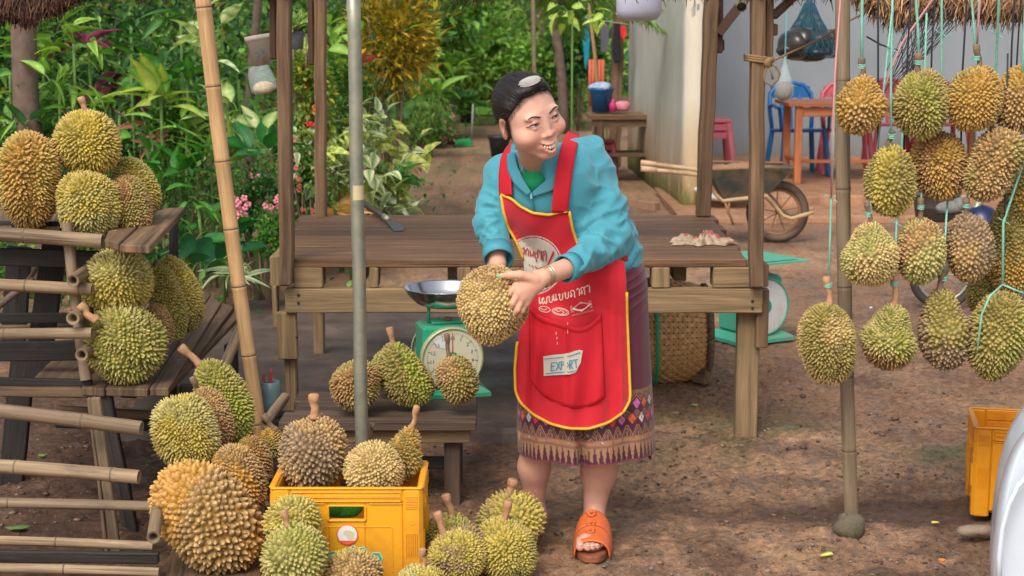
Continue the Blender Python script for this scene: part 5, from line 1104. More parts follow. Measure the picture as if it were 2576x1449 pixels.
# ---------------------------------------------------------------- white vehicle at the lower right corner
M['white_car'] = plain('white_car_paint', (206, 216, 226), .22, var=.02, spec=.6, coat=.6); M['car_dark'] = plain('car_dark', (34, 36, 38), .4)
cv = thing('white_vehicle', G(2700, 1440) * (1, 1, 0), 'rounded white corner of a parked vehicle at the lower right edge', 'vehicle')
cY0 = 3.62
prof = [(2481, 1480), (2482, 1420), (2487, 1340), (2496, 1270), (2508, 1205), (2526, 1150), (2550, 1105), (2580, 1070), (2630, 1040), (2720, 1018), (2900, 1008)]
V = []; nn = 26; P3 = [A(x, y, cY0) for x, y in prof]; low_ = P3[0] * (1, 1, 0) + (.01, 0, .22); P3 = [low_] + P3
for k, p in enumerate(P3):
    for j in range(nn):
        a = PI/2 * j/(nn-1); dep = .34; inw = .25
        # section: curves round from the side into the front
        dYk = .30*(1 - math.sin(a)); V.append((p[0] + .13*(1 - math.sin(a))**1.3 + .035*(1 - math.cos(a)), cY0 + dYk, CAMH + (p[2] - CAMH)*(1 + dYk/cY0*1.05)))
for k, p in enumerate(P3):
    pass
mcar = [(k*nn+j, (k+1)*nn+j, (k+1)*nn+j+1, k*nn+j+1) for k in range(len(P3)-1) for j in range(nn-1)]
# front face carries on to the right
base_n = len(V)
for k, p in enumerate(P3):
    q = V[k*nn + nn-1]
    for x in (.15, .5, 1.2): V.append((q[0] + x, q[1] - .02*x, q[2] + (0.0 if k < 8 else .02*x)))
for k in range(len(P3)-1):
    mcar.append((k*nn+nn-1, (k+1)*nn+nn-1, base_n+(k+1)*3, base_n+k*3))
    for j in range(2): mcar.append((base_n+k*3+j, base_n+(k+1)*3+j, base_n+(k+1)*3+j+1, base_n+k*3+j+1))
# back side of the fender
b2 = len(V)
for k, p in enumerate(P3):
    q = V[k*nn]; V.append((q[0] + .05, q[1] + .5, q[2])); V.append((q[0] + 1.2, q[1] + .6, q[2] + .02))
for k in range(len(P3)-1):
    mcar.append((k*nn, b2+k*2, b2+(k+1)*2, (k+1)*nn)); mcar.append((b2+k*2, b2+k*2+1, b2+(k+1)*2+1, b2+(k+1)*2))
ob = mesh_obj('fender', V, mcar, M['white_car'], cv, smooth=True); s_ = ob.modifiers.new('s', 'SUBSURF'); s_.levels = 1; s_.render_levels = 2
m_ = MB(); cre = [A(x, y, cY0 - .035) for x, y in ((2513, 1480), (2514, 1400), (2522, 1330), (2538, 1270), (2562, 1222), (2600, 1180), (2680, 1150))]; m_.tube(cre, .007, 8); m_.build('crease_moulding', M['white_car'], cv, smooth=True)
m_ = MB(); wcx = P3[1][0] + .75; m_.tube([np.array([wcx + .3*math.cos(a), cY0 + .25, .3 + .3*math.sin(a)]) for a in np.linspace(0, 2*PI, 33)], .09, 10, cap=False); m_.build('wheel', M['black_rubber'], cv, smooth=True)
m_ = MB(); m_.box((wcx, cY0 + .5, .32), (1.0, .3, .3)); m_.build('underbody', M['car_dark'], cv)
# ---------------------------------------------------------------- green grey plastic bottle-jar behind the bamboo pole
M['jar'] = plain('jar_plastic', (96, 118, 122), .3, var=.1, scale=8); M['straw_red'] = plain('red_straw', (170, 32, 40), .5)
jb = thing('cut_plastic_jug', G(682, 1110), 'blue grey cut open plastic jug holding red sticks behind the bamboo pole', 'jug'); q = A(682, 1045, 5.35); s_ = 1/PPM(q); zb_ = q[2]
m_ = MB(); m_.lathe((q[0], q[1], zb_), [(24*s_, 0), (27*s_, .02), (28*s_, .06), (26*s_, .075), (28*s_, .09), (24*s_, .118), (22*s_, .122), (23*s_, .11), (24*s_, .02), (.001, .01)], 28, cap=False); m_.build('shell', M['jar'], jb, smooth=True)
for k, (x0, x1, y1) in enumerate(((668, 664, 940), (674, 676, 932), (680, 682, 926), (685, 680, 936), (664, 660, 944), (690, 686, 946))):
    m_ = MB(); m_.tube([(A(x0, 1000, 5.35)), A(x1, y1, 5.35 + .02*(k % 3))], .0022, 6); m_.build('red_stick', M['straw_red'], jb)
m_ = MB(); m_.beam((q[0]-.1, q[1], zb_-.02), (q[0]+.12, q[1]+.03, zb_-.02), .14, .03); m_.beam((q[0]-.05, q[1], -.02), (q[0]-.05, q[1], zb_-.036), .06, .06, up=(0,1,0)); o_ = m_.build('support_board', M['black_wood'], rk)
# ---------------------------------------------------------------- cords
M['teal_cord'] = plain('teal_cord', (124, 186, 164), .55, var=.15, scale=60); M['black_cord'] = plain('black_cord', (44, 46, 50), .7); M['pink_cord'] = plain('pink_cord', (204, 140, 138), .6)
def cord(pts, mat, w_, label, Y=HY, knot=None, wrap=None):
    m_ = MB(); P = [A(x, y, Y + (dy if len(q_) > 2 else 0)) for q_ in pts for (x, y, dy) in [(q_ + (0,))[:3]]]
    ztop = P[-1] + (P[-1] - P[-2]) / np.linalg.norm(P[-1] - P[-2]) * .35
    m_.tube(P + [ztop], w_/2/PPM(P[0]), 6)
    if wrap: 
        x, y, wd = wrap; c_ = A(x, y, Y); s_ = 1/PPM(c_)
        for k in range(3): m_.tube([c_ + (wd/2*1.12*s_*math.cos(a), wd/2*1.12*s_*math.sin(a), (k*4-4 + 2*math.sin(a))*s_) for a in np.linspace(0, 2*PI, 13)], 1.9*s_, 5)
    if knot:
        x, y = knot; c_ = A(x, y, Y); s_ = 1/PPM(c_); m_.blob(c_, 4*s_, 5, .3, 1); m_.tube([c_, c_ + (-10*s_, 0, 4*s_), c_ + (-16*s_, -.005, 9*s_)], 1.5*s_, 5); m_.tube([c_, c_ + (9*s_, 0, -6*s_), c_ + (15*s_, -.004, -10*s_)], 1.5*s_, 5)
    o_ = m_.build('twine', mat, None, smooth=True, loc=P[0]); return tag(o_, label, 'cord', 'cords the durians hang from')
Tc, Kc, Pc = M['teal_cord'], M['black_cord'], M['pink_cord']
cord([(2168, 168), (2168, 60), (2169, 0)], Tc, 8, 'teal cord holding the golden brown durian leftmost in the top row', wrap=(2168, 166, 15))
cord([(2312, 160), (2309, 70), (2304, 0)], Tc, 7, 'teal cord of the round green durian in the top row', wrap=(2311, 156, 16))
cord([(2456, 148), (2450, 70), (2444, 0)], Tc, 6, 'teal cord of the golden olive durian in the top row', wrap=(2456, 145, 15))
cord([(2458, 120, .02), (2461, 60), (2466, 0)], Pc, 5, 'pink cord beside the stem of the third durian in the top row')
cord([(2242, 345), (2241, 240), (2243, 124)], Tc, 6, 'teal cord of the durian hanging alone below the first two', Y=HY - .01, wrap=(2243, 342, 14), knot=(2244, 122))
cord([(2243, 122), (2244, 60), (2246, 0)], Kc, 3, 'thin black cord tied above the teal one between the first two durians', Y=HY - .01)
cord([(2366, 335, .05), (2369, 230, .03), (2369, 86)], Tc, 6, 'teal cord of the reddish brown durian in the second row', knot=(2369, 84))
cord([(2369, 84), (2372, 40), (2371, 0)], Kc, 3, 'thin black cord above the cord of the reddish brown durian')
cord([(2497, 342), (2504, 200, .08), (2509, 88)], Tc, 6, 'teal cord of the large tilted durian', wrap=(2497, 340, 14), knot=(2509, 86))
cord([(2509, 88), (2512, 40), (2514, 0)], Kc, 3.5, 'thin black cord above the cord of the tilted durian')
cord([(2572, 200), (2575, 120), (2577, 60)], Tc, 6, 'teal cord at the right edge above the golden durian')
cord([(2208, 400, .12), (2209, 200, .1), (2209, 0, .1)], Kc, 5, 'black cord passing between the first two durians of the top row')
cord([(2272, 440, .12), (2278, 240, .1), (2290, 0, .1)], Kc, 5, 'black cord left of the round green durian')
cord([(2341, 300, .14), (2344, 120, .1), (2352, 0, .1)], Kc, 4.5, 'black cord passing behind the round green durian')
cord([(2417, 400, .14), (2420, 200, .1), (2432, 0, .1)], Kc, 5, 'black cord between the second and third durians of the top row')
cord([(2540, 300, .14), (2545, 120, .1), (2552, 0, .1)], Kc, 5, 'black cord left of the durian at the right edge')
cord([(2553, 250, .18), (2560, 120, .14), (2568, 0, .1)], Kc, 4, 'second black cord near the right edge')
cord([(2190, 540), (2192, 420, .12), (2204, 405, .12), (2212, 330, .1)], Tc, 5, 'teal cord of the pear shaped durian', Y=HY - .05, wrap=(2186, 538, 13))
cord([(2317, 522), (2319, 430, .12), (2322, 330, .1)], Tc, 5, 'teal cord of the round tan durian in the third row', wrap=(2316, 520, 14))
cord([(2431, 516), (2452, 330, .14), (2455, 240, .14)], Tc, 5, 'teal cord of the grey brown durian in the third row', wrap=(2431, 516, 14))
cord([(2251, 712), (2255, 560), (2262, 460, .12)], Tc, 5.5, 'teal cord of the green top shaped durian', Y=HY - .02, wrap=(2250, 712, 16), knot=(2256, 562))
cord([(2374, 700), (2380, 560), (2384, 500, .1)], Tc, 5.5, 'teal cord of the tall grey olive durian', wrap=(2374, 699, 15))
cord([(2084, 716), (2088, 600), (2091, 502)], Tc, 6, 'teal cord of the pale oval durian hanging lowest at the left', Y=HY - .04, wrap=(2083, 716, 17), knot=(2091, 500))
cord([(2091, 502), (2094, 330, -.05), (2101, 180, -.05), (2114, 0)], Pc, 5, 'long pink cord tied above the teal cord beside the bamboo pole', Y=HY - .04, knot=(2092, 498))
cord([(2522, 716, -.02), (2524, 560), (2526, 554)], Tc, 7, 'teal cord of the big green durian at the lower right', knot=(2526, 556))
cord([(2527, 554), (2529, 500), (2530, 440)], Kc, 5, 'black cord above the big green durian at the lower right')
m_ = MB(); sq = [A(x, y, HY - .03 + dy) for x, y, dy in ((2522, 716, -.035), (2490, 745, -.07), (2470, 790, -.078), (2462, 850, -.07), (2456, 905, -.03))]; m_.tube(sq, 2.6/PPM(sq[0]), 6); m_.tube([A(2522, 716, HY-.06), A(2560, 732, HY-.07), A(2595, 745, HY-.03)], 2.6/PPM(sq[0]), 6); tag(m_.build('wrapping_cord', Tc, None, smooth=True, loc=sq[0]), 'teal cord wrapped around the big green durian', 'cord')
# tangle of black fibres and pink cord at the thatch edge
rs = np.random.RandomState(5); m_ = MB()
for k in range(34):
    x0 = 2240 + rs.rand()*60; y0 = 150 + rs.rand()*60; x1 = 2290 + rs.rand()*120; y1 = 10 + rs.rand()*60
    m_.tube([A(x0 - 20*rs.rand(), y0 + 60*rs.rand()*.6, 5.0), A((x0+x1)/2 + rs.normal()*8, (y0+y1)/2 + rs.normal()*8, 5.0), A(x1, y1, 5.0 + rs.rand()*.1)], .0011, 4, cap=False)
m_.tube([A(2180, 92, 5.0), A(2215, 112, 5.0), A(2262, 128, 5.0)], .003, 5)
tag(m_.build('fibre_tangle', Kc, None, loc=A(2270, 120, 5.0)), 'tangle of black twine fibres hanging under the right thatch edge', 'twine', kind='stuff')
m_ = MB(); p_ = [A(x, y, 4.98) for x, y in ((2215, 250), (2240, 180), (2268, 110), (2310, 50), (2345, 0), (2370, -40))]; m_.tube(p_, .0035, 5); tag(m_.build('pink_string', Pc, None, smooth=True, loc=p_[0]), 'pink string slanting up through the black twine tangle', 'string')
# ---------------------------------------------------------------- thatch edges
M['straw'] = attrmat('thatch_straw', .9, .3, 30, spec=.2)
def thatch(name, x0, x1, yt, yb, Y, n_, cols, seed, label, lean=0, raggy=26, thick=.10):
    rs = np.random.RandomState(seed); V = []; Fc = []; C = []
    for k in range(n_):
        x = x0 + (x1 - x0) * rs.rand(); f_ = (x - x0)/(x1 - x0); yb_ = np.interp(f_, np.linspace(0, 1, len(yb)), yb) + rs.normal() * raggy * .5 - rs.rand() * 20
        Yk = Y + rs.rand() * thick; a = A(x + rs.normal()*4, yt - 60, Yk + .18); m0 = A(x + lean*.5 + rs.normal()*6, (yt + yb_)/2 - 6, Yk + .05); e = A(x + lean + rs.normal()*10, yb_, Yk)
        w_ = rs.uniform(.0014, .0034); c = lin(cols[rs.randint(len(cols))]) * rs.uniform(.7, 1.15); dv = np.array([w_, rs.normal()*.001, 0]); b0 = len(V)
        V += [a - dv, a + dv, m0 - dv, m0 + dv, e - dv*.3, e + dv*.3]; Fc += [(b0, b0+1, b0+3, b0+2), (b0+2, b0+3, b0+5, b0+4)]; C += [c]*6
    o_ = mesh_obj(name, V, np.array(Fc), M['straw'], None, col=np.array(C), loc=A((x0+x1)/2, yt, Y)); return tag(o_, label, 'thatch', kind='stuff')
thatch('thatch_eave', -60, 205, -10, (48, 62, 50, 66, 40, 22, -6), 5.55, 2600, [(70, 46, 36), (86, 58, 44), (52, 34, 28), (104, 74, 54)], 1, 'dark brown thatch fringe hanging in at the upper left corner')
thatch('thatch_eave', 2150, 2640, -10, (-10, 30, 62, 58, 30, 44, 40, 52, 40, 36), 5.45, 4200, [(150, 112, 78), (120, 86, 60), (176, 138, 98), (90, 64, 48)], 2, 'tan thatch fringe along the upper right edge', lean=-14, raggy=34, thick=.3)
thatch('thatch_eave', 200, 2150, -30, (4, -6, 6, -4, 2), 5.7, 1500, [(60, 42, 34), (82, 58, 44)], 3, 'thin dark straw ends hanging along the top edge', raggy=22)
# ---------------------------------------------------------------- white lantern
M['lantern_w'] = plain('white_lampshade', (206, 210, 232), .35, var=.02, spec=.5)
ln = thing('hanging_lamp', A(1607, 10, 6.2), 'white round plastic lamp hanging at the top edge above the woman', 'lamp'); q = A(1607, 53, 6.2); s_ = 1/PPM(q)
m_ = MB(); m_.lathe(q, [(.001, 0), (30*s_, .001), (44*s_, .006), (53*s_, .018), (57*s_, .04), (58*s_, .16), (50*s_, .19), (20*s_, .21)], 40, cap=False); m_.build('shade', M['lantern_w'], ln, smooth=True)
m_ = MB(); m_.tube([q + (0, 0, .2), q + (0, 0, .75)], .004, 6); m_.build('cable', M['black_cord'], ln)
m_ = MB(); q = A(1864, 8, 6.0); m_.lathe(q, [(.001, .0), (.016, .001), (.021, .006), (.022, .012), (.016, .018), (.018, .08)], 24, axis=(-.1, -1, -.2), cap=False); tag(m_.build('round_cap', plain('round_cap', (196, 178, 150), .5), None, smooth=True, loc=q), 'small round pale cap under the roof beside the right front post', 'fitting')
# ================================================================== THE WOMAN
from mathutils import noise as mnoise
class Sdf:
    def __init__(s, lo, hi, h):
        s.lo = np.array(lo, float); s.h = h; s.ax = [np.arange(lo[i], hi[i] + h, h) for i in range(3)]
        s.F = np.full([len(a) for a in s.ax], 500.0, np.float32)
    def region(s, lo, hi):
        sl = []
        for i in range(3):
            a = int(np.clip((lo[i] - s.lo[i]) / s.h, 0, len(s.ax[i]) - 1)); b_ = int(np.clip((hi[i] - s.lo[i]) / s.h + 2, 0, len(s.ax[i]))); sl.append(slice(a, max(b_, a + 1)))
        G_ = np.meshgrid(*[s.ax[i][sl[i]] for i in range(3)], indexing='ij'); return tuple(sl), np.stack(G_, -1)
    def apply(s, prim, k=0.0, sub=False):
        fn, lo, hi = prim; mg = k + 3 * s.h + (.0 if not sub else 0)
        sl, P = s.region(lo - mg, hi + mg); d = fn(P); f = s.F[sl]
        if sub: d = -d; s.F[sl] = smax(f, d, k)
        else: s.F[sl] = smin(f, d, k)
def smin(a, b_, k):
    if k <= 0: return np.minimum(a, b_)
    h = np.clip(.5 + .5 * (b_ - a) / k, 0, 1); return b_ * (1 - h) + a * h - k * h * (1 - h)
def smax(a, b_, k): return -smin(-a, -b_, k)
def ell(c, r, R=None):
    c = np.array(c, float); r = np.array(r, float) * np.ones(3)
    def f(P):
        q = P - c
        if R is not None: q = q @ R
        k0 = np.linalg.norm(q / r, axis=-1); k1 = np.linalg.norm(q / r**2, axis=-1) + 1e-9; return k0 * (k0 - 1) / k1
    m_ = r.max(); return f, c - m_, c + m_
def cone(a, b_, r1, r2=None, flat=None):
    a = np.array(a, float); b_ = np.array(b_, float); r2 = r1 if r2 is None else r2; ba = b_ - a; L2 = ba @ ba + 1e-12
    def f(P):
        t_ = np.clip(((P - a) @ ba) / L2, 0, 1); d = P - a - t_[..., None] * ba
        if flat is not None: ax_, k_ = flat; d = d + (d @ ax_)[..., None] * ax_ * (k_ - 1)
        return np.linalg.norm(d, axis=-1) - (r1 + (r2 - r1) * t_)
    m_ = max(r1, r2); return f, np.minimum(a, b_) - m_, np.maximum(a, b_) + m_
def surfnet(Fd, lo, h):
    S = Fd < 0; c8 = [(i, j, k) for i in (0, 1) for j in (0, 1) for k in (0, 1)]
    n = np.array(Fd.shape) - 1; cnt = sum(S[i:i+n[0], j:j+n[1], k:k+n[2]].astype(np.int8) for i, j, k in c8)
    mixd = (cnt > 0) & (cnt < 8); idx = np.argwhere(mixd); vid = np.full(mixd.shape, -1, np.int64); vid[mixd] = np.arange(len(idx))
    val = {c: Fd[idx[:, 0]+c[0], idx[:, 1]+c[1], idx[:, 2]+c[2]] for c in c8}; acc = np.zeros((len(idx), 3)); w_ = np.zeros(len(idx))
    for a in c8:
        for ax_ in range(3):
            if a[ax_] == 0:
                b_ = list(a); b_[ax_] = 1; b_ = tuple(b_); va, vb_ = val[a], val[b_]; m_ = (va < 0) != (vb_ < 0)
                t_ = np.where(m_, va / (va - vb_ + 1e-12), 0); p = np.tile(np.array(a, float), (len(idx), 1)); p[:, ax_] += t_; acc[m_] += p[m_]; w_ += m_
    V = (idx + acc / w_[:, None]) * h + lo; Q = []
    for ax_ in range(3):
        o1, o2 = [(1, 2), (2, 0), (0, 1)][ax_]
        sl0 = [slice(None)] * 3; sl1 = [slice(None)] * 3; sl0[ax_] = slice(0, -1); sl1[ax_] = slice(1, None)
        ch = S[tuple(sl0)] != S[tuple(sl1)]; e = np.argwhere(ch); ok = (e[:, o1] > 0) & (e[:, o2] > 0) & (e[:, o1] < n[o1]) & (e[:, o2] < n[o2]); e = e[ok]
        if not len(e): continue
        def vv(d1, d2): q = e.copy(); q[:, o1] += d1; q[:, o2] += d2; return vid[q[:, 0], q[:, 1], q[:, 2]]
        q = np.stack([vv(-1, -1), vv(0, -1), vv(0, 0), vv(-1, 0)], 1); sgn = S[e[:, 0], e[:, 1], e[:, 2]]
        q[~sgn] = q[~sgn][:, ::-1]; Q.append(q)
    return V, np.concatenate(Q)
def normals(V, Q):
    n = np.cross(V[Q[:, 2]] - V[Q[:, 0]], V[Q[:, 3]] - V[Q[:, 1]]); N_ = np.zeros_like(V)
    for k in range(4): np.add.at(N_, Q[:, k], n)
    return N_ / (np.linalg.norm(N_, axis=1, keepdims=True) + 1e-12)
WY = 4.60
def W(px, py, d=0.0): return A(px, py, WY + d)
SP = 1 / 850.0
wm = thing('person', G(1460, 1370) * (1, 1, 0), 'smiling woman in teal jacket and red apron bending over, holding a durian', 'person')
# ---- head frame (fitted to the face in the photograph)
def Rm(yaw, pitch, roll):
    Rz = np.array([[math.cos(yaw), -math.sin(yaw), 0], [math.sin(yaw), math.cos(yaw), 0], [0, 0, 1]]); Rx = np.array([[1, 0, 0], [0, math.cos(pitch), -math.sin(pitch)], [0, math.sin(pitch), math.cos(pitch)]])
    Ry = np.array([[math.cos(roll), 0, math.sin(roll)], [0, 1, 0], [-math.sin(roll), 0, math.cos(roll)]]); return Rz @ Rx @ Ry @ np.diag([1, -1, 1.])
HR = Rm(0.62, 0.2308, -0.3396); HT = np.array([0.0435, 4.380, 1.304]); HS = 1.03e-3
def H2W(P): return np.asarray(P, float) @ (HR * HS).T + HT
def W2H(P): return (np.asarray(P, float) - HT) @ HR / HS
# ---- head SDF in millimetres
hd = Sdf((-92, -122, -150), (92, 124, 130), 1.9)
def hu(p, k=10): hd.apply(p, k)
def hsb(p, k=5): hd.apply(p, k, True)
hu(ell((0, -15, 27), (72, 86, 73)), 0); hu(ell((0, 27, -12), (68, 57, 76)), 18); hu(ell((0, 33, -62), (56, 48, 44)), 18); hu(ell((0, 66, -98), (26, 20, 17)), 22)
for s in (-1, 1):
    hu(ell((s*41, 60, -37), (29, 25, 25)), 16); hu(ell((s*52, 34, -42), (20, 30, 28)), 18); hu(ell((s*29, 70, 20), (24, 9, 7)), 14)
hu(cone((0, 76, 4), (0, 86, -28), 6, 8.5), 12); hu(ell((0, 91, -35), (11, 10, 7.5)), 8)
for s in (-1, 1): hu(ell((s*13, 84, -38), (7.5, 8, 6)), 6)
hu(ell((0, 74, -64), (33, 20, 20)), 12)
def mz(x, z0, c): return z0 + c * (x/28)**2
def my(x, y0=95): return y0 - 15 * (x/28)**2
xx = np.linspace(-32, 32, 9)
for a, b_ in zip(xx[:-1], xx[1:]):
    hu(cone((a, my(a, 94), mz(a, -62, 5)), (b_, my(b_, 94), mz(b_, -62, 5)), 2.6 + .8*(1-abs(a+b_)/64)), 3)
    hu(cone((a, my(a, 92), mz(a, -87, 27)), (b_, my(b_, 92), mz(b_, -87, 27)), 2.8 + 1.8*(1-abs(a+b_)/64)), 4)
for s in (-1, 1):
    hsb(ell((s*33, 88, -1), (15, 7.5, 6)), 9); hsb(cone((s*24, 94, -44), (s*37, 84, -66), 1.3), 9); hsb(ell((s*6.5, 91, -44), (3.6, 4.5, 2.0)), 2)
    hu(cone((s*20, 77, 5), (s*33, 79, 7.5), 1.6, 1.8), 8); hu(cone((s*33, 79, 7.5), (s*47, 70, 2), 1.8, 1.2), 8)
    hu(cone((s*21, 77, -6), (s*34, 78, -8), 1.6, 1.8), 9); hu(cone((s*34, 78, -8), (s*46, 69, -3), 1.8, 1.2), 9)
for a, b_ in zip(xx[:-1], xx[1:]):
    t0_ = 1 - (abs(a+b_)/2/29)**2; hsb(cone((a*.9, my(a, 98), mz(a, -73.5, 16)), (b_*.9, my(b_, 98), mz(b_, -73.5, 16)), 1.8 + 4.9*t0_), 1.2)
for s in (-1, 1):
    hu(ell((s*75, -10, -16), (8, 17, 29)), 4); hu(ell((s*77, -6, -40), (6, 9, 11)), 5); hsb(ell((s*84, -5, -12), (8, 9, 17)), 3)
hu(cone((0, -20, -40), (6, -28, -88), 38, 33), 20)
Vh, Qh = surfnet(hd.F, hd.lo, hd.h)
def hsurf(x, z, off=0.6):
    i = int(round((x - hd.lo[0]) / hd.h)); k = int(round((z - hd.lo[2]) / hd.h)); col_ = hd.F[i, :, k]; j = np.where(col_ < 0)[0].max(); y = hd.ax[1][j] + hd.h * col_[j] / (col_[j] - col_[j+1] + 1e-9); return np.array([x, y + off, z])
Nh = normals(Vh, Qh)
# smooth the stair steps a little
def relax(V, Q, it=2, f=.5):
    for _ in range(it):
        Sx = np.zeros_like(V); c = np.zeros(len(V))
        for a, b_ in ((0, 1), (1, 2), (2, 3), (3, 0)):
            for p, q in ((a, b_), (b_, a)): np.add.at(Sx, Q[:, p], V[Q[:, q]]); np.add.at(c, Q[:, p], 1)
        V = V * (1 - f) + f * Sx / c[:, None]
    return V
Vh = relax(Vh, Qh, 2, .45)
skin = lin((218, 170, 148)); Ch = np.tile(skin, (len(Vh), 1)); x, y, z = Vh.T
def blend(C, c, w_): w_ = np.clip(w_, 0, 1)[:, None]; return C * (1 - w_) + lin(c) * w_
gs = lambda cx, cz, rx, rz: np.exp(-((np.abs(x) - cx)/rx)**2 - ((z - cz)/rz)**2) * (y > 30)
Ch = blend(Ch, (218, 132, 112), .5 * gs(40, -32, 22, 18)); Ch = blend(Ch, (214, 124, 108), .55 * np.exp(-(x/14)**2 - ((z+35)/9)**2) * (y > 80))
Ch = blend(Ch, (190, 136, 112), .5 * (z < -95)); Ch = blend(Ch, (182, 128, 108), .5 * np.exp(-((z - 70)/14)**2) * (y > 20))  # shade under the jaw and along the hairline painted into the skin
hlv = z - (1.22*y + 4 - 20*(np.abs(x)/78)**2); Ch = blend(Ch, (92, 66, 58), .75*np.clip((hlv + 13)/13, 0, 1)*(y > -5))
lipz = np.minimum(np.abs(z - mz(x, -62, 5)), np.abs(z - mz(x, -87, 27))); lw = (np.abs(x) < 32) & (y > 70)
Ch = blend(Ch, (198, 92, 88), .6 * lw * np.clip((4.0 - lipz)/1.8, 0, 1))
cav = lw & (np.abs(z - mz(x, -73.5, 16)) < 8) & (y < my(x, 92)) & (np.abs(x) < 30)
Ch = blend(Ch, (110, 44, 40), 1.0 * cav)
Ch = blend(Ch, (168, 108, 90), .6 * (np.abs(x) > 76) * (y > -20) * (y < 8) * (z > -46))
Ch = blend(Ch, (206, 152, 130), .4 * gs(33, 2, 17, 7)); Ch = blend(Ch, (120, 50, 44), .9 * (np.exp(-((np.abs(x) - 6.5)/3.0)**2 - ((z + 44)/1.8)**2) > .5) * (y > 80))  # eye sockets shaded by a darker skin colour; nostrils painted dark
# ---- body SDF in world metres: arms, hands, neck, legs, feet as one figure
b0_ = lambda *a, **k: None
bd = Sdf((-.20, 4.12, .0), (.42, 4.92, 1.42), .006)
shR, elR, wrR = W(1260, 430, .05), W(1242, 560, .0), W(1252, 665, -.14)
shL, elL, cuL, wrL = W(1490, 430, .06), W(1532, 600, -.04), W(1432, 672, -.24), W(1364, 697, -.33)
P_ = lambda *a: bd.apply(*a)
P_(cone(W(1400, 520, .04), W(1500, 650, .10), .13, .12), .0); P_(cone(W(1500, 650, .1), W(1480, 760, .1), .12, .13), .05)
P_(cone(shR, elR, .030, .028), .02); P_(cone(elR, wrR, .028, .026), .02); P_(cone(shL, elL, .036, .034), .02); P_(cone(elL, cuL, .034, .030), .02)
P_(cone(H2W((2, -22, -60)), W(1352, 432, -.02), .040, .043), .0); P_(cone(W(1352, 432, -.02), W(1356, 470, .01), .043, .060), .02); P_(cone(shR + (.04, 0, -.01), shL - (.03, 0, .01), .035), .03)
hipL, hipR = W(1525, 760, .08), W(1420, 760, .08)
kneeR, ankR = W(1352, 1090, .05), W(1346, 1288, .12); kneeL, ankL = W(1512, 1100, .02), W(1492, 1312, .06)
P_(cone(hipR, kneeR, .085, .056), .03); P_(cone(kneeR, W(1344, 1175, .09), .050, .046), .02); P_(cone(W(1344, 1175, .09), ankR, .044, .027), .03)
P_(cone(hipL, kneeL, .085, .058), .03); P_(cone(kneeL, W(1506, 1185, .06), .055, .051), .02); P_(cone(W(1506, 1185, .06), ankL, .049, .028), .03)
def foot(ank, gx, gy, tx, ty, s):
    """foot from the ankle: heel, instep, ball; sole height .03"""
    h_ = np.array([gx, gy, .052]); t_ = np.array([tx, ty, .045]); P_(cone(ank, h_ + (0, .0, .02), .031, .030), .02); P_(cone(ank + (0, -.01, -.02), (h_ + t_)/2 + (0, 0, .018), .028, .026), .03)
    P_(cone(h_, t_, .027, .028), .02); sd = np.array([1, 0, 0]) * s; P_(cone((h_+t_)/2, t_ + sd*.018, .022, .022), .02); P_(cone((h_+t_)/2, t_ - sd*.018, .022, .022), .02)
bd_lo = None
hx = ankL[0]; foot(ankL, hx + .004, 4.63, hx - .018, 4.475, 1); hxR = ankR[0]; foot(ankR, hxR - .01, 4.78, hxR - .05, 4.63, -1)
Vb, Qb = surfnet(bd.F, bd.lo, bd.h); Vb = relax(Vb, Qb, 2, .4)
# fine toes and the two hands get their own finer grid, merged into the same body mesh
parts_V, parts_Q, parts_C = [H2W(Vh)], [Qh[:, ::-1]], [Ch]
Cb = np.tile(lin((206, 156, 132)), (len(Vb), 1)); lowm = np.clip((.32 - Vb[:, 2]) / .3, 0, 1)[:, None]; Cb = Cb * (1 - lowm) + lin((198, 146, 128)) * lowm
parts_V.append(Vb); parts_Q.append(Qb); parts_C.append(Cb)
HD = WY - .33
def Hh(px, py, d=0.0): return A(px, py, HD + d)
hf = Sdf(tuple(np.minimum(Hh(1225, 830, -.08), Hh(1225, 830, .14))), tuple(np.maximum(Hh(1460, 630, -.08), Hh(1460, 630, .16))), .0022)
hp = lambda p, k=.006: hf.apply(p, k)
u_ = SP * .93
wrist = Hh(1366, 698, .0); hp(cone(cuL, wrist, .029, .0245), 0)
kn = {'i': Hh(1300, 719, -.028), 'm': Hh(1306, 735, -.034), 'r': Hh(1314, 749, -.032), 'p': Hh(1323, 762, -.024)}
for k_, r_ in (('i', .0135), ('m', .014), ('r', .0135), ('p', .012)): hp(cone(wrist + (-.01, 0, 0) + (kn[k_] - wrist)*.1, kn[k_], .019, r_), .010)
hp(ell((wrist + kn['m'])/2 + (0, .004, 0), (.036, .018, .026)), .012)
for q in ((kn['i'], Hh(1281, 737, -.036), Hh(1262, 745, -.030), Hh(1246, 749, -.018), (.0105, .0095, .0085, .0068)),
          (kn['m'], Hh(1288, 764, -.042), Hh(1269, 773, -.036), Hh(1251, 777, -.022), (.011, .010, .0088, .007)),
          (kn['r'], Hh(1301, 779, -.038), Hh(1287, 793, -.032), Hh(1272, 802, -.020), (.0105, .0095, .0082, .0066)),
          (kn['p'], Hh(1313, 782, -.026), Hh(1305, 794, -.018), Hh(1298, 803, -.006), (.0092, .008, .0072, .006))):
    for a, b_, ra, rb_ in zip(q[:3], q[1:4], q[4][:3], q[4][1:]): hp(cone(a, b_, ra, rb_), .003)
thp = (Hh(1345, 703, -.02), Hh(1308, 692, -.035), Hh(1283, 692, -.036), Hh(1262, 694, -.024))
for a, b_, ra, rb_ in zip(thp[:3], thp[1:], (.016, .0125, .0105), (.0125, .0108, .0075)): hp(cone(a, b_, ra, rb_), .005)
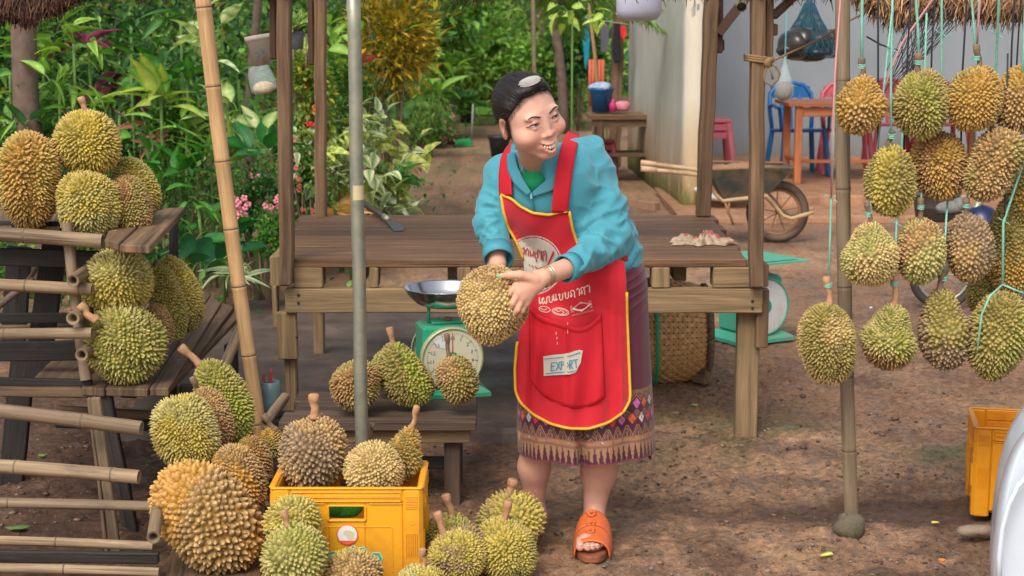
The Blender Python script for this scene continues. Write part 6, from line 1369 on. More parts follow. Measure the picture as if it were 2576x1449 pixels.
for a, b_ in ((kn['i'], kn['m']), (kn['m'], kn['r']), (kn['r'], kn['p'])): hp(cone((a+b_)/2*.7 + wrist*.3, (a+b_)/2, .011, .009), .006)
Vf, Qf = surfnet(hf.F, hf.lo, hf.h); Vf = relax(Vf, Qf, 1, .4); Cf = np.tile(lin((214, 162, 136)), (len(Vf), 1))
for c_, r_ in ((kn['i'], .012), (kn['m'], .012), (kn['r'], .012), (Hh(1281, 737, -.036), .008), (Hh(1288, 764, -.042), .008), (Hh(1301, 779, -.038), .008)):
    w_ = np.exp(-(np.linalg.norm(Vf - c_, axis=1)/r_)**2)[:, None]*.35; Cf = Cf*(1-w_) + lin((206, 132, 108))*w_
parts_V.append(Vf); parts_Q.append(Qf); parts_C.append(Cf)
# her right hand supports the durian from behind and the left
Hb = lambda px, py, d=0.0: A(px, py, 4.36 + d)
h2 = Sdf(tuple(np.minimum(Hb(1130, 900, -.12), Hb(1130, 900, .2))), tuple(np.maximum(Hb(1330, 620, -.12), Hb(1330, 620, .2))), .003)
hq = lambda p, k=.006: h2.apply(p, k)
w2_ = Hb(1246, 690, .10); hq(cone(elR, w2_, .027, .026), 0); hq(ell(Hb(1225, 730, .125), (.04, .018, .04)), .015)
for (x0, y0, x1, y1, x2, y2) in ((1205, 745, 1185, 780, 1180, 812), (1216, 760, 1200, 800, 1198, 832), (1230, 768, 1222, 808, 1224, 838), (1245, 765, 1245, 798, 1248, 824), (1200, 715, 1172, 725, 1156, 742)):
    hq(cone(Hb(x0, y0, .125), Hb(x1, y1, .12), .0115, .0095)); hq(cone(Hb(x1, y1, .12), Hb(x2, y2, .09), .0095, .007))
V2_, Q2_ = surfnet(h2.F, h2.lo, h2.h); V2_ = relax(V2_, Q2_, 1, .4); parts_V.append(V2_); parts_Q.append(Q2_); parts_C.append(np.tile(lin((204, 152, 128)), (len(V2_), 1)))
# toes of the visible foot
tf = Sdf((hx - .09, 4.39, .01), (hx + .07, 4.56, .10), .0022); tq = lambda p, k=.004: tf.apply(p, k)
for k in range(5):
    xx_ = hx - .018 - .031 + (.0, .021, .036, .050, .063)[k]; ytip = (4.425, 4.418, 4.424, 4.434, 4.450)[k]; r_ = (.0125, .0095, .0088, .0082, .0075)[k]
    tq(cone((xx_ + .004, 4.50, .052), (xx_, ytip + r_, .044), r_*1.05, r_), .002 if k else 0)
V3_, Q3_ = surfnet(tf.F, tf.lo, tf.h); parts_V.append(V3_); parts_Q.append(Q3_); parts_C.append(np.tile(lin((214, 160, 138)), (len(V3_), 1)))
off_ = 0; QQ = []
for v, q in zip(parts_V, parts_Q): QQ.append(q + off_); off_ += len(v)
M['skin'] = attrmat('skin', .5, .05, 30, spec=.32, bmp=.12, sss=.12, bscale=14)
mesh_obj('body', np.concatenate(parts_V), np.concatenate(QQ), M['skin'], wm, smooth=True, col=np.concatenate(parts_C))
# ---- face parts
M['eye_white'] = attrmat('eye', .15, .02, 10); M['brow'] = plain('brow_hair', (74, 60, 58), .8); M['lash'] = plain('lash', (34, 24, 24), .7); M['teeth'] = plain('teeth', (240, 230, 204), .25, var=.05, spec=.6); M['gold'] = plain('gold', (232, 170, 40), .25, metal=.9)
def hpart(name, mb, mat, smooth=True, col=False):
    V = H2W(np.concatenate(mb.V)); return mesh_obj(name, V, [f[::-1] for f in mb.Fc], mat, wm, smooth, col=np.concatenate(mb.C) if col else None)
for s in (-1, 1):
    mb = MB(); e0 = hsurf(s*33, -.5, 0); mb.blob((s*33, e0[1] - 3.2, -.3), (13.5, 6.0, 4.4), 14); V = np.concatenate(mb.V); gz = s*33 + 4.2
    rr_e = np.sqrt((V[:, 0] - gz)**2 + (V[:, 2])**2 * .8); C = np.where(rr_e[:, None] < 4.6, lin((44, 28, 24)), lin((226, 214, 206))); mb.C = [C]; hpart('eye', mb, M['eye_white'], col=True)
    mb = MB(); pts = [hsurf(s*(33 + dx), dz, .5) for dx, dz in ((-13, -.6), (-8, 3.2), (0, 4.8), (8, 3.6), (14, .4), (20, -3))]; mb.tube(pts, [.7, 1.5, 1.7, 1.6, 1.3, .5], 6); hpart('upper_lash', mb, M['lash'])
    mb = MB(); pts = [hsurf(s*(33 + dx), dz, .2) for dx, dz in ((-11, -2.6), (0, -4.2), (11, -2.8))]; mb.tube(pts, [.4, .6, .5], 5); hpart('lower_lash', mb, plain('lid_line', (140, 86, 74), .7))
    mb = MB(); pts = [hsurf(s*x_, z_, -.2) for x_, z_ in ((15, 17), (22, 20.5), (30, 23.5), (38, 25), (46, 23), (53, 18))]; mb.tube(pts, [1.8, 2.5, 2.6, 2.3, 1.7, .6], 8); hpart('eyebrow', mb, M['brow'])
    mb = MB(); mb.blob((s*80, -2, -46), (2.6, 3.4, 3.4), 7); mb.blob((s*80.5, -2, -40), (2, 2.4, 2.4), 7); hpart('earring', mb, M['gold'])
for k in range(9):
    x_ = (k - 4) * 6.0; mb = MB(); zt_t = mz(x_, -71.8, 13); hgt = 6.8 if abs(k-4) < 2 else 5.2 if abs(k-4) < 4 else 3.8; w_t = 3.15 if abs(k-4) < 3 else 2.6
    mb.blob((x_, my(x_, 93.2) - (.0 if k % 2 else .6), zt_t), (w_t*1.12, 3.0, hgt*.80), 8); hpart('tooth', mb, M['teeth'])
# ---- hair
hr = Sdf((-112, -160, -110), (112, 128, 160), 2.2)
hr.apply(ell((0, -19, 27), (79, 90, 81)), 0); hr.apply(ell((0, 20, 80), (50, 46, 25)), 16); hr.apply(ell((0, -64, 0), (62, 44, 60)), 14); hr.apply(ell((-4, -104, -24), (30, 27, 32)), 10); hr.apply(cone((-8, -98, -40), (-18, -84, -100), 24, 8), 10)
gx, gy, gz_ = np.meshgrid(*hr.ax, indexing='ij')
hl = gz_ - (1.27 * gy + 6 - 20 * np.clip(np.abs(gx)/78, 0, 1.1)**2 + 5*np.cos(gx/9) * 0)
hr.F = smax(hr.F, ((-hl + 3*np.sin(gx/7.) + 2*np.sin(gx/3.1)) / 1.55).astype(np.float32), 15)
Vr, Qr = surfnet(hr.F, hr.lo, hr.h); Vr = relax(Vr, Qr, 2, .4); Nr = normals(Vr, Qr)
# strands run from the hairline back to the bun
an_ = np.arctan2(Vr[:, 0], Vr[:, 2] - 10); st_ = (np.sin(an_*46 + 2*np.sin(Vr[:, 1]*.04)) * .55 + np.sin(an_*97 + Vr[:, 1]*.03 + 1) * .35 + np.sin(an_*23 + .5) * .5) 
Vr = Vr + Nr * (st_ * .38)[:, None]
M['hair'] = attrmat('hair', .46, .3, 40, spec=.35); ch_ = lin((30, 24, 24)) * (1 + .35*np.clip(st_, -1, 1))[:, None]
mesh_obj('hair', H2W(Vr), Qr[:, ::-1], M['hair'], wm, smooth=True, col=ch_)
rs = np.random.RandomState(2); mb = MB(); hc0 = np.array([0, -20., 26.]); bun = np.array([-.03, -.94, -.42])
def hrad(d):
    for r_ in np.arange(134, 50, -1.1):
        q = hc0 + d*r_; i, j, k = [int(round((q[a] - hr.lo[a])/hr.h)) for a in range(3)]
        if 0 <= i < hr.F.shape[0] and 0 <= j < hr.F.shape[1] and 0 <= k < hr.F.shape[2] and hr.F[i, j, k] < 0: return r_
    return None
for k in range(300):      # combed strands from the hairline back to the bun
    x_ = rs.uniform(-1, 1)*78; t_ = abs(x_)/80; y_ = 70 - 66*t_**2.0; z_ = 1.22*y_ + 2 - 20*t_**2 + rs.uniform(-4, 7); d0 = np.array([x_, y_, z_]) - hc0; d0 /= np.linalg.norm(d0); P_s = []
    lift = rs.uniform(.1, .9); wob = rs.normal(size=3)*.012; up_ = np.array([0, .15, 1.])*rs.uniform(.25, .33)
    for u in np.linspace(0, .93, 13):
        d = d0*(1-u) + bun*u + wob*math.sin(PI*u) + up_*math.sin(PI*u)*(1 if abs(x_) < 60 else .35); d /= np.linalg.norm(d); r_ = hrad(d)
        if r_ is None:
            if u < .2:
                q = hc0 + d*0; 
                for r2 in np.arange(130, 50, -1.1):
                    w3 = hc0 + d*r2; i, j, l = [int(round((w3[a] - hd.lo[a])/hd.h)) for a in range(3)]
                    if 0 <= i < hd.F.shape[0] and 0 <= j < hd.F.shape[1] and 0 <= l < hd.F.shape[2] and hd.F[i, j, l] < 0: P_s.append(w3 + d*.3); break
            continue
        P_s.append(hc0 + d*(r_ + lift*math.sin(PI*min(u*1.4 + .05, 1)) - .2))
    if len(P_s) > 5: mb.tube(P_s, [.25, .6] + [rs.uniform(.7, 1.1)]*(len(P_s) - 3) + [.5], 4, cap=False)
o_ = hpart('hair_strands', mb, plain('hair_combed', (38, 30, 30), .42, var=.5, scale=300, spec=.5)); o_['kind'] = 'stuff'; mb = MB()
for k in range(46):   # fine loose hairs round the hairline and temple
    x_ = rs.uniform(-70, 70); t_ = abs(x_)/78; y_ = 74 - 60*t_**2.2; z0 = min(1.22*y_ + 4 - 20*t_**2 + 3, 84)
    p0 = np.array([x_, y_ + 2, z0]); p1 = p0 + (rs.normal()*3, 7 - 5*t_, -6 - 5*rs.rand()); p2 = p1 + (rs.normal()*4 + np.sign(x_)*2, 0, -6*rs.rand() - 2)
    try:
        if y_ > 40: p1 = hsurf(p1[0], p1[2], .6); p2 = hsurf(p2[0], p2[2], .8)
    except Exception: pass
    mb.tube([p0 - (0, 6, -3), p0, p1, p2], [.5, .45, .35, .15], 4, cap=False)
for k in range(22):
    p0 = np.array([-74 + rs.normal()*3, 8 + rs.normal()*6, 4 + rs.normal()*6]); mb.tube([p0, p0 + (-3, 4, -18), p0 + (-2 + rs.normal()*3, 8 + rs.normal()*4, -34 - rs.rand()*10)], [.6, .5, .2], 4, cap=False)
o_ = hpart('loose_hair', mb, plain('hair_strand', (40, 30, 28), .5)); o_['kind'] = 'stuff'
# ---- clothes: analytic body for draping
MBP = []
def jp(prim, k): MBP.append((prim, k))
jp(cone(W(1375, 500, .02), W(1475, 640, .07), .142, .146), 0); jp(cone(W(1475, 640, .07), W(1492, 680, .08), .150, .150), .05)
jp(cone(W(1302, 428, .03), W(1462, 412, .06), .060, .072), .05); jp(ell(W(1385, 470, -.03), (.135, .115, .12)), .05)
ARM = [(cone(shR + (.004, 0, .0), elR, .052, .045), .035), (cone(elR, W(1254, 628, -.08), .045, .041), .02), (cone(shL - (.004, 0, .0), W(1512, 520, .0), .060, .058), .04), (cone(W(1512, 520, .0), elL + (0, 0, .0), .060, .052), .03), (cone(elL, W(1455, 655, -.20), .052, .041), .02), (cone(W(1455, 655, -.2), cuL + (.004, 0, 0), .040, .037), .012)]
HOOD = [(ell(W(1462, 378, .10), (.070, .06, .042)), .02), (ell(W(1490, 366, .09), (.036, .05, .026)), .02)]
def evalset(P, prims):
    F_ = None
    for (fn, lo, hi), k in prims: d = fn(P); F_ = d if F_ is None else smin(F_, d, k)
    return F_
SK = [(cone(W(1440, 720, .06), W(1400, 1120, .05), .105, .115), 0), (cone(W(1530, 700, .07), W(1545, 1120, .05), .115, .118), .12)]
def trace(px, py, prims, y0=4.0, y1=5.0):
    """distance along the line of sight to a set of shapes, for draping cloth over them"""
    px = np.asarray(px, float); py = np.asarray(py, float); D = _f + np.stack([(px-CX)/F, px*0, px*0], -1) + _u * ((CY-py)/F)[..., None]; D = D / D[..., 1:2]; t_ = np.full(px.shape, y0)
    for _ in range(46):
        d = evalset(np.array([0, 0, CAMH]) + D * t_[..., None], prims); t_ = np.minimum(t_ + np.clip(d, -.02, .2)*.9, y1)
    return t_
jk = Sdf((-.16, 4.18, .60), (.42, 4.95, 1.36), .0052)
for pr_, k in MBP + ARM + HOOD: jk.apply(pr_, k)
# opening at the neck, lower hem and cuff cut planes
jk.apply(cone(H2W((0, -10, -60)), W(1338, 450, -.12), .046, .036), .012, True)
gxj, gyj, gzj = np.meshgrid(*jk.ax, indexing='ij'); hemz = W(1600, 690)[2]
jk.F = np.maximum(jk.F, np.where(gyj > WY - .09, (hemz - gzj), hemz - gzj).astype(np.float32))
Vj, Qj = surfnet(jk.F, jk.lo, jk.h); Vj = relax(Vj, Qj, 2, .4); Nj = normals(Vj, Qj)
def segt(P, a, b_): d = b_ - a; t_ = np.clip((P - a) @ d / (d @ d), 0, 1); return t_, np.linalg.norm(P - a - t_[:, None]*d, axis=1)
tL1, dL1 = segt(Vj, shL, elL); tL2, dL2 = segt(Vj, elL, cuL); tR1, dR1 = segt(Vj, shR, elR); tR2, dR2 = segt(Vj, elR, wrR)
disp = np.zeros(len(Vj))
nzv = np.array([mnoise.noise(Vector(v * (9, 9, 7))) for v in Vj]); nz2 = np.array([mnoise.noise(Vector((v[0]*22 + v[2]*14, v[1]*16, v[2]*20 - v[0]*10))) for v in Vj])
ph_ = nzv * 5
def wr(t_, d, rad, n_, amp, tc, tw): return amp * np.exp(-((t_ - tc)/tw)**2) * (d < rad) * (1 - np.abs(np.sin(t_*n_ + ph_ + Vj[:, 0]*18)))**1.3
disp += wr(tL1, dL1, .10, 16, .011, .95, .35) + wr(tL2, dL2, .085, 15, .012, .25, .45) + wr(tR1, dR1, .08, 15, .009, .85, .35) + wr(tR2, dR2, .07, 18, .010, .3, .5) + wr(tL1, dL1, .10, 9, .008, .25, .3)
nz3 = np.array([mnoise.noise(Vector((v[0]*7 - v[2]*12, v[1]*9, v[2]*4 + v[0]*6 + 7))) for v in Vj]); nz4 = np.array([mnoise.noise(Vector((v[0]*30 + v[2]*34 + 3, v[1]*20, v[2]*12 - v[0]*10))) for v in Vj])
disp += .005 * nzv + .0035 * nz2 + .008 * (1 - np.abs(nz3)*1.9)**2 * (np.abs(nz3) < .5) - .003
dg = np.abs(np.sin((Vj[:, 0]*.8 + Vj[:, 2]*1.0)*48 + nzv*4)); disp += .005 * (1 - dg)**2 * np.exp(-((Vj[:, 2] - .95)/.12)**2)
pj = proj(Vj); front = np.exp(-(np.clip(np.maximum(np.abs(pj[:, 0]-1352)-88, np.abs(pj[:, 1]-530)-180), 0, None)/14)**2)*(Vj[:, 1] < WY); disp = np.clip(disp*1.25, -.006, .013)*(1-front) - .004*front; disp = disp*np.clip((Vj[:, 2]-hemz)/.05, 0, 1); Vj = Vj + Nj * disp[:, None]; Vj = relax(Vj, Qj, 1, .3)
teal = lin((70, 148, 162)); M['jacket'] = attrmat('jacket_fabric', .58, .05, 10, spec=.28, bmp=.1, sheen=.2)
Cj = np.tile(teal, (len(Vj), 1)); 
mesh_obj('jacket', Vj, Qj, M['jacket'], wm, smooth=True, col=Cj)
def ribbon(name, path, wd, mat, prims, off=.006, par=wm, thick=.0025, n_=26, cols=None, dY=None, edge=False, m2=7):
    """cloth band lying on the body: path in measured points, draped onto the shapes"""
    path = np.array(path, float); s_ = np.r_[0, np.cumsum(np.linalg.norm(np.diff(path, axis=0), axis=1))]; u = np.linspace(0, s_[-1], n_)
    cx_ = np.interp(u, s_, path[:, 0]); cy_ = np.interp(u, s_, path[:, 1]); 
    for _ in range(2): cx_[1:-1] = (cx_[:-2] + 2*cx_[1:-1] + cx_[2:])/4; cy_[1:-1] = (cy_[:-2] + 2*cy_[1:-1] + cy_[2:])/4
    w_ = np.interp(u, s_, np.ones(len(path)) * wd) if np.isscalar(wd) else np.interp(u, s_, wd)
    tx = np.gradient(cx_); ty = np.gradient(cy_); L_ = np.hypot(tx, ty); nx_, ny_ = -ty/L_, tx/L_; k = np.linspace(-.5, .5, m2)
    PX = cx_[:, None] + nx_[:, None]*w_[:, None]*k; PY_ = cy_[:, None] + ny_[:, None]*w_[:, None]*k
    Yv = trace(PX, PY_, prims) - off
    Yc = np.median(Yv, axis=1, keepdims=True); Yv = np.clip(Yv, Yc - .05, Yc + .03)
    if dY is not None: Yv = Yv + np.interp(u, np.linspace(0, s_[-1], len(dY)), dY)[:, None]
    for _ in range(3): Yv[1:-1] = (Yv[:-2] + 2*Yv[1:-1] + Yv[2:])/4
    D = _f + (PX - CX)[..., None]/F*np.array([1, 0, 0]) + _u*((CY - PY_)/F)[..., None]; D = D/D[..., 1:2]; V = (np.array([0, 0, CAMH]) + D*Yv[..., None]).reshape(-1, 3)
    Fc = [(i*m2+j, i*m2+j+1, (i+1)*m2+j+1, (i+1)*m2+j) for i in range(n_-1) for j in range(m2-1)]
    o_ = mesh_obj(name, V, Fc, mat, par, smooth=True); sm_ = o_.modifiers.new('t', 'SOLIDIFY'); sm_.thickness = thick; sm_.offset = 0; return o_
M['apron'] = attrmat('apron_cloth', .72, .06, 30, spec=.25, bmp=.15, sheen=.2); M['apron_red'] = plain('apron_red', (198, 32, 46), .72, var=.05, spec=.25, bmp=.15); M['piping'] = plain('apron_piping', (226, 172, 44), .7, var=.1, scale=60, bmp=.3)
JK = MBP + ARM + HOOD
ribbon('apron_strap', [(1293, 364), (1283, 380), (1275, 402), (1270, 440), (1272, 492)], [22, 28, 31, 31, 32], M['apron_red'], JK, .014)
ribbon('apron_strap', [(1443, 333), (1439, 345), (1428, 380), (1418, 440), (1412, 490), (1408, 536)], [26, 36, 40, 42, 42, 42], M['apron_red'], JK, .018, dY=[-.03, -.02, -.008, 0, 0, 0, 0])
# collar, zip, inner shirt
M['teal_plain'] = plain('teal_trim', (64, 142, 158), .6, var=.05); M['shirt'] = plain('green_shirt', (20, 152, 92), .85, var=.1, scale=60, bmp=.4); M['zip'] = plain('zip', (40, 130, 150), .4); M['silver'] = plain('silver', (210, 206, 196), .22, metal=.9)
sh_ = Sdf((-.06, 4.25, 1.02), (.2, 4.75, 1.30), .004); sh_.apply(cone(W(1345, 415, .02), W(1350, 470, -.03), .055, .075), 0); sh_.apply(ell(W(1340, 462, -.075), (.055, .05, .035)), .02); sh_.apply(cone(H2W((0, -6, -70)), W(1336, 424, -.12), .050, .030), .006, True)
Vs_, Qs_ = surfnet(sh_.F, sh_.lo, sh_.h); mesh_obj('shirt', relax(Vs_, Qs_, 2, .4), Qs_, M['shirt'], wm, smooth=True)
ribbon('collar', [(1292, 362), (1286, 392), (1290, 425), (1304, 455), (1332, 488)], [12, 20, 26, 26, 12], M['teal_plain'], MBP, .016, thick=.005)
ribbon('collar', [(1426, 385), (1424, 402), (1420, 428), (1404, 452), (1376, 470), (1338, 490)], [10, 20, 30, 36, 28, 10], M['teal_plain'], MBP, .007, thick=.004, dY=[-.01, 0, 0, 0, 0, 0])
zp = trace(np.array([1335., 1337, 1340, 1342]), np.array([486., 500, 520, 540]), MBP) - .008
mb = MB(); pz = [A(a, b_, c) for a, b_, c in zip((1335, 1337, 1340, 1342), (486, 500, 520, 540), zp)]; mb.tube(pz, .0035, 8); mb.build('zip', M['zip'], wm, smooth=True)
mb = MB(); mb.beam(pz[0] + (0, -.004, .004), pz[1] + (0, -.006, 0), .006, .003, up=(0, 1, 0)); mb.build('zip_pull', M['teal_cord'], wm)
mb = MB(); nk = [A(x_, y_, Y_) for x_, y_, Y_ in ((1306, 398, 4.42), (1310, 420, 4.43), (1318, 436, 4.44))]; mb.tube(nk, .0012, 5); mb.build('necklace', M['gold'], wm)
# ---- skirt, lofted, with woven border
rows = [(610, 1410, 1590), (640, 1402, 1608), (665, 1390, 1620), (700, 1375, 1628), (800, 1338, 1632), (900, 1312, 1637), (985, 1302, 1641), (1060, 1300, 1645), (1120, 1302, 1648), (1170, 1303, 1650)]
ra = np.array(rows, float); NR, NA = 230, 480; tt_ = np.linspace(0, 1, NR); yy = 610 + (1150 - 610)*tt_
lx = np.interp(yy, ra[:, 0], ra[:, 1]); rx = np.interp(yy, ra[:, 0], ra[:, 2])
for _ in range(12): lx[1:-1] = (lx[:-2]+lx[1:-1]+lx[2:])/3; rx[1:-1] = (rx[:-2]+rx[1:-1]+rx[2:])/3
th_ = np.linspace(0, 2*PI, NA, endpoint=False); SV = np.zeros((NR, NA, 3)); YC = WY + .07
for i in range(NR):
    a = A(lx[i], yy[i], YC); b_ = A(rx[i], yy[i], YC); cx_ = (a[0]+b_[0])/2; hw = (b_[0]-a[0])/2; hdp = .135 + .03*tt_[i]; f_ = tt_[i]
    ct, st = np.cos(th_), np.sin(th_); 
    xw = np.sign(ct)*np.abs(ct)**.85*hw; yw = st*hdp
    # pleat: a soft notch between the legs, and drape ripples growing to the hem
    fold = .034*f_**2*np.exp(-((xw + .02)/.012)**2)*(st < 0) + (.006*np.sin(th_*7 + 1.2 + f_*1.5) + .004*np.sin(th_*13 + f_*3))*f_
    hemw = f_**3 * (.018*np.cos(2*th_ + .2)*-1 - .012*(st > 0) + .036*(np.abs(xw + .02)/.19)**1.5*(st < .3))
    SV[i, :, 0] = cx_ + xw; SV[i, :, 1] = YC + yw + fold; SV[i, :, 2] = a[2] + hemw
# silky creases near the hip
zz_ = SV[..., 2]; crz = .004*(1-np.abs(np.sin((SV[..., 0]*.9 - zz_)*60 + 3*np.sin(zz_*20))))**2*np.clip((zz_-.62)/.15, 0, 1)*np.clip((.95-zz_)/.1, 0, 1); SV[..., 1] -= crz*1.5
arc = np.cumsum(np.r_[0, np.linalg.norm(np.diff(SV[-1], axis=0), axis=1)]); Uc = np.broadcast_to(arc, (NR, NA)); Hc = SV[..., 2] - SV[-1, :, 2][None]
purp = lin((88, 28, 48)); dpur = lin((70, 22, 42)); tan_ = lin((152, 112, 80)); tan2 = lin((128, 84, 66))
Cs = np.broadcast_to(purp, SV.shape).copy(); 
def setc(m_, c): Cs[m_] = c
pw = .0345; fu = (Uc % pw)/pw; tri = np.abs(fu - .5)*2; idx_ = (Uc // pw).astype(int)
Bd = Hc < .208
setc(Bd, tan2); setc(Hc < .004, lin((112, 44, 66)))
m_ = (Hc > .004) & (Hc < .050); fu2 = (Uc % (pw*.55))/(pw*.55); t2v = np.abs(fu2 - .5)*2; setc(m_ & (t2v > .12 + (Hc - .004)/.046*.8), dpur); setc(m_ & (t2v <= .12 + (Hc-.004)/.046*.8), tan_)
m_ = (Hc > .058) & (Hc < .070); sm_ = np.abs(fu - .5)*pw + np.abs(Hc - .064); setc(m_, tan_); setc(m_ & (sm_ < .0045), dpur)
pal = [lin((196, 36, 52)), lin((202, 92, 168)), lin((216, 92, 40)), lin((196, 186, 182))]
for k, c in enumerate(pal): setc(m_ & (sm_ < .0036) & (idx_ % 4 == k) , c)
m_ = (Hc > .074) & (Hc < .110); zz2 = np.abs(((Uc + pw/2) % pw)/pw - .5)*2; setc(m_, dpur); q_ = (Hc-.074)/.036; setc(m_ & (np.abs((1 - zz2) - q_) < .10), tan_); setc(m_ & (((1-zz2) - q_) > .3) & (((1-zz2) - q_) < .42), tan_); setc(m_ & (((1-zz2) - q_) > .6) & (np.abs(fu-.5) > .44), tan_)
def diam(zc, hh, off, ph):
    f3 = ((Uc + off) % pw)/pw; d_ = np.abs(f3 - .5)*2 + np.abs(Hc - zc)/hh; id3 = ((Uc + off)//pw).astype(int)
    m_ = np.abs(Hc - zc) < hh*1.12; setc(m_ & (d_ < 1.05), dpur)
    spk = (np.sin(Uc*2600) * np.sin(Hc*2600)) > .1
    for k, c in enumerate(pal): setc(m_ & (d_ < .8) & ((id3 + ph) % 4 == k), c); setc(m_ & (d_ < .62) & (d_ > .3) & spk & ((id3 + ph) % 4 == k), c*.55 + dpur*.3)
    setc(m_ & (d_ < .2), tan_)
m_ = (Hc > .106) & (Hc < .200); setc(m_, dpur)
zg = np.abs(((Uc) % pw)/pw - .5)*2
for off in (.0, .010, .020): 
    for zc in (.112, .166): setc(m_ & (np.abs(Hc - (zc + off*1.0 + .018*zg)) < .0022), tan_)
diam(.124, .020, 0, 0); diam(.168, .020, pw/2, 2)
m_ = (Hc > .196) & (Hc < .208); setc(m_, tan_); setc(m_ & ((np.sin(Uc*800) * np.sin(Hc*900)) > .2), dpur)
Cs[Hc >= .208] = purp * 1.0
st2 = np.sin(Uc*900 + np.sin(Hc*30)) ; Cs[Hc >= .208] *= (1 + .1*st2[Hc >= .208])[:, None]
M['skirt'] = attrmat('skirt_silk', .45, .12, 90, spec=.5, bmp=.2, aniso=(3, 3, .4), sheen=.15)
Fs_ = np.array([(i*NA + j, (i+1)*NA + j, (i+1)*NA + (j+1) % NA, i*NA + (j+1) % NA) for i in range(NR-1) for j in range(NA)])
so = mesh_obj('skirt', SV.reshape(-1, 3), Fs_, M['skirt'], wm, smooth=True, col=Cs.reshape(-1, 3))
# ---- apron: Coons patch draped over jacket and skirt
def curve(pts, n_, it=3):
    p = np.array(pts, float); s_ = np.r_[0, np.cumsum(np.linalg.norm(np.diff(p, axis=0), axis=1))]; u = np.linspace(0, s_[-1], n_); q = np.stack([np.interp(u, s_, p[:, 0]), np.interp(u, s_, p[:, 1])], 1)
    for _ in range(it*3): q[1:-1] = (q[:-2] + 2*q[1:-1] + q[2:])/4
    return q
NU, NV = 150, 300
topc = curve([(1261, 490), (1286, 500), (1310, 520), (1340, 536), (1380, 541), (1408, 534), (1432, 532)], NU); botc = curve([(1297, 985), (1308, 1012), (1340, 1042), (1384, 1066), (1430, 1078), (1480, 1079), (1530, 1064), (1568, 1038), (1586, 1005)], NU)
lef = curve([(1261, 490), (1266, 530), (1280, 575), (1300, 610), (1316, 650), (1322, 720), (1316, 790), (1300, 870), (1295, 930), (1297, 985)], NV); rig = curve([(1432, 532), (1440, 575), (1452, 612), (1480, 640), (1530, 652), (1570, 655), (1576, 700), (1578, 800), (1582, 900), (1586, 1005)], NV)
U_, V_ = np.meshgrid(np.linspace(0, 1, NU), np.linspace(0, 1, NV)); 
cp = lambda k: ((1-V_)*topc[None, :, k] + V_*botc[None, :, k] + (1-U_)*lef[:, None, k] + U_*rig[:, None, k] - ((1-U_)*(1-V_)*topc[0, k] + U_*(1-V_)*topc[-1, k] + (1-U_)*V_*botc[0, k] + U_*V_*botc[-1, k]))
AX, AYp = cp(0), cp(1)
gxp = np.arange(1240, 1621, 10.); gyp = np.arange(470, 1111, 10.); GXp, GYp = np.meshgrid(gxp, gyp)
Yb = trace(GXp, GYp, MBP + ARM[:1] + SK, 4.0, 4.62)
for _ in range(6):
    Yb[1:-1] = (Yb[:-2] + 2*Yb[1:-1] + Yb[2:])/4; Yb[:, 1:-1] = (Yb[:, :-2] + 2*Yb[:, 1:-1] + Yb[:, 2:])/4
# cloth hangs clear of hollows: below the belly it falls no deeper than the belly line
for j in range(1, Yb.shape[0]): Yb[j] = np.minimum(Yb[j], Yb[j-1] + .012)
Yb = np.minimum(Yb, 4.56)
YC0 = WY + .07
for j, y_ in enumerate(gyp):
    if y_ < 660: continue
    a_ = A(np.interp(y_, ra[:, 0], ra[:, 1]), y_, YC0); b__ = A(np.interp(y_, ra[:, 0], ra[:, 2]), y_, YC0); f_ = np.clip((y_-610)/533, 0, 1)
    for i, x_ in enumerate(gxp):
        q = (A(x_, y_, YC0)[0] - (a_[0]+b__[0])/2)/((b__[0]-a_[0])/2); q = min(abs(q), .97); st = math.sqrt(1 - q**2.3); Yb[j, i] = min(Yb[j, i], YC0 - st*(.135+.03*f_) - .010*f_)
def bil(px, py):
    fx = np.clip((np.asarray(px) - gxp[0])/10, 0, len(gxp) - 1.001); fy = np.clip((np.asarray(py) - gyp[0])/10, 0, len(gyp) - 1.001); i = fx.astype(int); j = fy.astype(int); a = fx - i; b_ = fy - j
    return (Yb[j, i]*(1-a) + Yb[j, i+1]*a)*(1-b_) + (Yb[j+1, i]*(1-a) + Yb[j+1, i+1]*a)*b_
def folds(px, py):
    px = np.asarray(px, float); py = np.asarray(py, float); v = np.clip((py - 620)/400, 0, 1); g_ = lambda c, w_: np.exp(-((px - c)/w_)**2)
    f_ = -.016*v*g_(1330 + (py-800)*-.06, 13) + .012*v*g_(1352 + (py-800)*-.03, 12) - .010*v*g_(1545 + (py-800)*.08, 12) + .010*v*g_(1522 + (py-800)*.05, 11) - .008*v*g_(1440, 30) - .012*v*g_(1566, 8)
    f_ += .006*np.sin((px*.9 - py*.35)/17)*np.exp(-((py-690)/70)**2)*np.clip((px-1400)/60, 0, 1)
    f_ += .005*np.sin(px/13 + py/70)*v + .003*np.sin((px + py*.6)/15)*np.exp(-((py-580)/60)**2)
    # diagonal tension folds from the right hip
    dq = ((px - 1570)*.82 + (py - 660)*.57); f_ += .007*np.sin(((px-1570)*-.57 + (py-660)*.82)/13)*np.exp(-((dq+90)/90)**2)*np.exp(-((py-740)/90)**2)
    return f_
def apY(px, py): return bil(px, py) - .016 + folds(px, py)
def AP(px, py, off=0.0): return A(px, py, float(apY(px, py)) - off)
Yv = apY(AX, AYp); D = _f + (AX - CX)[..., None]/F*np.array([1, 0, 0]) + _u*((CY - AYp)/F)[..., None]; D = D/D[..., 1:2]; VA = np.array([0, 0, CAMH]) + D*Yv[..., None]
red = lin((198, 32, 46)); CA = np.broadcast_to(red, VA.shape).copy(); rc = np.hypot(AX - 1341, (AYp - 667))
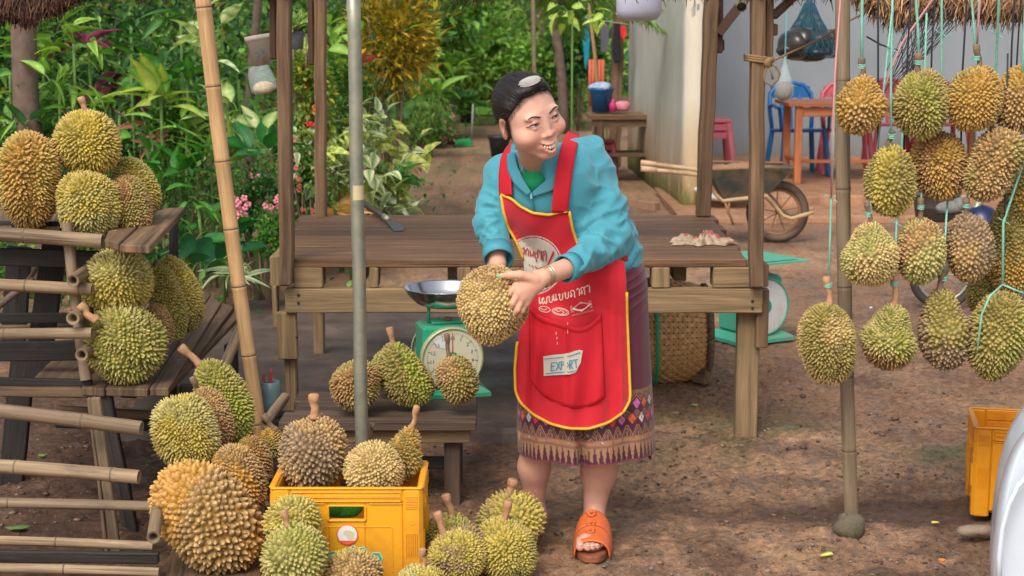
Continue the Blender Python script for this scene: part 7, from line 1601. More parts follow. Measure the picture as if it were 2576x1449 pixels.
CA[(rc < 74)] = lin((228, 190, 184)); CA[(rc < 71)] = lin((120, 24, 34)); CA[rc < 68.5] = lin((226, 200, 192)); CA[rc < 66.5] = lin((196, 188, 172))
fa = np.array([(j*NU+i, (j+1)*NU+i, (j+1)*NU+i+1, j*NU+i+1) for j in range(NV-1) for i in range(NU-1)])
apo = mesh_obj('apron', VA.reshape(-1, 3), fa, M['apron'], wm, smooth=True, col=CA.reshape(-1, 3)); sm_ = apo.modifiers.new('t', 'SOLIDIFY'); sm_.thickness = .002; sm_.offset = -1
def pipe(pts2, r=.0042, name='piping', off=.002):
    mb = MB(); P = [AP(x_, y_, off) for x_, y_ in pts2]; mb.tube(P, r, 8); return mb.build(name, M['piping'], apo, smooth=True)
pipe(topc[::5]); pipe(np.vstack([lef[:int(NV*.36):6]])); pipe(rig[:int(NV*.30):6]); pipe(np.vstack([rig[int(NV*.52)::8], botc[::-1][2::6], lef[::-1][2:int(NV*.25):8]]))
# waist tie up to the right
ribbon('waist_tie', [(1574, 606), (1572, 628), (1570, 656)], [5, 12, 18], M['apron_red'], MBP, .012, n_=10)
# pocket
pt_ = curve([(1332, 770), (1352, 792), (1380, 803), (1404, 808), (1450, 825), (1482, 818), (1514, 788)], 60); pb_ = curve([(1334, 960), (1360, 992), (1394, 1014), (1430, 1027), (1470, 1029), (1500, 1017), (1524, 1000)], 60)
PV = []; PC = []
for j in range(60):
    v = j/59
    for i in range(60):
        p = pt_[i]*(1-v) + pb_[i]*v; u = i/59; bulge = .010 + .020*math.sin(PI*min(v*1.0, 1))**.8*math.sin(PI*u)**.6*(.4 + .6*v) - .008*(v > .97)
        bulge -= .006*math.exp(-((p[0]-1418-(p[1]-800)*.05)/9)**2); bulge += .004*math.sin(p[0]/11 + v*3)*v
        if v < .06: bulge += .006
        PV.append(AP(p[0], p[1], bulge if 0 < i < 59 else .002))
po = mesh_obj('pocket', PV, [(j*60+i, (j+1)*60+i, (j+1)*60+i+1, j*60+i+1) for j in range(59) for i in range(59)], M['apron_red'], apo, smooth=True); sm_ = po.modifiers.new('t', 'SOLIDIFY'); sm_.thickness = .002
PG = np.array(PV).reshape(60, 60, 3); PPX = proj(PG.reshape(-1, 3)).reshape(60, 60, 2)
def PK(px, py, off=.003):
    d = (PPX[..., 0] - px)**2 + (PPX[..., 1] - py)**2; k = np.argsort(d.ravel())[:6]; w_ = 1/(d.ravel()[k] + 1); Yk = (PG.reshape(-1, 3)[k, 1]*w_).sum()/w_.sum(); return A(px, py, Yk - off)
# printed label on the pocket: EXPORT
mb = MB(); NUl = 24; Lc = [((1367, 897), (1368, 946)), ((1390, 893), (1391, 944)), ((1412, 891), (1413, 943)), ((1432, 888), (1434, 942)), ((1446, 883), (1449, 937)), ((1458, 880), (1456, 921)), ((1466, 882), (1461, 912))]
V = []; nL = 7
for a, b_ in Lc:
    for k in range(8): p = np.array(a)*(1-k/7) + np.array(b_)*k/7; V.append(PK(p[0], p[1], .006))
mb.add(V, [(i*8+k, i*8+k+1, (i+1)*8+k+1, (i+1)*8+k) for i in range(nL-1) for k in range(7)]); mb.build('cloth_label', plain('label_cloth', (200, 190, 172), .85, var=.06), apo, smooth=True)
M['blue_ink'] = plain('blue_ink', (70, 136, 168), .8)
fk = lambda u, v: PK(u, v, .009)
stroke('label_lines', [[(1369, 903), (1400, 900), (1425, 898), (1459, 887)], [(1373, 940), (1400, 937), (1430, 936), (1449, 933)]], 2.2, M['blue_ink'], apo, fk)
Lt = [[(1387, 913), (1386, 932)], [(1387, 913), (1395, 912)], [(1386, 922), (1394, 921)], [(1386, 932), (1395, 931)], [(1399, 911), (1410, 930)], [(1409, 910), (1399, 931)], [(1412, 929), (1412, 910), (1417, 910), (1418, 917), (1413, 919)], [(1424, 909), (1420, 919), (1424, 928), (1430, 919), (1426, 909)], [(1433, 928), (1433, 907), (1439, 907), (1439, 915), (1434, 917), (1441, 927)], [(1442, 906), (1453, 904)], [(1448, 905), (1450, 925)]]
stroke('label_letters', Lt, 2.6, M['blue_ink'], apo, fk)
# white lettering and marks on the apron (Lao line, oval and diamond marks), red Thai lettering in the disc
fa_ = lambda u, v: AP(u, v, .003)
M['apron_white'] = plain('apron_white', (222, 190, 176), .8); M['apron_dred'] = plain('apron_dark_red', (170, 40, 50), .8)
def gl(ch, x0, y0, s, sl):
    """one Lao letter as pen strokes; x0, y0 base, s height"""
    G_ = {'e': [[(.0, 1), (.0, .25), (.12, .08), (.24, .2), (.14, .32), (.04, .24)]],
          's': [[(.05, .75), (.2, .95), (.35, .8), (.2, .65), (.06, .75), (.06, .2), (.2, .02), (.36, .2), (.36, .5), (.52, .15), (.66, .02), (.74, .25), (.74, .9), (.86, 1.08)]],
          'b': [[(.12, .72), (.02, .85), (.12, .98), (.2, .86), (.16, .3), (.3, .04), (.5, .04), (.62, .3), (.62, 1)]],
          'l': [[(.1, .3), (.02, .15), (.14, .02), (.26, .14), (.2, .5), (.04, .72), (.2, .98), (.5, .98), (.64, .7), (.64, .1), (.74, 0)]],
          'a': [[(.0, .84), (.14, 1), (.32, .96), (.4, .74), (.4, .0)]],
          'c': [[(.12, .3), (.02, .15), (.14, .02), (.26, .14), (.2, .5), (.04, .72), (.2, .98), (.44, .98), (.56, .84), (.5, .62), (.62, .5), (.62, 0)], [(.56, .86), (.72, 1.1)]]}
    return [[(x0 + s*u, y0 - s*v + sl*(x0 + s*u)) for u, v in L_] for L_ in G_[ch]]
ls = []; x_ = 1357; 
for ch, wd in (('e', .3), ('s', .85), ('b', .72), ('e', .28), ('e', .34), ('b', .76), ('b', .78), ('l', .84), ('a', .5), ('c', .84), ('a', .5)):
    ls += gl(ch, x_, 766 - (x_-1357)*.19 - (.0006*(x_-1357)**2), 17, 0); x_ += wd*17*1.13
stroke('lao_lettering', ls, 2.9, M['apron_white'], apo, fa_)
ov = lambda cx_, cy_, rx_, ry_, n_=22: [(cx_ + rx_*math.cos(a) - .1*ry_*math.sin(a), cy_ + ry_*math.sin(a) + .15*rx_*math.cos(a)) for a in np.linspace(0, 2*PI, n_)]
stroke('oval_marks', [ov(1410, 784, 21, 9), ov(1410, 784, 17, 6.5), [(1398, 780), (1404, 784), (1412, 781), (1420, 786), (1414, 789)], ov(1370, 778, 14, 7), [(1360, 776), (1368, 780), (1376, 777)]], 1.7, M['apron_white'], apo, fa_)
dmk = [[(1433, 771), (1448, 766), (1460, 757), (1475, 768*0 + 760), (1489, 754)], ]
mb = MB(); V = [fa_(*p) for p in ((1434, 770), (1487, 755), (1491, 774), (1436, 787))]; mb.add(V, [(0, 1, 2, 3)]); mb.build('mark_ground', plain('mark_pink', (206, 110, 108), .8), apo)
mb = MB(); V = [A(p[0], p[1], float(apY(*p)) - .0042) for p in ((1437, 778), (1460, 759), (1489, 764), (1464, 784))]; mb.add(V, [(0, 1, 2, 3)]); mb.build('mark_diamond', M['apron_white'], apo)
stroke('mark_letters', [[(1455, 766), (1452, 776), (1457, 774)], [(1460, 765), (1464, 768), (1461, 776)], [(1468, 763), (1466, 773), (1473, 770)]], 1.6, M['apron_dred'], apo, lambda u, v: AP(u, v, .0052))
stroke('mark_words', [[(1439 + 5*k, 795 - 1.3*k), (1441 + 5*k, 791 - 1.3*k), (1443 + 5*k, 795 - 1.3*k)] for k in range(11)], 1.6, plain('mark_pink2', (206, 120, 116), .8), apo, fa_)
th = [[(1314, 626), (1318, 622), (1318, 634), (1315, 641)], [(1322, 641), (1322, 630), (1326, 625), (1329, 631), (1328, 643)], [(1333, 632), (1333, 645), (1337, 640), (1340, 646), (1340, 632)], [(1344, 634), (1344, 648), (1350, 648), (1350, 632), (1353, 629)], [(1346, 652), (1349, 655), (1347, 658)], [(1356, 637), (1355, 632), (1360, 632), (1359, 652)], [(1363, 656), (1363, 643), (1367, 640), (1363, 634), (1369, 631), (1371, 640), (1371, 657)]]
stroke('thai_lettering', [[(x_*1.04 - 52, y_) for x_, y_ in L_] for L_ in th], 2.7, M['apron_dred'], apo, fa_)
stroke('small_letters', [[(1331, 665), (1333, 669)], [(1338, 668), (1342, 672)], [(1346, 670), (1352, 675)]], 2.0, M['apron_dred'], apo, fa_)
mb = MB(); V = [fa_(*p) for p in ((1392, 629), (1394, 640), (1388, 648), (1379, 668), (1376, 666), (1384, 648))]; mb.add(V, [(0, 1, 2, 3, 4, 5)]); mb.build('red_stroke_mark', M['apron_red'], apo)
mb = MB(); V = [PK(*p, .004) for p in ((1373, 779*0 + 806), (1379, 806), (1390, 818), (1386, 820))]; 
stroke('stitches', [[(1428, 812), (1428, 819)], [(1428, 830), (1428, 838)], [(1399, 836), (1399, 842)], [(1401, 848), (1401, 853)], [(1402, 862), (1402, 866)]], 1.8, M['apron_white'], apo, lambda u, v: PK(u, v, .004) if v > 822 else AP(u, v, .004))['kind'] = 'stuff'
# ---- cuffs, bangles, nails
def ringband(name, c, d, r, w_, mat, n_=28, th_r=.003, flat_=1.0):
    mb = MB(); mb.lathe(np.asarray(c), [(r, -w_/2), (r + th_r, -w_/2), (r + th_r, w_/2), (r, w_/2), (r - .001, 0), (r, -w_/2)], n_, axis=np.asarray(d)/np.linalg.norm(d), cap=False); return mb.build(name, mat, wm, smooth=True)
dfw = wrist - cuL
ringband('cuff', cuL + dfw*.02, dfw, .0355, .042, M['teal_plain'], th_r=.004); ringband('cuff', W(1253, 640, -.12), wrR - elR, .040, .045, M['teal_plain'], th_r=.004)
for k in range(4): 
    c_ = wrist + dfw*(-.03 - .055*k + (.02 if k > 1 else 0)); mb = MB(); dd_, sd_, t_2 = frame_of(dfw + np.array([0, .0, .012*(k % 2)])); mb.tube([c_ + (sd_*math.cos(a) + t_2*math.sin(a))*.0285 for a in np.linspace(0, 2*PI, 33)], .0013, 6, cap=False); mb.build('bangle', M['silver'] if k % 2 else plain('gold_bangle', (214, 186, 140), .25, metal=.9), wm, smooth=True)
M['nail_polish'] = plain('nail_polish', (124, 176, 142), .25); M['nail_pale'] = plain('nail_plain', (204, 176, 164), .3)
for (q, q2, r_, mt_) in ((thp[3], thp[2], .0078, 'nail_polish'), (Hh(1246, 749, -.018), Hh(1262, 745, -.03), .0066, 'nail_pale'), (Hh(1251, 777, -.022), Hh(1269, 773, -.036), .0068, 'nail_pale'), (Hh(1272, 802, -.02), Hh(1287, 793, -.032), .0062, 'nail_pale')):
    mb = MB(); d = (q - q2)/np.linalg.norm(q - q2); mb.blob((0, 0, 0), (1, 1, 1), 7); V = np.concatenate(mb.V); _, sd_, t_2 = frame_of(d, (0, -1, 0)); out = np.array([0, -1., 0]) - d*(d @ np.array([0, -1., 0])); out /= np.linalg.norm(out); sd_ = np.cross(d, out)
    V = q + out*r_*.62 + d*(r_*.5 if mt_ == 'nail_polish' else 0) + V[:, :1]*d*r_*(1.5 if mt_ == 'nail_polish' else .95) + V[:, 1:2]*sd_*r_*.78 + V[:, 2:]*out*r_*.42; mesh_obj('fingernail', V, mb.Fc, M[mt_], wm, True)
for k in range(4):
    xx_ = hx - .018 - .031 + (.0, .021, .036, .050)[k]; mb = MB(); mb.blob((xx_, (4.425, 4.418, 4.424, 4.434)[k] + .004, .053 - .001*k), ((.0085, .006, .0055, .005)[k], .006, .003), 6); mb.build('toenail', M['nail_pale'], wm, smooth=True)
# ---- sandals
M['sandal'] = plain('sandal_leather', (204, 98, 46), .5, var=.1, scale=40, bmp=.3); M['sole'] = plain('sandal_sole', (150, 84, 52), .7, var=.2, scale=30, dirt=(104, 70, 56))
def sandal(cx_, y_h, x_t, y_t, mirror=1):
    sd = MB(); n_ = 40; out = []
    c0 = np.array([cx_, y_h, 0]); c1 = np.array([x_t, y_t, 0]); ax_ = (c1 - c0); L_ = np.linalg.norm(ax_); ax_ /= L_; sx = np.array([-ax_[1], ax_[0], 0])*1.0
    wid = lambda t_: .036 + .016*math.sin(PI*min(max(t_, 0), 1)*.9)**1 + .008*max(0, t_-.5)
    for k in range(n_):
        a = 2*PI*k/n_; t_ = .5 - .5*math.cos(a); 
        p = c0 + ax_*(L_*(t_*1.16 - .09)) + sx*wid(t_)*(abs(math.sin(a))**.6*np.sign(math.sin(a))); out.append(p)
    V = []; 
    for z_, sc_ in ((.001, .96), (.006, 1.0), (.020, 1.0), (.024, .985), (.0245, .9)):
        c_ = (c0 + c1)/2; V += [c_ + (p - c_)*sc_ + (0, 0, z_) for p in out]
    sd.add(V, [(j*n_+k, j*n_+(k+1) % n_, (j+1)*n_+(k+1) % n_, (j+1)*n_+k) for j in range(4) for k in range(n_)] + [tuple(range(n_-1, -1, -1)), tuple(4*n_+k for k in range(n_))])
    root = sd.build('sandal', M['sole'], wm, smooth=False)
    for (t0_, t1_, hh) in ((.40, .62, .112), (.66, .93, .086)):   # two broad straps arch over the foot
        V = []; m1, m2 = 10, 22
        for i in range(m1):
            t_ = t0_ + (t1_ - t0_)*i/(m1-1); c_ = c0 + ax_*(L_*t_); w_ = wid(t_) + .004; hz = hh - .028*(t_ - t0_)/(t1_ - t0_)
            for j in range(m2):
                a = PI*j/(m2-1); V.append(c_ + sx*w_*math.cos(a)*(1 if abs(math.cos(a)) < .99 else 1) + np.array([0, 0, .010 + (hz - .008)*math.sin(a)**.75]))
        o_ = mesh_obj('strap', V, [(i*m2+j, (i+1)*m2+j, (i+1)*m2+j+1, i*m2+j+1) for i in range(m1-1) for j in range(m2-1)], M['sandal'], root, smooth=True); s_ = o_.modifiers.new('t', 'SOLIDIFY'); s_.thickness = .004; s_.offset = 0
    for (t_, hz) in ((.46, .112), (.60, .092), (.76, .082)):       # three leather flowers
        c_ = c0 + ax_*(L_*t_) + np.array([0, -.006, hz]) - sx*.006*mirror; fl = MB(); ax2 = np.array([0, -.75, .66]); _, s1, s2 = frame_of(ax2, (0, 0, 1))
        for k in range(7):
            a = 2*PI*k/7; fl.blob(c_ + (s1*math.cos(a) + s2*math.sin(a))*.0085, (.0062, .0052, .0050), 6)
        fl.blob(c_ + ax2*.004, (.005, .005, .005), 6); fo = fl.build('flower', M['sandal'], root, smooth=True)
        b2 = MB(); b2.blob(c_ + ax2*.0085, (.0022,)*3, 6); b2.build('stud', M['gold'], fo, smooth=True)
    return root
sandal(hx + .004, 4.655, hx - .016, 4.425); sandal(hxR - .01, 4.81, hxR - .05, 4.59, -1)
# ---- pearl hair clip
cpx, cpy = 1331, 201; 
hs_ = []
M['pearl'] = plain('pearl', (186, 182, 176), .25, var=.05, spec=.7); 
def hair_hit(px, py):
    d = ray(px, py); best = None
    for t_ in np.arange(4.1, 4.8, .002):
        p = np.array([0, 0, CAMH]) + d*(t_/d[1]); q = W2H(p); i, j, k = [int(round((q[a] - hr.lo[a])/hr.h)) for a in range(3)]
        if 0 <= i < hr.F.shape[0] and 0 <= j < hr.F.shape[1] and 0 <= k < hr.F.shape[2] and hr.F[i, j, k] < 0: return p
    return None
mb = MB(); base_q = []
cc_ = hair_hit(1333, 206); cc_ = cc_ if cc_ is not None else A(1333, 206, 4.33)
e1 = np.array([math.cos(math.radians(17)), 0, math.sin(math.radians(17))]); e2 = np.array([-math.sin(math.radians(17))*.6, .75, math.cos(math.radians(17))*.6]); e2 /= np.linalg.norm(e2); e3 = np.cross(e1, e2); e3 *= -np.sign(e3[2]*-1) if False else 1
if e3[2] < 0: e3 = -e3
for u in np.linspace(-1, 1, 17):
    hw = math.sqrt(max(0, 1 - u*u)); nv = max(1, int(round(hw*8)))
    for v in (np.linspace(-hw, hw, nv) if nv > 1 else [0]):
        p = cc_ + e1*u*.0300 + e2*v*.0165 + e3*(.006 - .004*(u*u + v*v)) + np.array([0, -.004, 0]); mb.blob(p, .0023, 4)
mb.add([cc_ + e1*.029*math.cos(a) + e2*.0155*math.sin(a) + np.array([0, -.003, .001]) for a in np.linspace(0, 2*PI, 24, endpoint=False)], [tuple(range(24))])
o_ = mb.build('hair_clip', M['pearl'], wm, smooth=True); 
# ================================================================== GARDEN
M['flower_leafcol'] = attrmat('petal', .5, .12, 30, trans=.25, spec=.2)
def leaf_template(n_=6, w_=.22, tip=1.6, fold=.10, droop=.35, wave=0.0):
    """unit leaf along +x, length 1: a folded, drooping blade; returns verts, faces, (t, |s|)"""
    V = []; P_ = []
    for i in range(n_ + 1):
        t = i / n_; wd = w_ * (math.sin(PI * min(t ** .75, 1)) ** .85 if i < n_ else 0) * (1 - .25 * t)
        zc = -droop * t * t; 
        for s in (-1, -.5, 0, .5, 1): V.append((t - .12 * droop * t, s * wd, zc + abs(s) * wd * fold * 3 + wave * math.sin(t * 14 + s * 3) * wd)); P_.append((t, abs(s)))
    Fc = [(i*5+j, (i+1)*5+j, (i+1)*5+j+1, i*5+j+1) for i in range(n_) for j in range(4)]
    return np.array(V), np.array(Fc), np.array(P_)
SMALL = (np.array([(0, 0, 0), (.45, -.26, .06), (.45, .26, .06), (1, 0, -.12), (.5, 0, -.02)], float), np.array([(0, 1, 4), (0, 4, 2), (1, 3, 4), (4, 3, 2)]), None)
NARROW = (np.array([(0, 0, 0), (.35, -.09, .03), (.35, .09, .03), (1, 0, -.3), (.4, 0, -.03)], float), np.array([(0, 1, 4), (0, 4, 2), (1, 3, 4), (4, 3, 2)]), None)
SMALL_N = (SMALL[0]*np.array([1, .55, 1]), SMALL[1], None)
def place_leaves(T, P0, Dr, Up, S_, col):
    """many copies of one leaf joined: origin, direction, up hint, size, colour (n,3) or (n,verts,3)"""
    Vt, Ft, _ = T; n_ = len(P0); Dr = Dr / (np.linalg.norm(Dr, axis=1, keepdims=True) + 1e-9)
    sd = np.cross(Up, Dr); sd /= (np.linalg.norm(sd, axis=1, keepdims=True) + 1e-9); up = np.cross(Dr, sd)
    V = P0[:, None] + S_[:, None, None] * (Vt[None, :, 0:1] * Dr[:, None] + Vt[None, :, 1:2] * sd[:, None] + Vt[None, :, 2:3] * up[:, None])
    m_ = len(Vt); Fs = (Ft[None] + (np.arange(n_) * m_)[:, None, None]).reshape(-1, Ft.shape[1])
    C = np.repeat(col[:, None], m_, 1) if col.ndim == 2 else col
    return V.reshape(-1, 3), Fs, C.reshape(-1, 3)
G1, G2, G3, G4, G5 = (62, 110, 46), (88, 138, 56), (120, 166, 70), (156, 190, 88), (44, 84, 42)
def cols(rs, n_, palette, wts=None, var=.2):
    k = rs.choice(len(palette), n_, p=wts); c_ = lin(np.array(palette))[k]; dd = rs.rand(n_, 1) < .035; c_ = np.where(dd, lin((150, 122, 62)), c_); return c_ * rs.uniform(1 - var, 1 + var, (n_, 1))
def clump_points(rs, n_, c, r, clumps, spread=.32, shell=.5):
    cc = rs.normal(size=(clumps, 3)); cc /= np.linalg.norm(cc, axis=1, keepdims=True); cc *= (rs.rand(clumps, 1) ** (1/3) * (1 - shell) + shell) * .8
    k = rs.randint(clumps, size=n_); p = cc[k] + rs.normal(size=(n_, 3)) * spread * .6
    return np.asarray(c) + p * np.asarray(r), k, p
def stems(root, base, tops, r, mat, rs, nm='stem'):
    mb = MB()
    for t in tops:
        m0 = (np.asarray(base) + np.asarray(t)) / 2 + rs.normal(size=3) * .03; mb.tube([np.asarray(base), m0, np.asarray(t)], [r, r * .8, r * .4], 6)
    o = mb.build(nm, mat, root, smooth=True)
    if len(tops) > 1: o['kind'] = 'stuff'
    return o
def bush(px, py, Y, w_, h_, label, pal, n_=1500, leaf=.05, T=SMALL, seed=0, cat='shrub', name='garden_shrub', grp=None, clumps=22, droop=-.2, dep=.45, wts=None, stem_mat='twig', flowers=None, spread=.32, outward=.7):
    """rounded leafy shrub whose crown is centred at the measured point, w_ x h_ in measured pixels, rooted in the ground below"""
    rs = np.random.RandomState(seed + 900); c = A(px, py, Y); s = 1 / PPM(c); rx, rz = w_ * s / 2, h_ * s / 2; ry = min(rx, dep)
    root = thing(name, (c[0], Y, 0), label, cat, grp)
    P0, k, p = clump_points(rs, n_, c, (rx, ry, rz), clumps, spread)
    P0[:, 2] = np.maximum(P0[:, 2], .03)
    Dr = p * outward + rs.normal(size=(n_, 3)) * .6 + np.array([0, -.25, droop]); Up = np.tile([0, 0, 1.], (n_, 1)) + rs.normal(size=(n_, 3)) * .35
    cl = cols(rs, n_, pal, wts); cl *= rs.uniform(.75, 1.2, (clumps, 1))[k]
    V, Fs, C = place_leaves(T, P0, Dr, Up, leaf * rs.uniform(.6, 1.25, n_), cl)
    o = mesh_obj('foliage', V, Fs, M['leaf'], root, col=C); o['kind'] = 'stuff'
    tops = [c + rs.normal(size=3) * np.array((rx, ry, rz)) * .45 for _ in range(7)]
    stems(root, (c[0], Y, -.03), tops, .008 + .004 * h_ * s, M[stem_mat], rs)
    if flowers:
        fc, nf, fs = flowers; Q, _, _ = clump_points(rs, nf, c - (0, ry * .5, 0), (rx * 1.0, ry * .8, rz), max(4, nf // 3), .25); mb = MB()
        for q in Q:
            for a in range(5):
                an = a * 1.257 + rs.rand(); d = np.array([math.cos(an), -.35, math.sin(an)]); mb.blob(q + d * fs * .5, (fs * .42, fs * .2, fs * .42), 4)
        ff = mb.build('flowers', plain('petals', fc, .6, var=.2, scale=40), root, smooth=True); ff['kind'] = 'stuff'
    return root
BIG = leaf_template(8, .24, fold=.12, droop=.35); BROADT = leaf_template(8, .34, fold=.10, droop=.30, wave=.05); STRAP = leaf_template(9, .085, fold=.2, droop=.5); LANCE = leaf_template(7, .15, fold=.15, droop=.45)
def paint(T, kind, edge, mid, rs):
    t, s = T[2][:, 0], T[2][:, 1]; e, m_ = lin(edge), lin(mid)
    if kind == 'centre': w_ = np.clip((.62 - s) / .2, 0, 1)
    elif kind == 'margin': w_ = np.clip((s - .4) / .2, 0, 1)
    elif kind == 'blotch': w_ = np.clip(np.sin(t * 17 + rs.rand() * 6) * np.sin(s * 9 + rs.rand() * 6) * 1.6 + .45, 0, 1)
    else: w_ = np.zeros_like(s)
    return e * (1 - w_[:, None]) + m_ * w_[:, None]
def leafy(px, py, Y, n_, ln, label, T, edge, mid, kind='centre', seed=0, elev=(.1, 1.2), name='broad_leaf_plant', cat='plant', grp=None, spreadaz=PI, petiole=.45, stemh=None, az0=-PI/2, heights=(0, 0), width=None, single=True, jitter=.03, var=.18):
    """plant of large leaves; every leaf is an object of its own that shares a few meshes"""
    rs = np.random.RandomState(seed + 50); c = A(px, py, Y); s = 1 / PPM(c); L0 = ln * s
    root = thing(name, (c[0], Y, 0), label, cat, grp); protos = []
    for v in range(3):
        me_c = np.clip(paint(T, kind, edge, mid, rs)*1.25, 0, .75) * rs.uniform(1 - var, 1 + var); V = T[0] * L0
        o = mesh_obj('leaf', V + np.array([c[0], Y, 0]), T[1].tolist(), M['leaf'], root, smooth=True, col=me_c); protos.append(o)
    mb = MB(); mb.tube([(c[0], Y, -.03), (c[0] + rs.normal()*.01, Y, c[2] * .5), c + (0, 0, .0)], .007 + .01 * L0, 7)
    for k in range(n_):
        az = az0 + rs.uniform(-spreadaz, spreadaz); el = rs.uniform(*elev); b0 = c + np.array([rs.normal()*jitter, rs.normal()*jitter, rs.uniform(*heights) * s])
        d = np.array([math.cos(az) * math.cos(el), math.sin(az) * math.cos(el), math.sin(el)]); p = b0 + d * L0 * petiole
        o = protos[k] if k < 3 else protos[k % 3].copy()
        if k >= 3: COL.objects.link(o)
        o.parent = root; mb.tube([b0, (b0 + p)/2 + (0, 0, .01), p], [.0035, .003, .0025], 5, cap=False)
        up0 = np.array([0, 0, 1.]) if abs(d[2]) < .9 else np.array([0, 1., 0]); sd = np.cross(up0, d); sd /= np.linalg.norm(sd); up = np.cross(d, sd)
        tw = rs.normal() * .5; sd2 = sd * math.cos(tw) + up * math.sin(tw); up2 = np.cross(d, sd2); sc = rs.uniform(.7, 1.15)
        Mx = Matrix([[d[0], sd2[0], up2[0], 0], [d[1], sd2[1], up2[1], 0], [d[2], sd2[2], up2[2], 0], [0, 0, 0, 1]]); loc = p - np.array([c[0], Y, 0])
        o.matrix_local = Matrix.Translation(Vector(loc)) @ Mx @ Matrix.Scale(sc, 4)
    st = mb.build('stalks', M['stalk'], root, smooth=True); st['kind'] = 'stuff'
    return root
M['stalk'] = plain('green_stalk', (92, 122, 56), .7, var=.2)
def frond(mb_V, mb_F, mb_C, base, d, L, nl, lw, rs, col, droop=.6, side=None):
    d = np.asarray(d, float) / np.linalg.norm(d); pts = [np.asarray(base, float) + d * L * t + np.array([0, 0, -droop * L * t * t]) for t in np.linspace(0, 1, 14)]
    return pts
def palm(px, py, Y, n_, Lp, label, seed=0, pal=(G3, G4, G2), leaf=.28, droop=.45, elev=(.3, 1.2), name='palm_plant', cat='palm', az=None, stem_r=.02, grp=None, lw=.06):
    rs = np.random.RandomState(seed + 300); c = A(px, py, Y); s = 1/PPM(c); L = Lp * s; root = thing(name, (c[0], Y, 0), label, cat, grp)
    PT = (np.array([(0, 0, 0), (.4, -lw, .02), (.4, lw, .02), (1, 0, -.22)], float), np.array([(0, 1, 3), (0, 3, 2)]), None)
    trunk = MB(); trunk.tube([(c[0], Y, -.05), (c[0] + .02, Y, c[2]*.5), c], [stem_r*1.2, stem_r, stem_r*.9], 9); trunk.build('trunk', M['twig'], root, smooth=True)
    for k in range(n_):
        a = (az[k] if az is not None else rs.uniform(0, 2*PI)); el = rs.uniform(*elev); d = np.array([math.cos(a)*math.cos(el), math.sin(a)*math.cos(el)*.8, math.sin(el)])
        t = np.linspace(0.0, 1, 44); P_ = c + d*L*t[:, None] + np.array([0, 0, -droop*L])*(t**2)[:, None]; tg = np.gradient(P_, axis=0); tg /= np.linalg.norm(tg, axis=1, keepdims=True)
        sd = np.cross(tg, [0, 0, 1.]); sd /= (np.linalg.norm(sd, axis=1, keepdims=True) + 1e-9); Pq, Dq, Sq = [], [], []
        for sg in (-1, 1):
            q = t > .12; Pq.append(P_[q]); Dq.append(sd[q]*sg + tg[q]*.55 + np.array([0, 0, -.25]) + rs.normal(size=(q.sum(), 3))*.06); Sq.append(leaf*L*np.sin(PI*np.clip(t[q]*.86 + .12, 0, 1))**.6)
        P0, Dr, Ss = np.concatenate(Pq), np.concatenate(Dq), np.concatenate(Sq); V, Fs, C = place_leaves(PT, P0, Dr, np.tile([0, 0, 1.], (len(P0), 1)), Ss, cols(rs, len(P0), pal, None, .15))
        fo = mesh_obj('frond', V, Fs, M['leaf'], root, col=C); mb = MB(); mb.tube(list(P_[::4]), [.006*max(.3, 1 - i/11) for i in range(11)], 5, cap=False); mb.build('rib', M['stalk'], fo, smooth=True)
    return root
def pot(px, py, Y, wt, wb, h_, label, mat, name='plant_pot', cat='pot', plantcol=None, seed=0, tilt=0.0, ground=True, grp=None, leafn=140):
    c = A(px, py, Y); s = 1/PPM(c); z0 = max(c[2], 0) if ground else c[2]; ax_ = (math.sin(tilt), 0, math.cos(tilt)); h = h_*s; rt, rb = wt*s/2, wb*s/2
    root = thing(name, (c[0], Y, z0), label, cat, grp); mb = MB()
    mb.lathe((c[0], Y, z0), [(.001, 0), (rb, 0), (rb*.2 + rt*.8, h*.8), (rt, h*.84), (rt*1.04, h*.86), (rt*1.04, h), (rt*.93, h), (rt*.9, h*.85), (.001, h*.84)], 24, axis=ax_, cap=False); mb.build('shell', mat, root, smooth=True)
    if plantcol:
        rs = np.random.RandomState(seed); t = np.array([c[0], Y, z0]) + np.array(ax_)*h; n_ = leafn; Dr = rs.normal(size=(n_, 3))*(1, 1, .5) + (0, 0, .9); V, Fs, C = place_leaves(NARROW, np.tile(t, (n_, 1)) + rs.normal(size=(n_, 3))*rt*.5*(1, 1, .3), Dr, rs.normal(size=(n_, 3))*.3 + (0, 0, 1.), h*1.0*rs.uniform(.6, 1.5, n_), cols(rs, n_, plantcol)); o = mesh_obj('foliage', V, Fs, M['leaf'], root, col=C); o['kind'] = 'stuff'
    return root
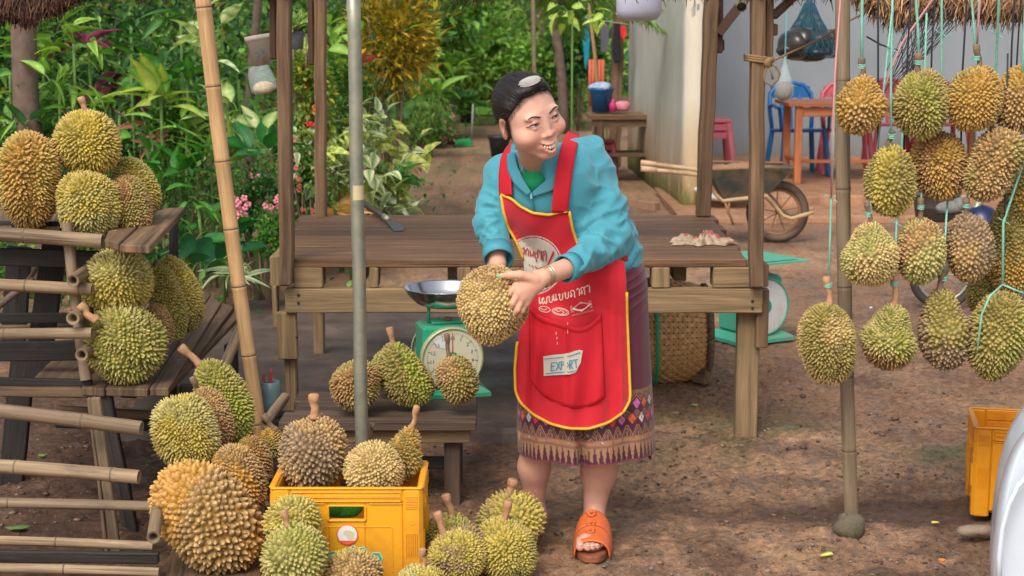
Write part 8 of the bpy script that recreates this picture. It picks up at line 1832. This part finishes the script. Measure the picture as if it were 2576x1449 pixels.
# ---- terrain behind and far mass of green
hx_ = np.linspace(-14, 12, 40); hy_ = np.linspace(0, 1, 14); HV = [(x, 33 + 14*v + 1.2*math.sin(x*.5), 9*v**.7 + .5*math.sin(x*.9 + v*5)*v) for x in hx_ for v in hy_]
M['hill'] = earthy('hill_green', (18, 36, 16), (34, 58, 24), (52, 78, 34), (.9, 1), 1.2)
o_ = mesh_obj('hillside', HV, [(i*14+j, (i+1)*14+j, (i+1)*14+j+1, i*14+j+1) for i in range(39) for j in range(13)], M['hill'], smooth=True); o_['kind'] = 'structure'
rs = np.random.RandomState(77)
def mass(name, x0, x1, y0, y1, z0, z1, n_, leaf, pal, seed, label, nclump=160, wts=None, T=SMALL):
    rs = np.random.RandomState(seed); cc = np.stack([rs.uniform(x0, x1, nclump), rs.uniform(y0, y1, nclump), rs.uniform(z0, z1, nclump)], 1); k = rs.randint(nclump, size=n_); sc = rs.uniform(.25, .6, nclump)[k][:, None]
    P0 = cc[k] + rs.normal(size=(n_, 3))*sc*(1, 1, .8); P0[:, 2] = np.maximum(P0[:, 2], .05); cl = cols(rs, n_, pal, wts)*rs.uniform(.55, 1.35, (nclump, 1))[k]; tint = (rs.rand(nclump, 1)[k] > .6)*np.array([[.25, .18, -.05]]); cl = np.clip(cl*(1 + tint), 0, 1)
    V, Fs, C = place_leaves(T, P0, rs.normal(size=(n_, 3)) + (0, -.4, -.1), rs.normal(size=(n_, 3))*.4 + (0, 0, 1.), leaf*rs.uniform(.6, 1.4, n_), cl); o = mesh_obj(name, V, Fs, M['leaf'], col=C, loc=((x0+x1)/2, (y0+y1)/2, 0)); return tag(o, label, 'foliage', kind='stuff')
mass('far_thicket', -9, 6.5, 27, 32, .2, 5, 20000, .17, (G3, G4, (150, 182, 92), G2), 1, 'bright distant wall of mixed tropical greenery across the end of the path', 320)
mass('garden_thicket', -7.5, -2.3, 13.5, 17, .1, 4.0, 17000, .10, (G5, G1, G2, (30, 66, 36)), 2, 'dark dense mass of leaves at the back of the left garden', 240)
mass('garden_thicket', -4.8, -2.6, 10.6, 12.4, .05, 2.6, 12000, .075, (G5, G1, (34, 70, 34), G2), 3, 'dark leafy undergrowth behind the left garden plants', 140)
mass('garden_thicket', -4.6, -1.2, 19, 26, .1, 3.2, 14000, .12, (G1, G2, G3), 4, 'green mass of leaves along the left side of the path', 150)
mass('ground_cover', -4.4, -1.95, 8.2, 10.8, .0, .42, 9000, .05, (G1, G2, G3, G5), 5, 'low ground cover of green leaves behind the tiered rack', 90)
mass('ground_cover', -2.8, -1.5, 10.6, 16, .0, .30, 6000, .05, (G2, G3, G1), 6, 'low weeds along the left edge of the path', 70)
# ---- trees
def tree(px, Y, r, label, seed, lean=0, crown=True, name='garden_tree', top=4.2, mat='bark', pal=(G1, G2, G5)):
    rs = np.random.RandomState(seed); b0 = A(px, 300, Y); root = thing(name, (b0[0], Y, 0), label, 'tree'); mb = MB()
    pts = [np.array([b0[0] + lean*z + .03*math.sin(z*3 + seed), Y, z]) for z in np.linspace(-.05, top, 12)]; mb.tube(pts, [r*(1.35 if k == 0 else 1 - .03*k) for k in range(12)], 14); mb.build('trunk', M[mat], root, smooth=True)
    if crown:
        n_ = 900; P0, k, p = clump_points(rs, n_, pts[-1] + (0, 0, .3), (1.5, 1.2, .8), 20); V, Fs, C = place_leaves(SMALL, P0, p + rs.normal(size=(n_, 3))*.6, np.tile([0, 0, 1.], (n_, 1)), .14*rs.uniform(.6, 1.3, n_), cols(rs, n_, pal)); o = mesh_obj('crown', V, Fs, M['leaf'], root, col=C); o['kind'] = 'stuff'
    return root
tree(80, 9.0, .080, 'grey brown tree trunk at the far left behind the durians', 1, .0, name='garden_tree')
tree(618, 10.6, .035, 'thin dark tree trunk between the bamboo pole and the left posts', 2, .05, top=3.4, mat='bark')
tree(1120, 26, .06, 'slim pale tree stem beside the far palms', 3, .03, top=4.5)
tree(1395, 24.5, .10, 'dark leaning tree trunk left of the laundry', 4, -.16, top=4.5)
tree(1425, 22.5, .07, 'second dark leaning trunk close to the laundry', 5, -.12, top=4.5)
# ---- near garden, left
Yg = 9.3
leafy(110, 190, 9.5, 34, 92, 'tall yellow green striped dracaena beside the left tree trunk', LANCE, (70, 124, 36), (150, 176, 74), 'centre', 1, (-.9, .8), 'dracaena', spreadaz=PI, petiole=.25, heights=(-130, 90), jitter=.16)
leafy(185, 110, 9.2, 20, 88, 'bright lime leaved dracaena with hanging blades left of the red cordyline', LANCE, (88, 142, 40), (166, 188, 84), 'margin', 2, (-.8, .9), 'dracaena', petiole=.25, heights=(-60, 60), jitter=.10)
leafy(222, 108, 9.35, 9, 84, 'magenta leaved cordyline high among the green leaves', LANCE, (150, 44, 84), (96, 26, 50), 'centre', 3, (-.3, .8), 'cordyline', spreadaz=PI, petiole=.1)
leafy(275, 205, 9.4, 14, 92, 'dark maroon cordyline left of the yellow green dumb cane', LANCE, (62, 26, 36), (112, 44, 60), 'margin', 4, (-.5, .5), 'cordyline', petiole=.1, heights=(-50, 30), jitter=.06)
leafy(405, 252, 9.0, 13, 112, 'yellow green dumb cane with one big upright leaf', BIG, (112, 152, 48), (196, 204, 104), 'centre', 15, (.0, 1.35), 'dumb_cane', petiole=.22, heights=(-20, 20))
leafy(528, 105, 9.3, 12, 96, 'cream variegated dumb cane behind the bamboo pole', BIG, (206, 208, 160), (112, 148, 82), 'blotch', 6, (-.9, 1.0), 'dumb_cane', petiole=.22, heights=(-50, 40), jitter=.05)
leafy(560, 400, 8.9, 16, 128, 'green strap leaved plant right of the bamboo pole', STRAP, (92, 138, 50), (150, 172, 86), 'centre', 7, (.6, 1.45), 'strap_leaf_plant', petiole=.1, heights=(-30, 10), jitter=.05)
leafy(655, 395, 8.8, 11, 108, 'plant with one big glossy dark leaf and one cream centred leaf beside the left post', BIG, (24, 84, 34), (42, 108, 44), 'centre', 8, (.1, 1.25), 'broad_leaf_plant', petiole=.28, jitter=.04)
leafy(640, 350, 8.95, 4, 92, 'cream centred variegated plant above the pink flowers', BIG, (74, 122, 50), (224, 220, 158), 'centre', 18, (.2, 1.0), 'broad_leaf_plant', petiole=.28)
leafy(505, 640, 8.3, 14, 92, 'dark heart shaped leaves low beside the rack', BROADT, (18, 62, 34), (28, 80, 42), 'centre', 9, (-.5, .9), 'arum_plant', petiole=.5, heights=(-60, 60), jitter=.10)
leafy(598, 690, 8.2, 26, 90, 'white striped ribbon grass at the base of the bamboo pole', STRAP, (112, 142, 92), (206, 210, 170), 'margin', 10, (-.2, 1.1), 'ribbon_grass', cat='grass', petiole=.02, jitter=.05)
leafy(450, 440, 8.9, 12, 84, 'mid green broad leaves right of the top durians', BIG, (44, 104, 36), (66, 128, 44), 'centre', 11, (.2, 1.2), 'broad_leaf_plant', petiole=.3, heights=(-40, 60), jitter=.08)
leafy(380, 330, 9.1, 10, 62, 'dull pink leaved small plant behind the top durians', BIG, (164, 104, 82), (190, 134, 108), 'centre', 12, (-.6, .8), 'copper_plant', petiole=.2, heights=(-60, 10), jitter=.05)
leafy(60, 330, 9.0, 16, 86, 'dark green drooping leaves behind the leftmost durian', LANCE, (34, 84, 40), (62, 112, 52), 'centre', 13, (-.2, 1.1), 'broad_leaf_plant', petiole=.2, heights=(-60, 40), jitter=.18)
leafy(330, 60, 10.0, 16, 96, 'dark green arching leaves high in the left garden', LANCE, (30, 76, 32), (56, 104, 44), 'centre', 14, (-.9, .9), 'broad_leaf_plant', petiole=.3, heights=(-70, 60), jitter=.2)
leafy(25, 190, 9.3, 16, 74, 'light green leaves at the left picture edge', BIG, (70, 128, 50), (120, 164, 70), 'centre', 16, (-.9, .9), 'broad_leaf_plant', petiole=.3, heights=(-120, 90), jitter=.12)
leafy(455, 60, 9.8, 14, 110, 'long dark lance leaves left of the bamboo pole', LANCE, (40, 92, 36), (76, 124, 52), 'centre', 17, (-.9, .9), 'broad_leaf_plant', petiole=.3, heights=(-100, 60), jitter=.16)
bush(650, 520, 8.6, 150, 210, 'fine leaved bush dotted with pink flowers below the left posts', ((36, 84, 36), (56, 108, 44), (84, 132, 60)), 3400, .028, seed=1, flowers=((214, 128, 138), 34, .022), dep=.3, cat='bush', name='flower_bush', clumps=34)
bush(690, 600, 8.4, 110, 130, 'small fresh green bush at the left corner of the platform', (G2, G3, (60, 120, 44)), 1500, .032, seed=2, dep=.25, cat='bush')
bush(440, 350, 9.4, 190, 190, 'mixed green shrub behind the upper durians', (G1, G2, G3), 2200, .045, seed=3)
bush(300, 420, 9.4, 170, 170, 'dark green shrub rising behind the top tier', (G5, G1, G2), 1600, .045, seed=4)
bush(430, 500, 8.9, 130, 190, 'low green shrub right of the dark rack posts', (G1, G2, (50, 100, 50)), 1800, .035, T=NARROW, seed=5)
bush(160, 290, 9.5, 190, 150, 'leafy green shrub behind the round top durian', (G1, G2, G3), 1600, .06, T=NARROW, seed=6)
bush(50, 400, 9.2, 140, 170, 'low dark shrub at the left edge behind the large durian', (G5, G1, G2), 1300, .05, seed=7)
for k, (x, y, Y, nn, ln, T_, e_, m__, kd, lb) in enumerate((
 (150, 230, 9.1, 18, 92, LANCE, (92, 146, 48), (158, 190, 90), 'centre', 'fresh green striped leaves between the tree trunk and the dark red cordyline'),
 (330, 190, 9.3, 12, 76, BIG, (60, 120, 44), (96, 150, 60), 'centre', 'fresh green leaves just left of the yellow green dumb cane'),
 (300, 290, 9.2, 14, 70, BIG, (74, 134, 50), (120, 168, 70), 'centre', 'mid green leaves above the right shoulder of the top durian'),
 (470, 200, 9.4, 12, 88, BIG, (50, 108, 40), (90, 142, 56), 'centre', 'green broad leaves between the dumb cane and the bamboo pole'),
 (470, 330, 9.1, 16, 80, LANCE, (96, 150, 56), (150, 186, 80), 'centre', 'light green lance leaves left of the bamboo pole at durian height'),
 (430, 420, 8.9, 12, 78, BIG, (58, 122, 46), (90, 150, 60), 'centre', 'green leaves right above the upper rack plank'),
 (590, 300, 9.1, 12, 92, BIG, (80, 138, 56), (190, 200, 130), 'centre', 'pale centred leaves right of the bamboo pole'),
 (600, 200, 9.6, 14, 90, LANCE, (54, 112, 44), (96, 146, 60), 'centre', 'green leaves behind the beige hanging pot'),
 (60, 100, 9.6, 16, 80, BIG, (74, 130, 48), (120, 166, 70), 'centre', 'green leaves over the top of the left tree trunk'),
 (500, 520, 8.5, 14, 96, LANCE, (70, 130, 50), (110, 160, 72), 'centre', 'arching green leaves between rack and bamboo pole'),
 (560, 610, 8.4, 12, 90, BIG, (40, 100, 46), (60, 124, 54), 'centre', 'dark glossy leaves right of the bamboo pole near the ground'),
 (820, 130, 10.2, 16, 70, BIG, (110, 156, 62), (160, 190, 90), 'centre', 'light green leaves between the inner left post and the pipe'),
 (850, 60, 10.6, 16, 80, LANCE, (120, 164, 60), (166, 190, 84), 'centre', 'yellow green lance leaves high left of the croton'),
 (1085, 200, 18.5, 16, 78, LANCE, (110, 160, 60), (150, 188, 82), 'centre', 'bright green lance leaves right below the croton'),
 (1010, 300, 12.0, 16, 60, BIG, (70, 126, 52), (110, 156, 70), 'centre', 'mid green leaves over the pale variegated plants'))):
    leafy(x, y, Y, nn, ln, lb, T_, e_, m__, kd, 70 + k, (-.7, 1.1), 'broad_leaf_plant', petiole=.25, heights=(-60, 50), jitter=.13)
# ---- garden between and behind the left posts
bush(765, 240, 9.9, 130, 260, 'yellow green creeper with red flowers between the left posts', (G2, G3, (150, 156, 66), (176, 160, 60)), 3000, .042, seed=8, flowers=((206, 44, 36), 8, .022), clumps=30)
bush(850, 250, 10.6, 170, 240, 'light green leafy shrub behind the metal pipe', (G2, G3, (120, 150, 80)), 3000, .045, seed=9)
bush(985, 95, 11.3, 180, 230, 'yellow and olive croton shrub above the middle garden', ((226, 184, 60), (196, 160, 50), (130, 130, 52), (224, 200, 84), (150, 150, 60)), 2400, .095, T=SMALL_N, seed=10, cat='croton', name='croton_shrub', outward=1.0, droop=.35, clumps=40, spread=.5)
bush(775, 470, 9.6, 150, 230, 'green and white leaved shrub low between the left posts', (G2, G3, (196, 200, 140), G1), 2200, .045, seed=11, flowers=((212, 110, 100), 9, .02))
leafy(905, 160, 11.0, 6, 60, 'short red leaved plant beside the metal pipe', LANCE, (170, 30, 40), (120, 22, 34), 'centre', 21, (.2, 1.2), 'cordyline', petiole=.1)
spots = [(760, 370, 9.7, 50), (800, 420, 9.8, 52), (850, 340, 9.9, 56), (905, 340, 10.0, 56), (950, 380, 10.2, 56), (985, 430, 10.4, 60), (940, 470, 10.2, 56), (890, 430, 9.9, 54), (860, 500, 9.9, 52), (970, 510, 10.5, 56), (925, 300, 10.3, 50), (1000, 370, 11.0, 50)]
for k, (x, y, Y, ln) in enumerate(spots):
    ed, md, kd = [((224, 218, 172), (96, 132, 72), 'centre'), ((92, 130, 66), (228, 222, 178), 'margin'), ((214, 202, 112), (120, 148, 70), 'blotch')][k % 3]
    wh = ['between the two left posts', 'right of the inner left post', 'just left of the metal pipe', 'high right of the metal pipe', 'halfway to the path', 'nearest the path edge', 'low right of the pipe', 'right beside the pipe', 'low by the platform edge', 'lowest at the path edge', 'topmost of the pale mass', 'farthest right above the path'][k]
    leafy(x, y, Y, 26, ln, 'cream and green variegated plant ' + wh, BROADT if k % 2 else BIG, ed, md, kd, 30 + k, (-.9, 1.1), 'variegated_plant', petiole=.2, heights=(-46, 40), jitter=.09, grp='cream variegated plants by the path')
leafy(1000, 450, 10.3, 12, 66, 'green veined calathea leaning over the path edge', BROADT, (40, 104, 56), (96, 150, 84), 'blotch', 45, (-.5, .9), 'calathea', petiole=.2, jitter=.06)
leafy(880, 545, 9.6, 14, 60, 'orange flushed low leaves just behind the platform', BROADT, (196, 112, 76), (206, 170, 110), 'centre', 46, (-.5, .9), 'copper_plant', petiole=.2, jitter=.1)
leafy(1000, 520, 10.2, 14, 62, 'dark green and white low leaves at the path corner', BROADT, (44, 92, 50), (214, 212, 180), 'centre', 47, (-.5, .9), 'calathea', petiole=.2, jitter=.08)
# ---- middle distance along the path
bush(1050, 260, 18.5, 170, 150, 'bright green fern like shrub left of the path', (G2, G3, G4), 2600, .07, seed=12, T=NARROW)
bush(1085, 320, 20.0, 150, 110, 'low shrub with pinkish flowers at the left edge of the path', (G1, G2, G3), 1800, .06, seed=13, flowers=((196, 116, 130), 10, .035))
bush(960, 260, 12.5, 150, 130, 'dark potted foliage beside the croton', (G5, G1, G2), 1600, .05, seed=14)
bush(1260, 220, 25, 250, 230, 'sunlit yellow green shrub at the far end of the path', (G3, G4, (150, 172, 80)), 3800, .12, seed=15)
bush(1385, 190, 24, 200, 260, 'tall bright green shrub right of the far path', (G2, G3, G4), 3600, .11, seed=16)
bush(1180, 110, 26, 220, 240, 'leafy green tree crown above the far path', (G2, G3, G4), 3200, .14, seed=17, cat='tree', name='leafy_tree')
bush(1455, 110, 23, 130, 190, 'deep green foliage behind the laundry', (G5, G1, G2), 1800, .12, seed=18)
bush(1080, 60, 22, 220, 150, 'mid green foliage behind the yellow croton', (G1, G2, G3), 2400, .12, seed=19)
leafy(1440, 25, 12.0, 22, 46, 'pale lime leaves hanging at the top left of the lamp', BIG, (150, 178, 70), (176, 196, 96), 'centre', 48, (-1.2, .5), 'lime_leaf_tree', 'tree', petiole=.2, jitter=.16, heights=(-30, 20))
leafy(1530, 190, 19.0, 10, 60, 'dark green leaves between the laundry and the tall wall', LANCE, (34, 84, 36), (58, 110, 48), 'centre', 49, (-.5, .9), 'broad_leaf_plant', petiole=.2, jitter=.2, heights=(-60, 60))
palm(1140, 262, 21.5, 9, 150, 'low green palm arching over the left side of the path', 1, pal=((52, 112, 56), (80, 138, 70), G3), elev=(.1, .9), leaf=.34)
palm(1195, 150, 25, 10, 170, 'feathery palm behind the low one', 2, pal=(G3, G4, (120, 160, 90)), elev=(.2, 1.2))
palm(1340, -30, 14.0, 9, 360, 'coconut palm fronds sweeping down from the top edge', 3, pal=((110, 146, 70), (134, 168, 84), G3), elev=(-.1, .5), droop=.45, leaf=.26, name='coconut_palm', az=[PI*.9, PI*1.0, PI*1.1, PI*1.2, PI*.75, 0.2, -.4, 1.2, PI*1.05], lw=.045)
palm(1005, 250, 13.0, 7, 90, 'small bright fern palm beside the croton', 4, pal=(G3, G4), elev=(.2, 1.0), leaf=.4)
palm(1100, 190, 21, 8, 120, 'pale green palm behind the ferns', 5, pal=(G3, G4, (150, 176, 90)), elev=(.4, 1.3))
leafy(1205, 270, 24, 10, 60, 'young slender stemmed sapling in the green planter', LANCE, (90, 130, 60), (120, 156, 80), 'centre', 50, (.2, 1.2), 'sapling', petiole=.2, heights=(-60, 60), jitter=.1)
# ---- pots, tubs and tools along the path
M['clay'] = plain('clay_pot', (120, 84, 66), .85, var=.2); M['grey_pot'] = plain('grey_pot', (108, 110, 116), .7, var=.15); M['black_pot'] = plain('black_pot', (40, 40, 42), .6, var=.2); M['blue_pot'] = plain('blue_pot', (70, 140, 190), .5); M['beige_pot'] = plain('beige_pot', (208, 196, 180), .85, var=.1, dirt=(140, 124, 108), scale=16); M['bluegrey'] = plain('bluegrey_bucket', (96, 124, 140), .6)
pot(1056, 392, G(1056, 392)[1], 34, 26, 34, 'brown clay pot at the left edge of the path', M['clay'], seed=1, plantcol=(G2, G3))
pot(1145, 362, G(1145, 362)[1], 44, 40, 26, 'squat grey brown pot left of the green dustpan', M['clay'], seed=2)
pot(1256, 392, G(1256, 392)[1], 56, 40, 52, 'black plastic bucket behind the shoulder of the woman', M['black_pot'], name='bucket', cat='bucket')
pot(1446, 282, G(1446, 282)[1], 32, 26, 32, 'blue grey bucket planter right of the head of the woman', M['bluegrey'], seed=4, plantcol=(G2, G3), leafn=60)
pot(1095, 352, G(1095, 352)[1], 30, 24, 26, 'dark plant pot between the clay pots', M['black_pot'], seed=5, plantcol=(G2, G3))
pot(1172, 308, G(1172, 308)[1], 34, 28, 26, 'dark bowl pot behind the dustpan', M['black_pot'], seed=6, plantcol=(G1, G2))
pot(900, 262, 11.0, 24, 20, 26, 'small grey pot on the back of the garden bench', M['grey_pot'], ground=False, seed=7, plantcol=(G2, G3), leafn=60)
pot(937, 262, 11.2, 26, 20, 28, 'small black pot next to the grey one', M['black_pot'], ground=False, seed=8, plantcol=(G2, G3), leafn=60)
pot(962, 208, 11.2, 24, 20, 28, 'small blue hanging pot below the croton', M['blue_pot'], ground=False, seed=9, plantcol=(G2, G3), leafn=60)
pot(748, 124, 8.2, 38, 30, 46, 'grey hanging pot with a spider plant between the left posts', M['grey_pot'], ground=False, seed=10, plantcol=((150, 172, 104), (196, 204, 150), G3), leafn=220)
pt = pot(664, 164, 6.2, 70, 44, 76, 'beige scribbled plastic pot hung tilted from the left batten', M['beige_pot'], ground=False, tilt=-.16)
mb = MB(); c_ = A(652, 130, 6.2 - .075); 
for a, b_ in (((640, 137), (648, 131)), ((648, 131), (652, 140)), ((652, 140), (645, 146)), ((658, 122), (664, 134)), ((662, 126), (668, 128))): mb.tube([A(a[0], a[1], 6.135), A(b_[0], b_[1], 6.135)], .0018, 4)
mb.build('scribble', M['blue_ink'], pt)
pg = thing('plastic_bag', A(668, 205, 6.6), 'clear plastic bag of pale husks below the beige pot', 'bag'); q = A(668, 236, 6.6); s_ = 1/PPM(q)
mb = MB(); mb.lathe(q, [(.001, 0), (24*s_, .004), (34*s_, .02), (34*s_, .05), (30*s_, .09), (24*s_, .12)], 20, axis=(-.25, 0, 1), cap=False); mb.build('film', M['clear'], pg, smooth=True)
mb = MB(); mb.blob(q + (-.004, 0, .024), (27*s_, 24*s_, .024), 9, .15, 3); mb.build('husks', plain('husks', (196, 172, 138), .85, var=.3, scale=90), pg, smooth=True)
# green planter box
gY = G(1220, 312)[1]; c_ = A(1220, 312, gY); s_ = 1/PPM(c_); gp = thing('planter_box', c_ * (1, 1, 0), 'green topped planter box beside the path', 'planter'); mb = MB(); mb.box((c_[0], gY, 12*s_), (52*s_, .3, 24*s_)); mb.build('lower_box', plain('mossy_box', (86, 100, 60), .8, var=.2), gp); mb = MB(); mb.box((c_[0] - 2*s_, gY - .02, 34*s_), (44*s_, .3, 18*s_)); mb.build('upper_box', plain('lime_box', (120, 168, 72), .6), gp)
# long handled dustpan
dY = G(1166, 368)[1]; c_ = A(1166, 366, dY); s_ = 1/PPM(c_); dp = thing('dustpan', c_ * (1, 1, 0), 'long handled green dustpan standing on the path', 'dustpan'); mb = MB(); V = []
for (x, y, z) in ((-24, .05, 0), (20, -.08, 0), (22, .14, 0), (-18, .16, 0), (-22, .05, 5), (20, -.08, 12), (22, .14, 18), (-16, .16, 14)): V.append((c_[0] + x*s_, dY + y, .004 + z*s_))
mb.add(V, [(3, 2, 1, 0), (0, 1, 5, 4), (1, 2, 6, 5), (2, 3, 7, 6), (3, 0, 4, 7), (4, 5, 6, 7)]); mb.build('pan', plain('green_pan', (44, 158, 92), .5), dp); mb = MB(); mb.tube([A(1186, 352, dY), A(1190, 262, dY)], .011, 8); mb.build('handle', plain('grey_handle', (150, 152, 160), .5), dp, smooth=True)
# wash table with tub, laundry
tY = 15.5; a = A(1492, 290, tY); wt_ = thing('wash_table', (a[0] + .3, tY, 0), 'old wooden wash table left of the tall wall', 'table'); zt2 = a[2]; mb = MB(); mb.box((a[0] + .38, tY + .3, zt2 - .02), (.84, .6, .045)); mb.build('tabletop', M['post_wood'], wt_); mb = MB(); mb.box((a[0] + .38, tY + .04, zt2 - .08), (.78, .03, .07)); mb.build('apron_rail', M['post_wood'], wt_)
for dx_ in (.07, .72):
    for dy_ in (.05, .55): mb = MB(); mb.beam((a[0] + dx_, tY + dy_, 0), (a[0] + dx_, tY + dy_, zt2 - .045), .06, .06, up=(0, 1, 0)); mb.build('leg', M['post_wood'], wt_)
mb = MB(); mb.box((a[0] + .38, tY + .3, .26), (.72, .5, .03)); mb.build('lower_shelf', M['post_wood'], wt_)
pt = pot(1512, 282, tY + .25, 62, 46, 62, 'dark blue plastic tub of washing on the wash table', plain('blue_tub', (18, 78, 122), .4), name='washing_tub', cat='tub', ground=False)
mb = MB(); q = A(1511, 218, tY + .25); s_ = 1/PPM(q); mb.blob(q, (26*s_, .12, 9*s_), 10, .3, 3); tag(mb.build('washing', plain('washing', (150, 168, 190), .9, var=.3, scale=20, bmp=.5), None, smooth=True, loc=q), 'pale crumpled washing heaped in the blue tub', 'laundry')
mb = MB(); q = A(1561, 268, tY + .2); mb.blob(q, (.08, .08, .05), 9, .25, 5); tag(mb.build('pink_cloth', plain('pink_cloth', (204, 128, 142), .9, var=.2, scale=30), None, smooth=True, loc=q), 'pink cloth bundle at the right of the wash table', 'cloth')
mb = MB(); q = A(1542, 268, tY + .1); mb.lathe(q - (0, 0, .05), [(.001, 0), (.035, 0), (.035, .07), (.015, .1), (.015, .12), (.001, .12)], 14); tag(mb.build('detergent_bottle', plain('magenta_bottle', (196, 44, 110), .4), None, smooth=True, loc=q), 'magenta bottle next to the blue tub', 'bottle')
st = stool(np.array([A(1508, 330, tY + .3)[0], tY + .35, 0.0]), .9, 'dark red stool under the wash table', M['red_p'])
mb = MB(); y9 = 17.6
for k in range(5):
    x0 = A(1484 + k*8, 250, y9)[0]; mb.lathe((x0, y9, A(1490, 268, y9)[2]), [(.018, 0), (.018, A(1490, 150, y9)[2] - A(1490, 268, y9)[2])], 10)
o_ = mb.build('orange_sheet', plain('orange_sheet', (196, 94, 66), .6), None, smooth=True, loc=A(1495, 260, y9)); mb = MB(); mb.beam(A(1496, 430*0 + 380, y9), A(1496, 266, y9), .05, .05, up=(0, 1, 0)); tag(o_, 'corrugated orange sheet standing behind the blue tub', 'sheet'); mb.build('sheet_stake', M['twig'], o_)
mb = MB(); p0 = A(1507, 262, 16.9); p1 = A(1481, 10, 16.9); mb.tube([p0 - (p1-p0)*.4, p0, (p0+p1)/2 + (.01, 0, 0), p1, p1 + (p1-p0)*.5], .02, 8); tag(mb.build('laundry_stick', M['bamboo'], None, smooth=True, loc=p0), 'thin tan bamboo stick leaning in front of the orange sheet', 'stick')
lw = MB(); LY = 16.4; lw.tube([A(1380, 20, LY), A(1470, 45, LY), A(1580, 62, LY)], .006, 5); tag(lw.build('washing_line', M['galv'], None, loc=A(1470, 45, LY)), 'pale washing line running left from the tall wall', 'line')
def garment(pts_, Y, rgb, label, nm='hanging_garment'):
    P_ = [A(x, y, Y) for x, y in pts_]; mb = MB(); k = len(P_); V = []
    for i, p in enumerate(P_): V.append(p + (0, .02*math.sin(i*2.1), 0))
    V += [v + np.array([0, .045, 0]) for v in V[:k]]; mb.add(V, [tuple(range(k)), tuple(range(2*k-1, k-1, -1))] + [(i, k+i, k+(i+1) % k, (i+1) % k) for i in range(k)])
    o_ = mb.build(nm, plain('garment', rgb, .9, var=.2, scale=12, bmp=.4), None, loc=P_[0]); s_ = o_.modifiers.new('b', 'BEVEL'); s_.width = .012; s_.segments = 2; tag(o_, label, 'clothes', 'washing hung on the line')
garment([(1467, 40), (1479, 42), (1484, 100), (1482, 145), (1476, 178), (1471, 174), (1468, 120), (1464, 95)], LY, (16, 130, 150), 'teal garment hanging narrow on the washing line')
garment([(1514, 52), (1530, 54), (1532, 90), (1526, 136), (1512, 132), (1510, 90)], LY, (92, 90, 98), 'grey garment on the line left of the tall wall')
garment([(1545, 58), (1562, 60), (1560, 110), (1562, 155), (1546, 160), (1540, 120)], LY, (34, 34, 40), 'black garment on the line close to the tall wall')
garment([(1560, 66), (1576, 66), (1577, 88), (1568, 104), (1562, 90)], LY - .1, (206, 44, 44), 'small red garment beside the top of the tall wall')
mb = MB(); mb.beam(A(1545, 270*0 + 420, 16.6), A(1558, -40, 16.6), .12, .10, up=(0, 1, 0), wob=.004); tag(mb.build('wall_post', M['post_wood'], None, loc=A(1550, 420, 16.6)), 'rough wooden post against the far side of the tall wall', 'post')
# dark roof edge at the top behind
mb = MB(); mb.beam(A(1380, 2, 20), A(1480, -8, 20), .5, .05); mb.beam(A(1380, 8, 20), A(1470, -2, 19.8), .1, .08); tag(mb.build('far_roof_edge', plain('blue_roof', (60, 76, 108), .6), None, loc=A(1430, 0, 20)), 'edge of a dark blue roof at the top edge behind the palms', 'roof')
# bamboo edging pieces by the garden
for k, (x, y, h_, w_) in enumerate(((628, 748, 46, 14), (645, 742, 58, 16), (664, 738, 52, 15), (682, 738, 44, 14))):
    p = G(x, y); s_ = 1/PPM(p); mb = MB(); mb.beam(p + (0, 0, -.03), p + (.01*(k-1), 0, h_*s_), w_*s_, .02, up=(0, 1, 0), wob=.001); tag(mb.build('edging_board', M['post_wood'], None, loc=p), ['first and shortest garden edging board beside the bamboo pole', 'tallest garden edging board beside the bamboo pole', 'garden edging board between the tallest and the platform corner', 'garden edging board nearest the platform corner'][k], 'board', 'garden edging boards')
# fallen leaves and litter (nobody could count it all)
rs = np.random.RandomState(12); n_ = 420; X = rs.uniform(-2.2, 2.1, n_); Y = rs.uniform(4.0, 9.5, n_); P0 = np.stack([X, Y, ground_height(X, Y) + .006], 1); keep = ~((X > -1.5) & (X < .16) & (Y > 5.8) & (Y < 8.6)); P0[~keep, 2] += .05
V, Fs, C = place_leaves(SMALL, P0, np.stack([rs.normal(size=n_), rs.normal(size=n_), rs.normal(size=n_)*.12], 1), np.tile([0, 0, 1.], (n_, 1)), rs.uniform(.006, .024, n_), cols(rs, n_, ((150, 120, 80), (120, 90, 60), (110, 132, 56), (180, 160, 70), (176, 110, 70), (150, 150, 96)), (.34, .3, .12, .06, .06, .12)))
o_ = mesh_obj('fallen_leaves', V, Fs, M['flower_leafcol'], col=C); tag(o_, 'scattered small fallen leaves and scraps on the earth', 'leaf litter', kind='stuff')
for (x, y, rgb, lb, sz) in ((2352, 1318, (214, 190, 84), 'small yellow scrap on the wet ground near the right crate', .012), (2368, 1345*0 + 1414, (226, 122, 56), 'small orange scrap near the bottom edge right of the pole', .011), (2082, 1398, (196, 200, 90), 'yellow green leaf scrap below the stone footing', .016), (1420*0 + 1742, 1022, (150, 164, 90), 'green leaf scrap behind the right leg of the woman', .016), (2190, 776, (232, 226, 216), 'small white pebble on the ground behind the lowest durians', .008), (40, 1332, (92, 130, 60), 'torn green leaf on the ground under the bamboo rails', .03), (108, 1148, (104, 146, 60), 'small green leaf on the dark ground under the rack', .014)):
    p = G(x, y); mb = MB(); mb.blob(p + (0, 0, .006), (sz, sz*.7, .004), 6, .35, int(x)); tag(mb.build('litter_scrap', plain('scrap', rgb, .8), None, loc=p), lb, 'scrap', 'scraps littering the ground')
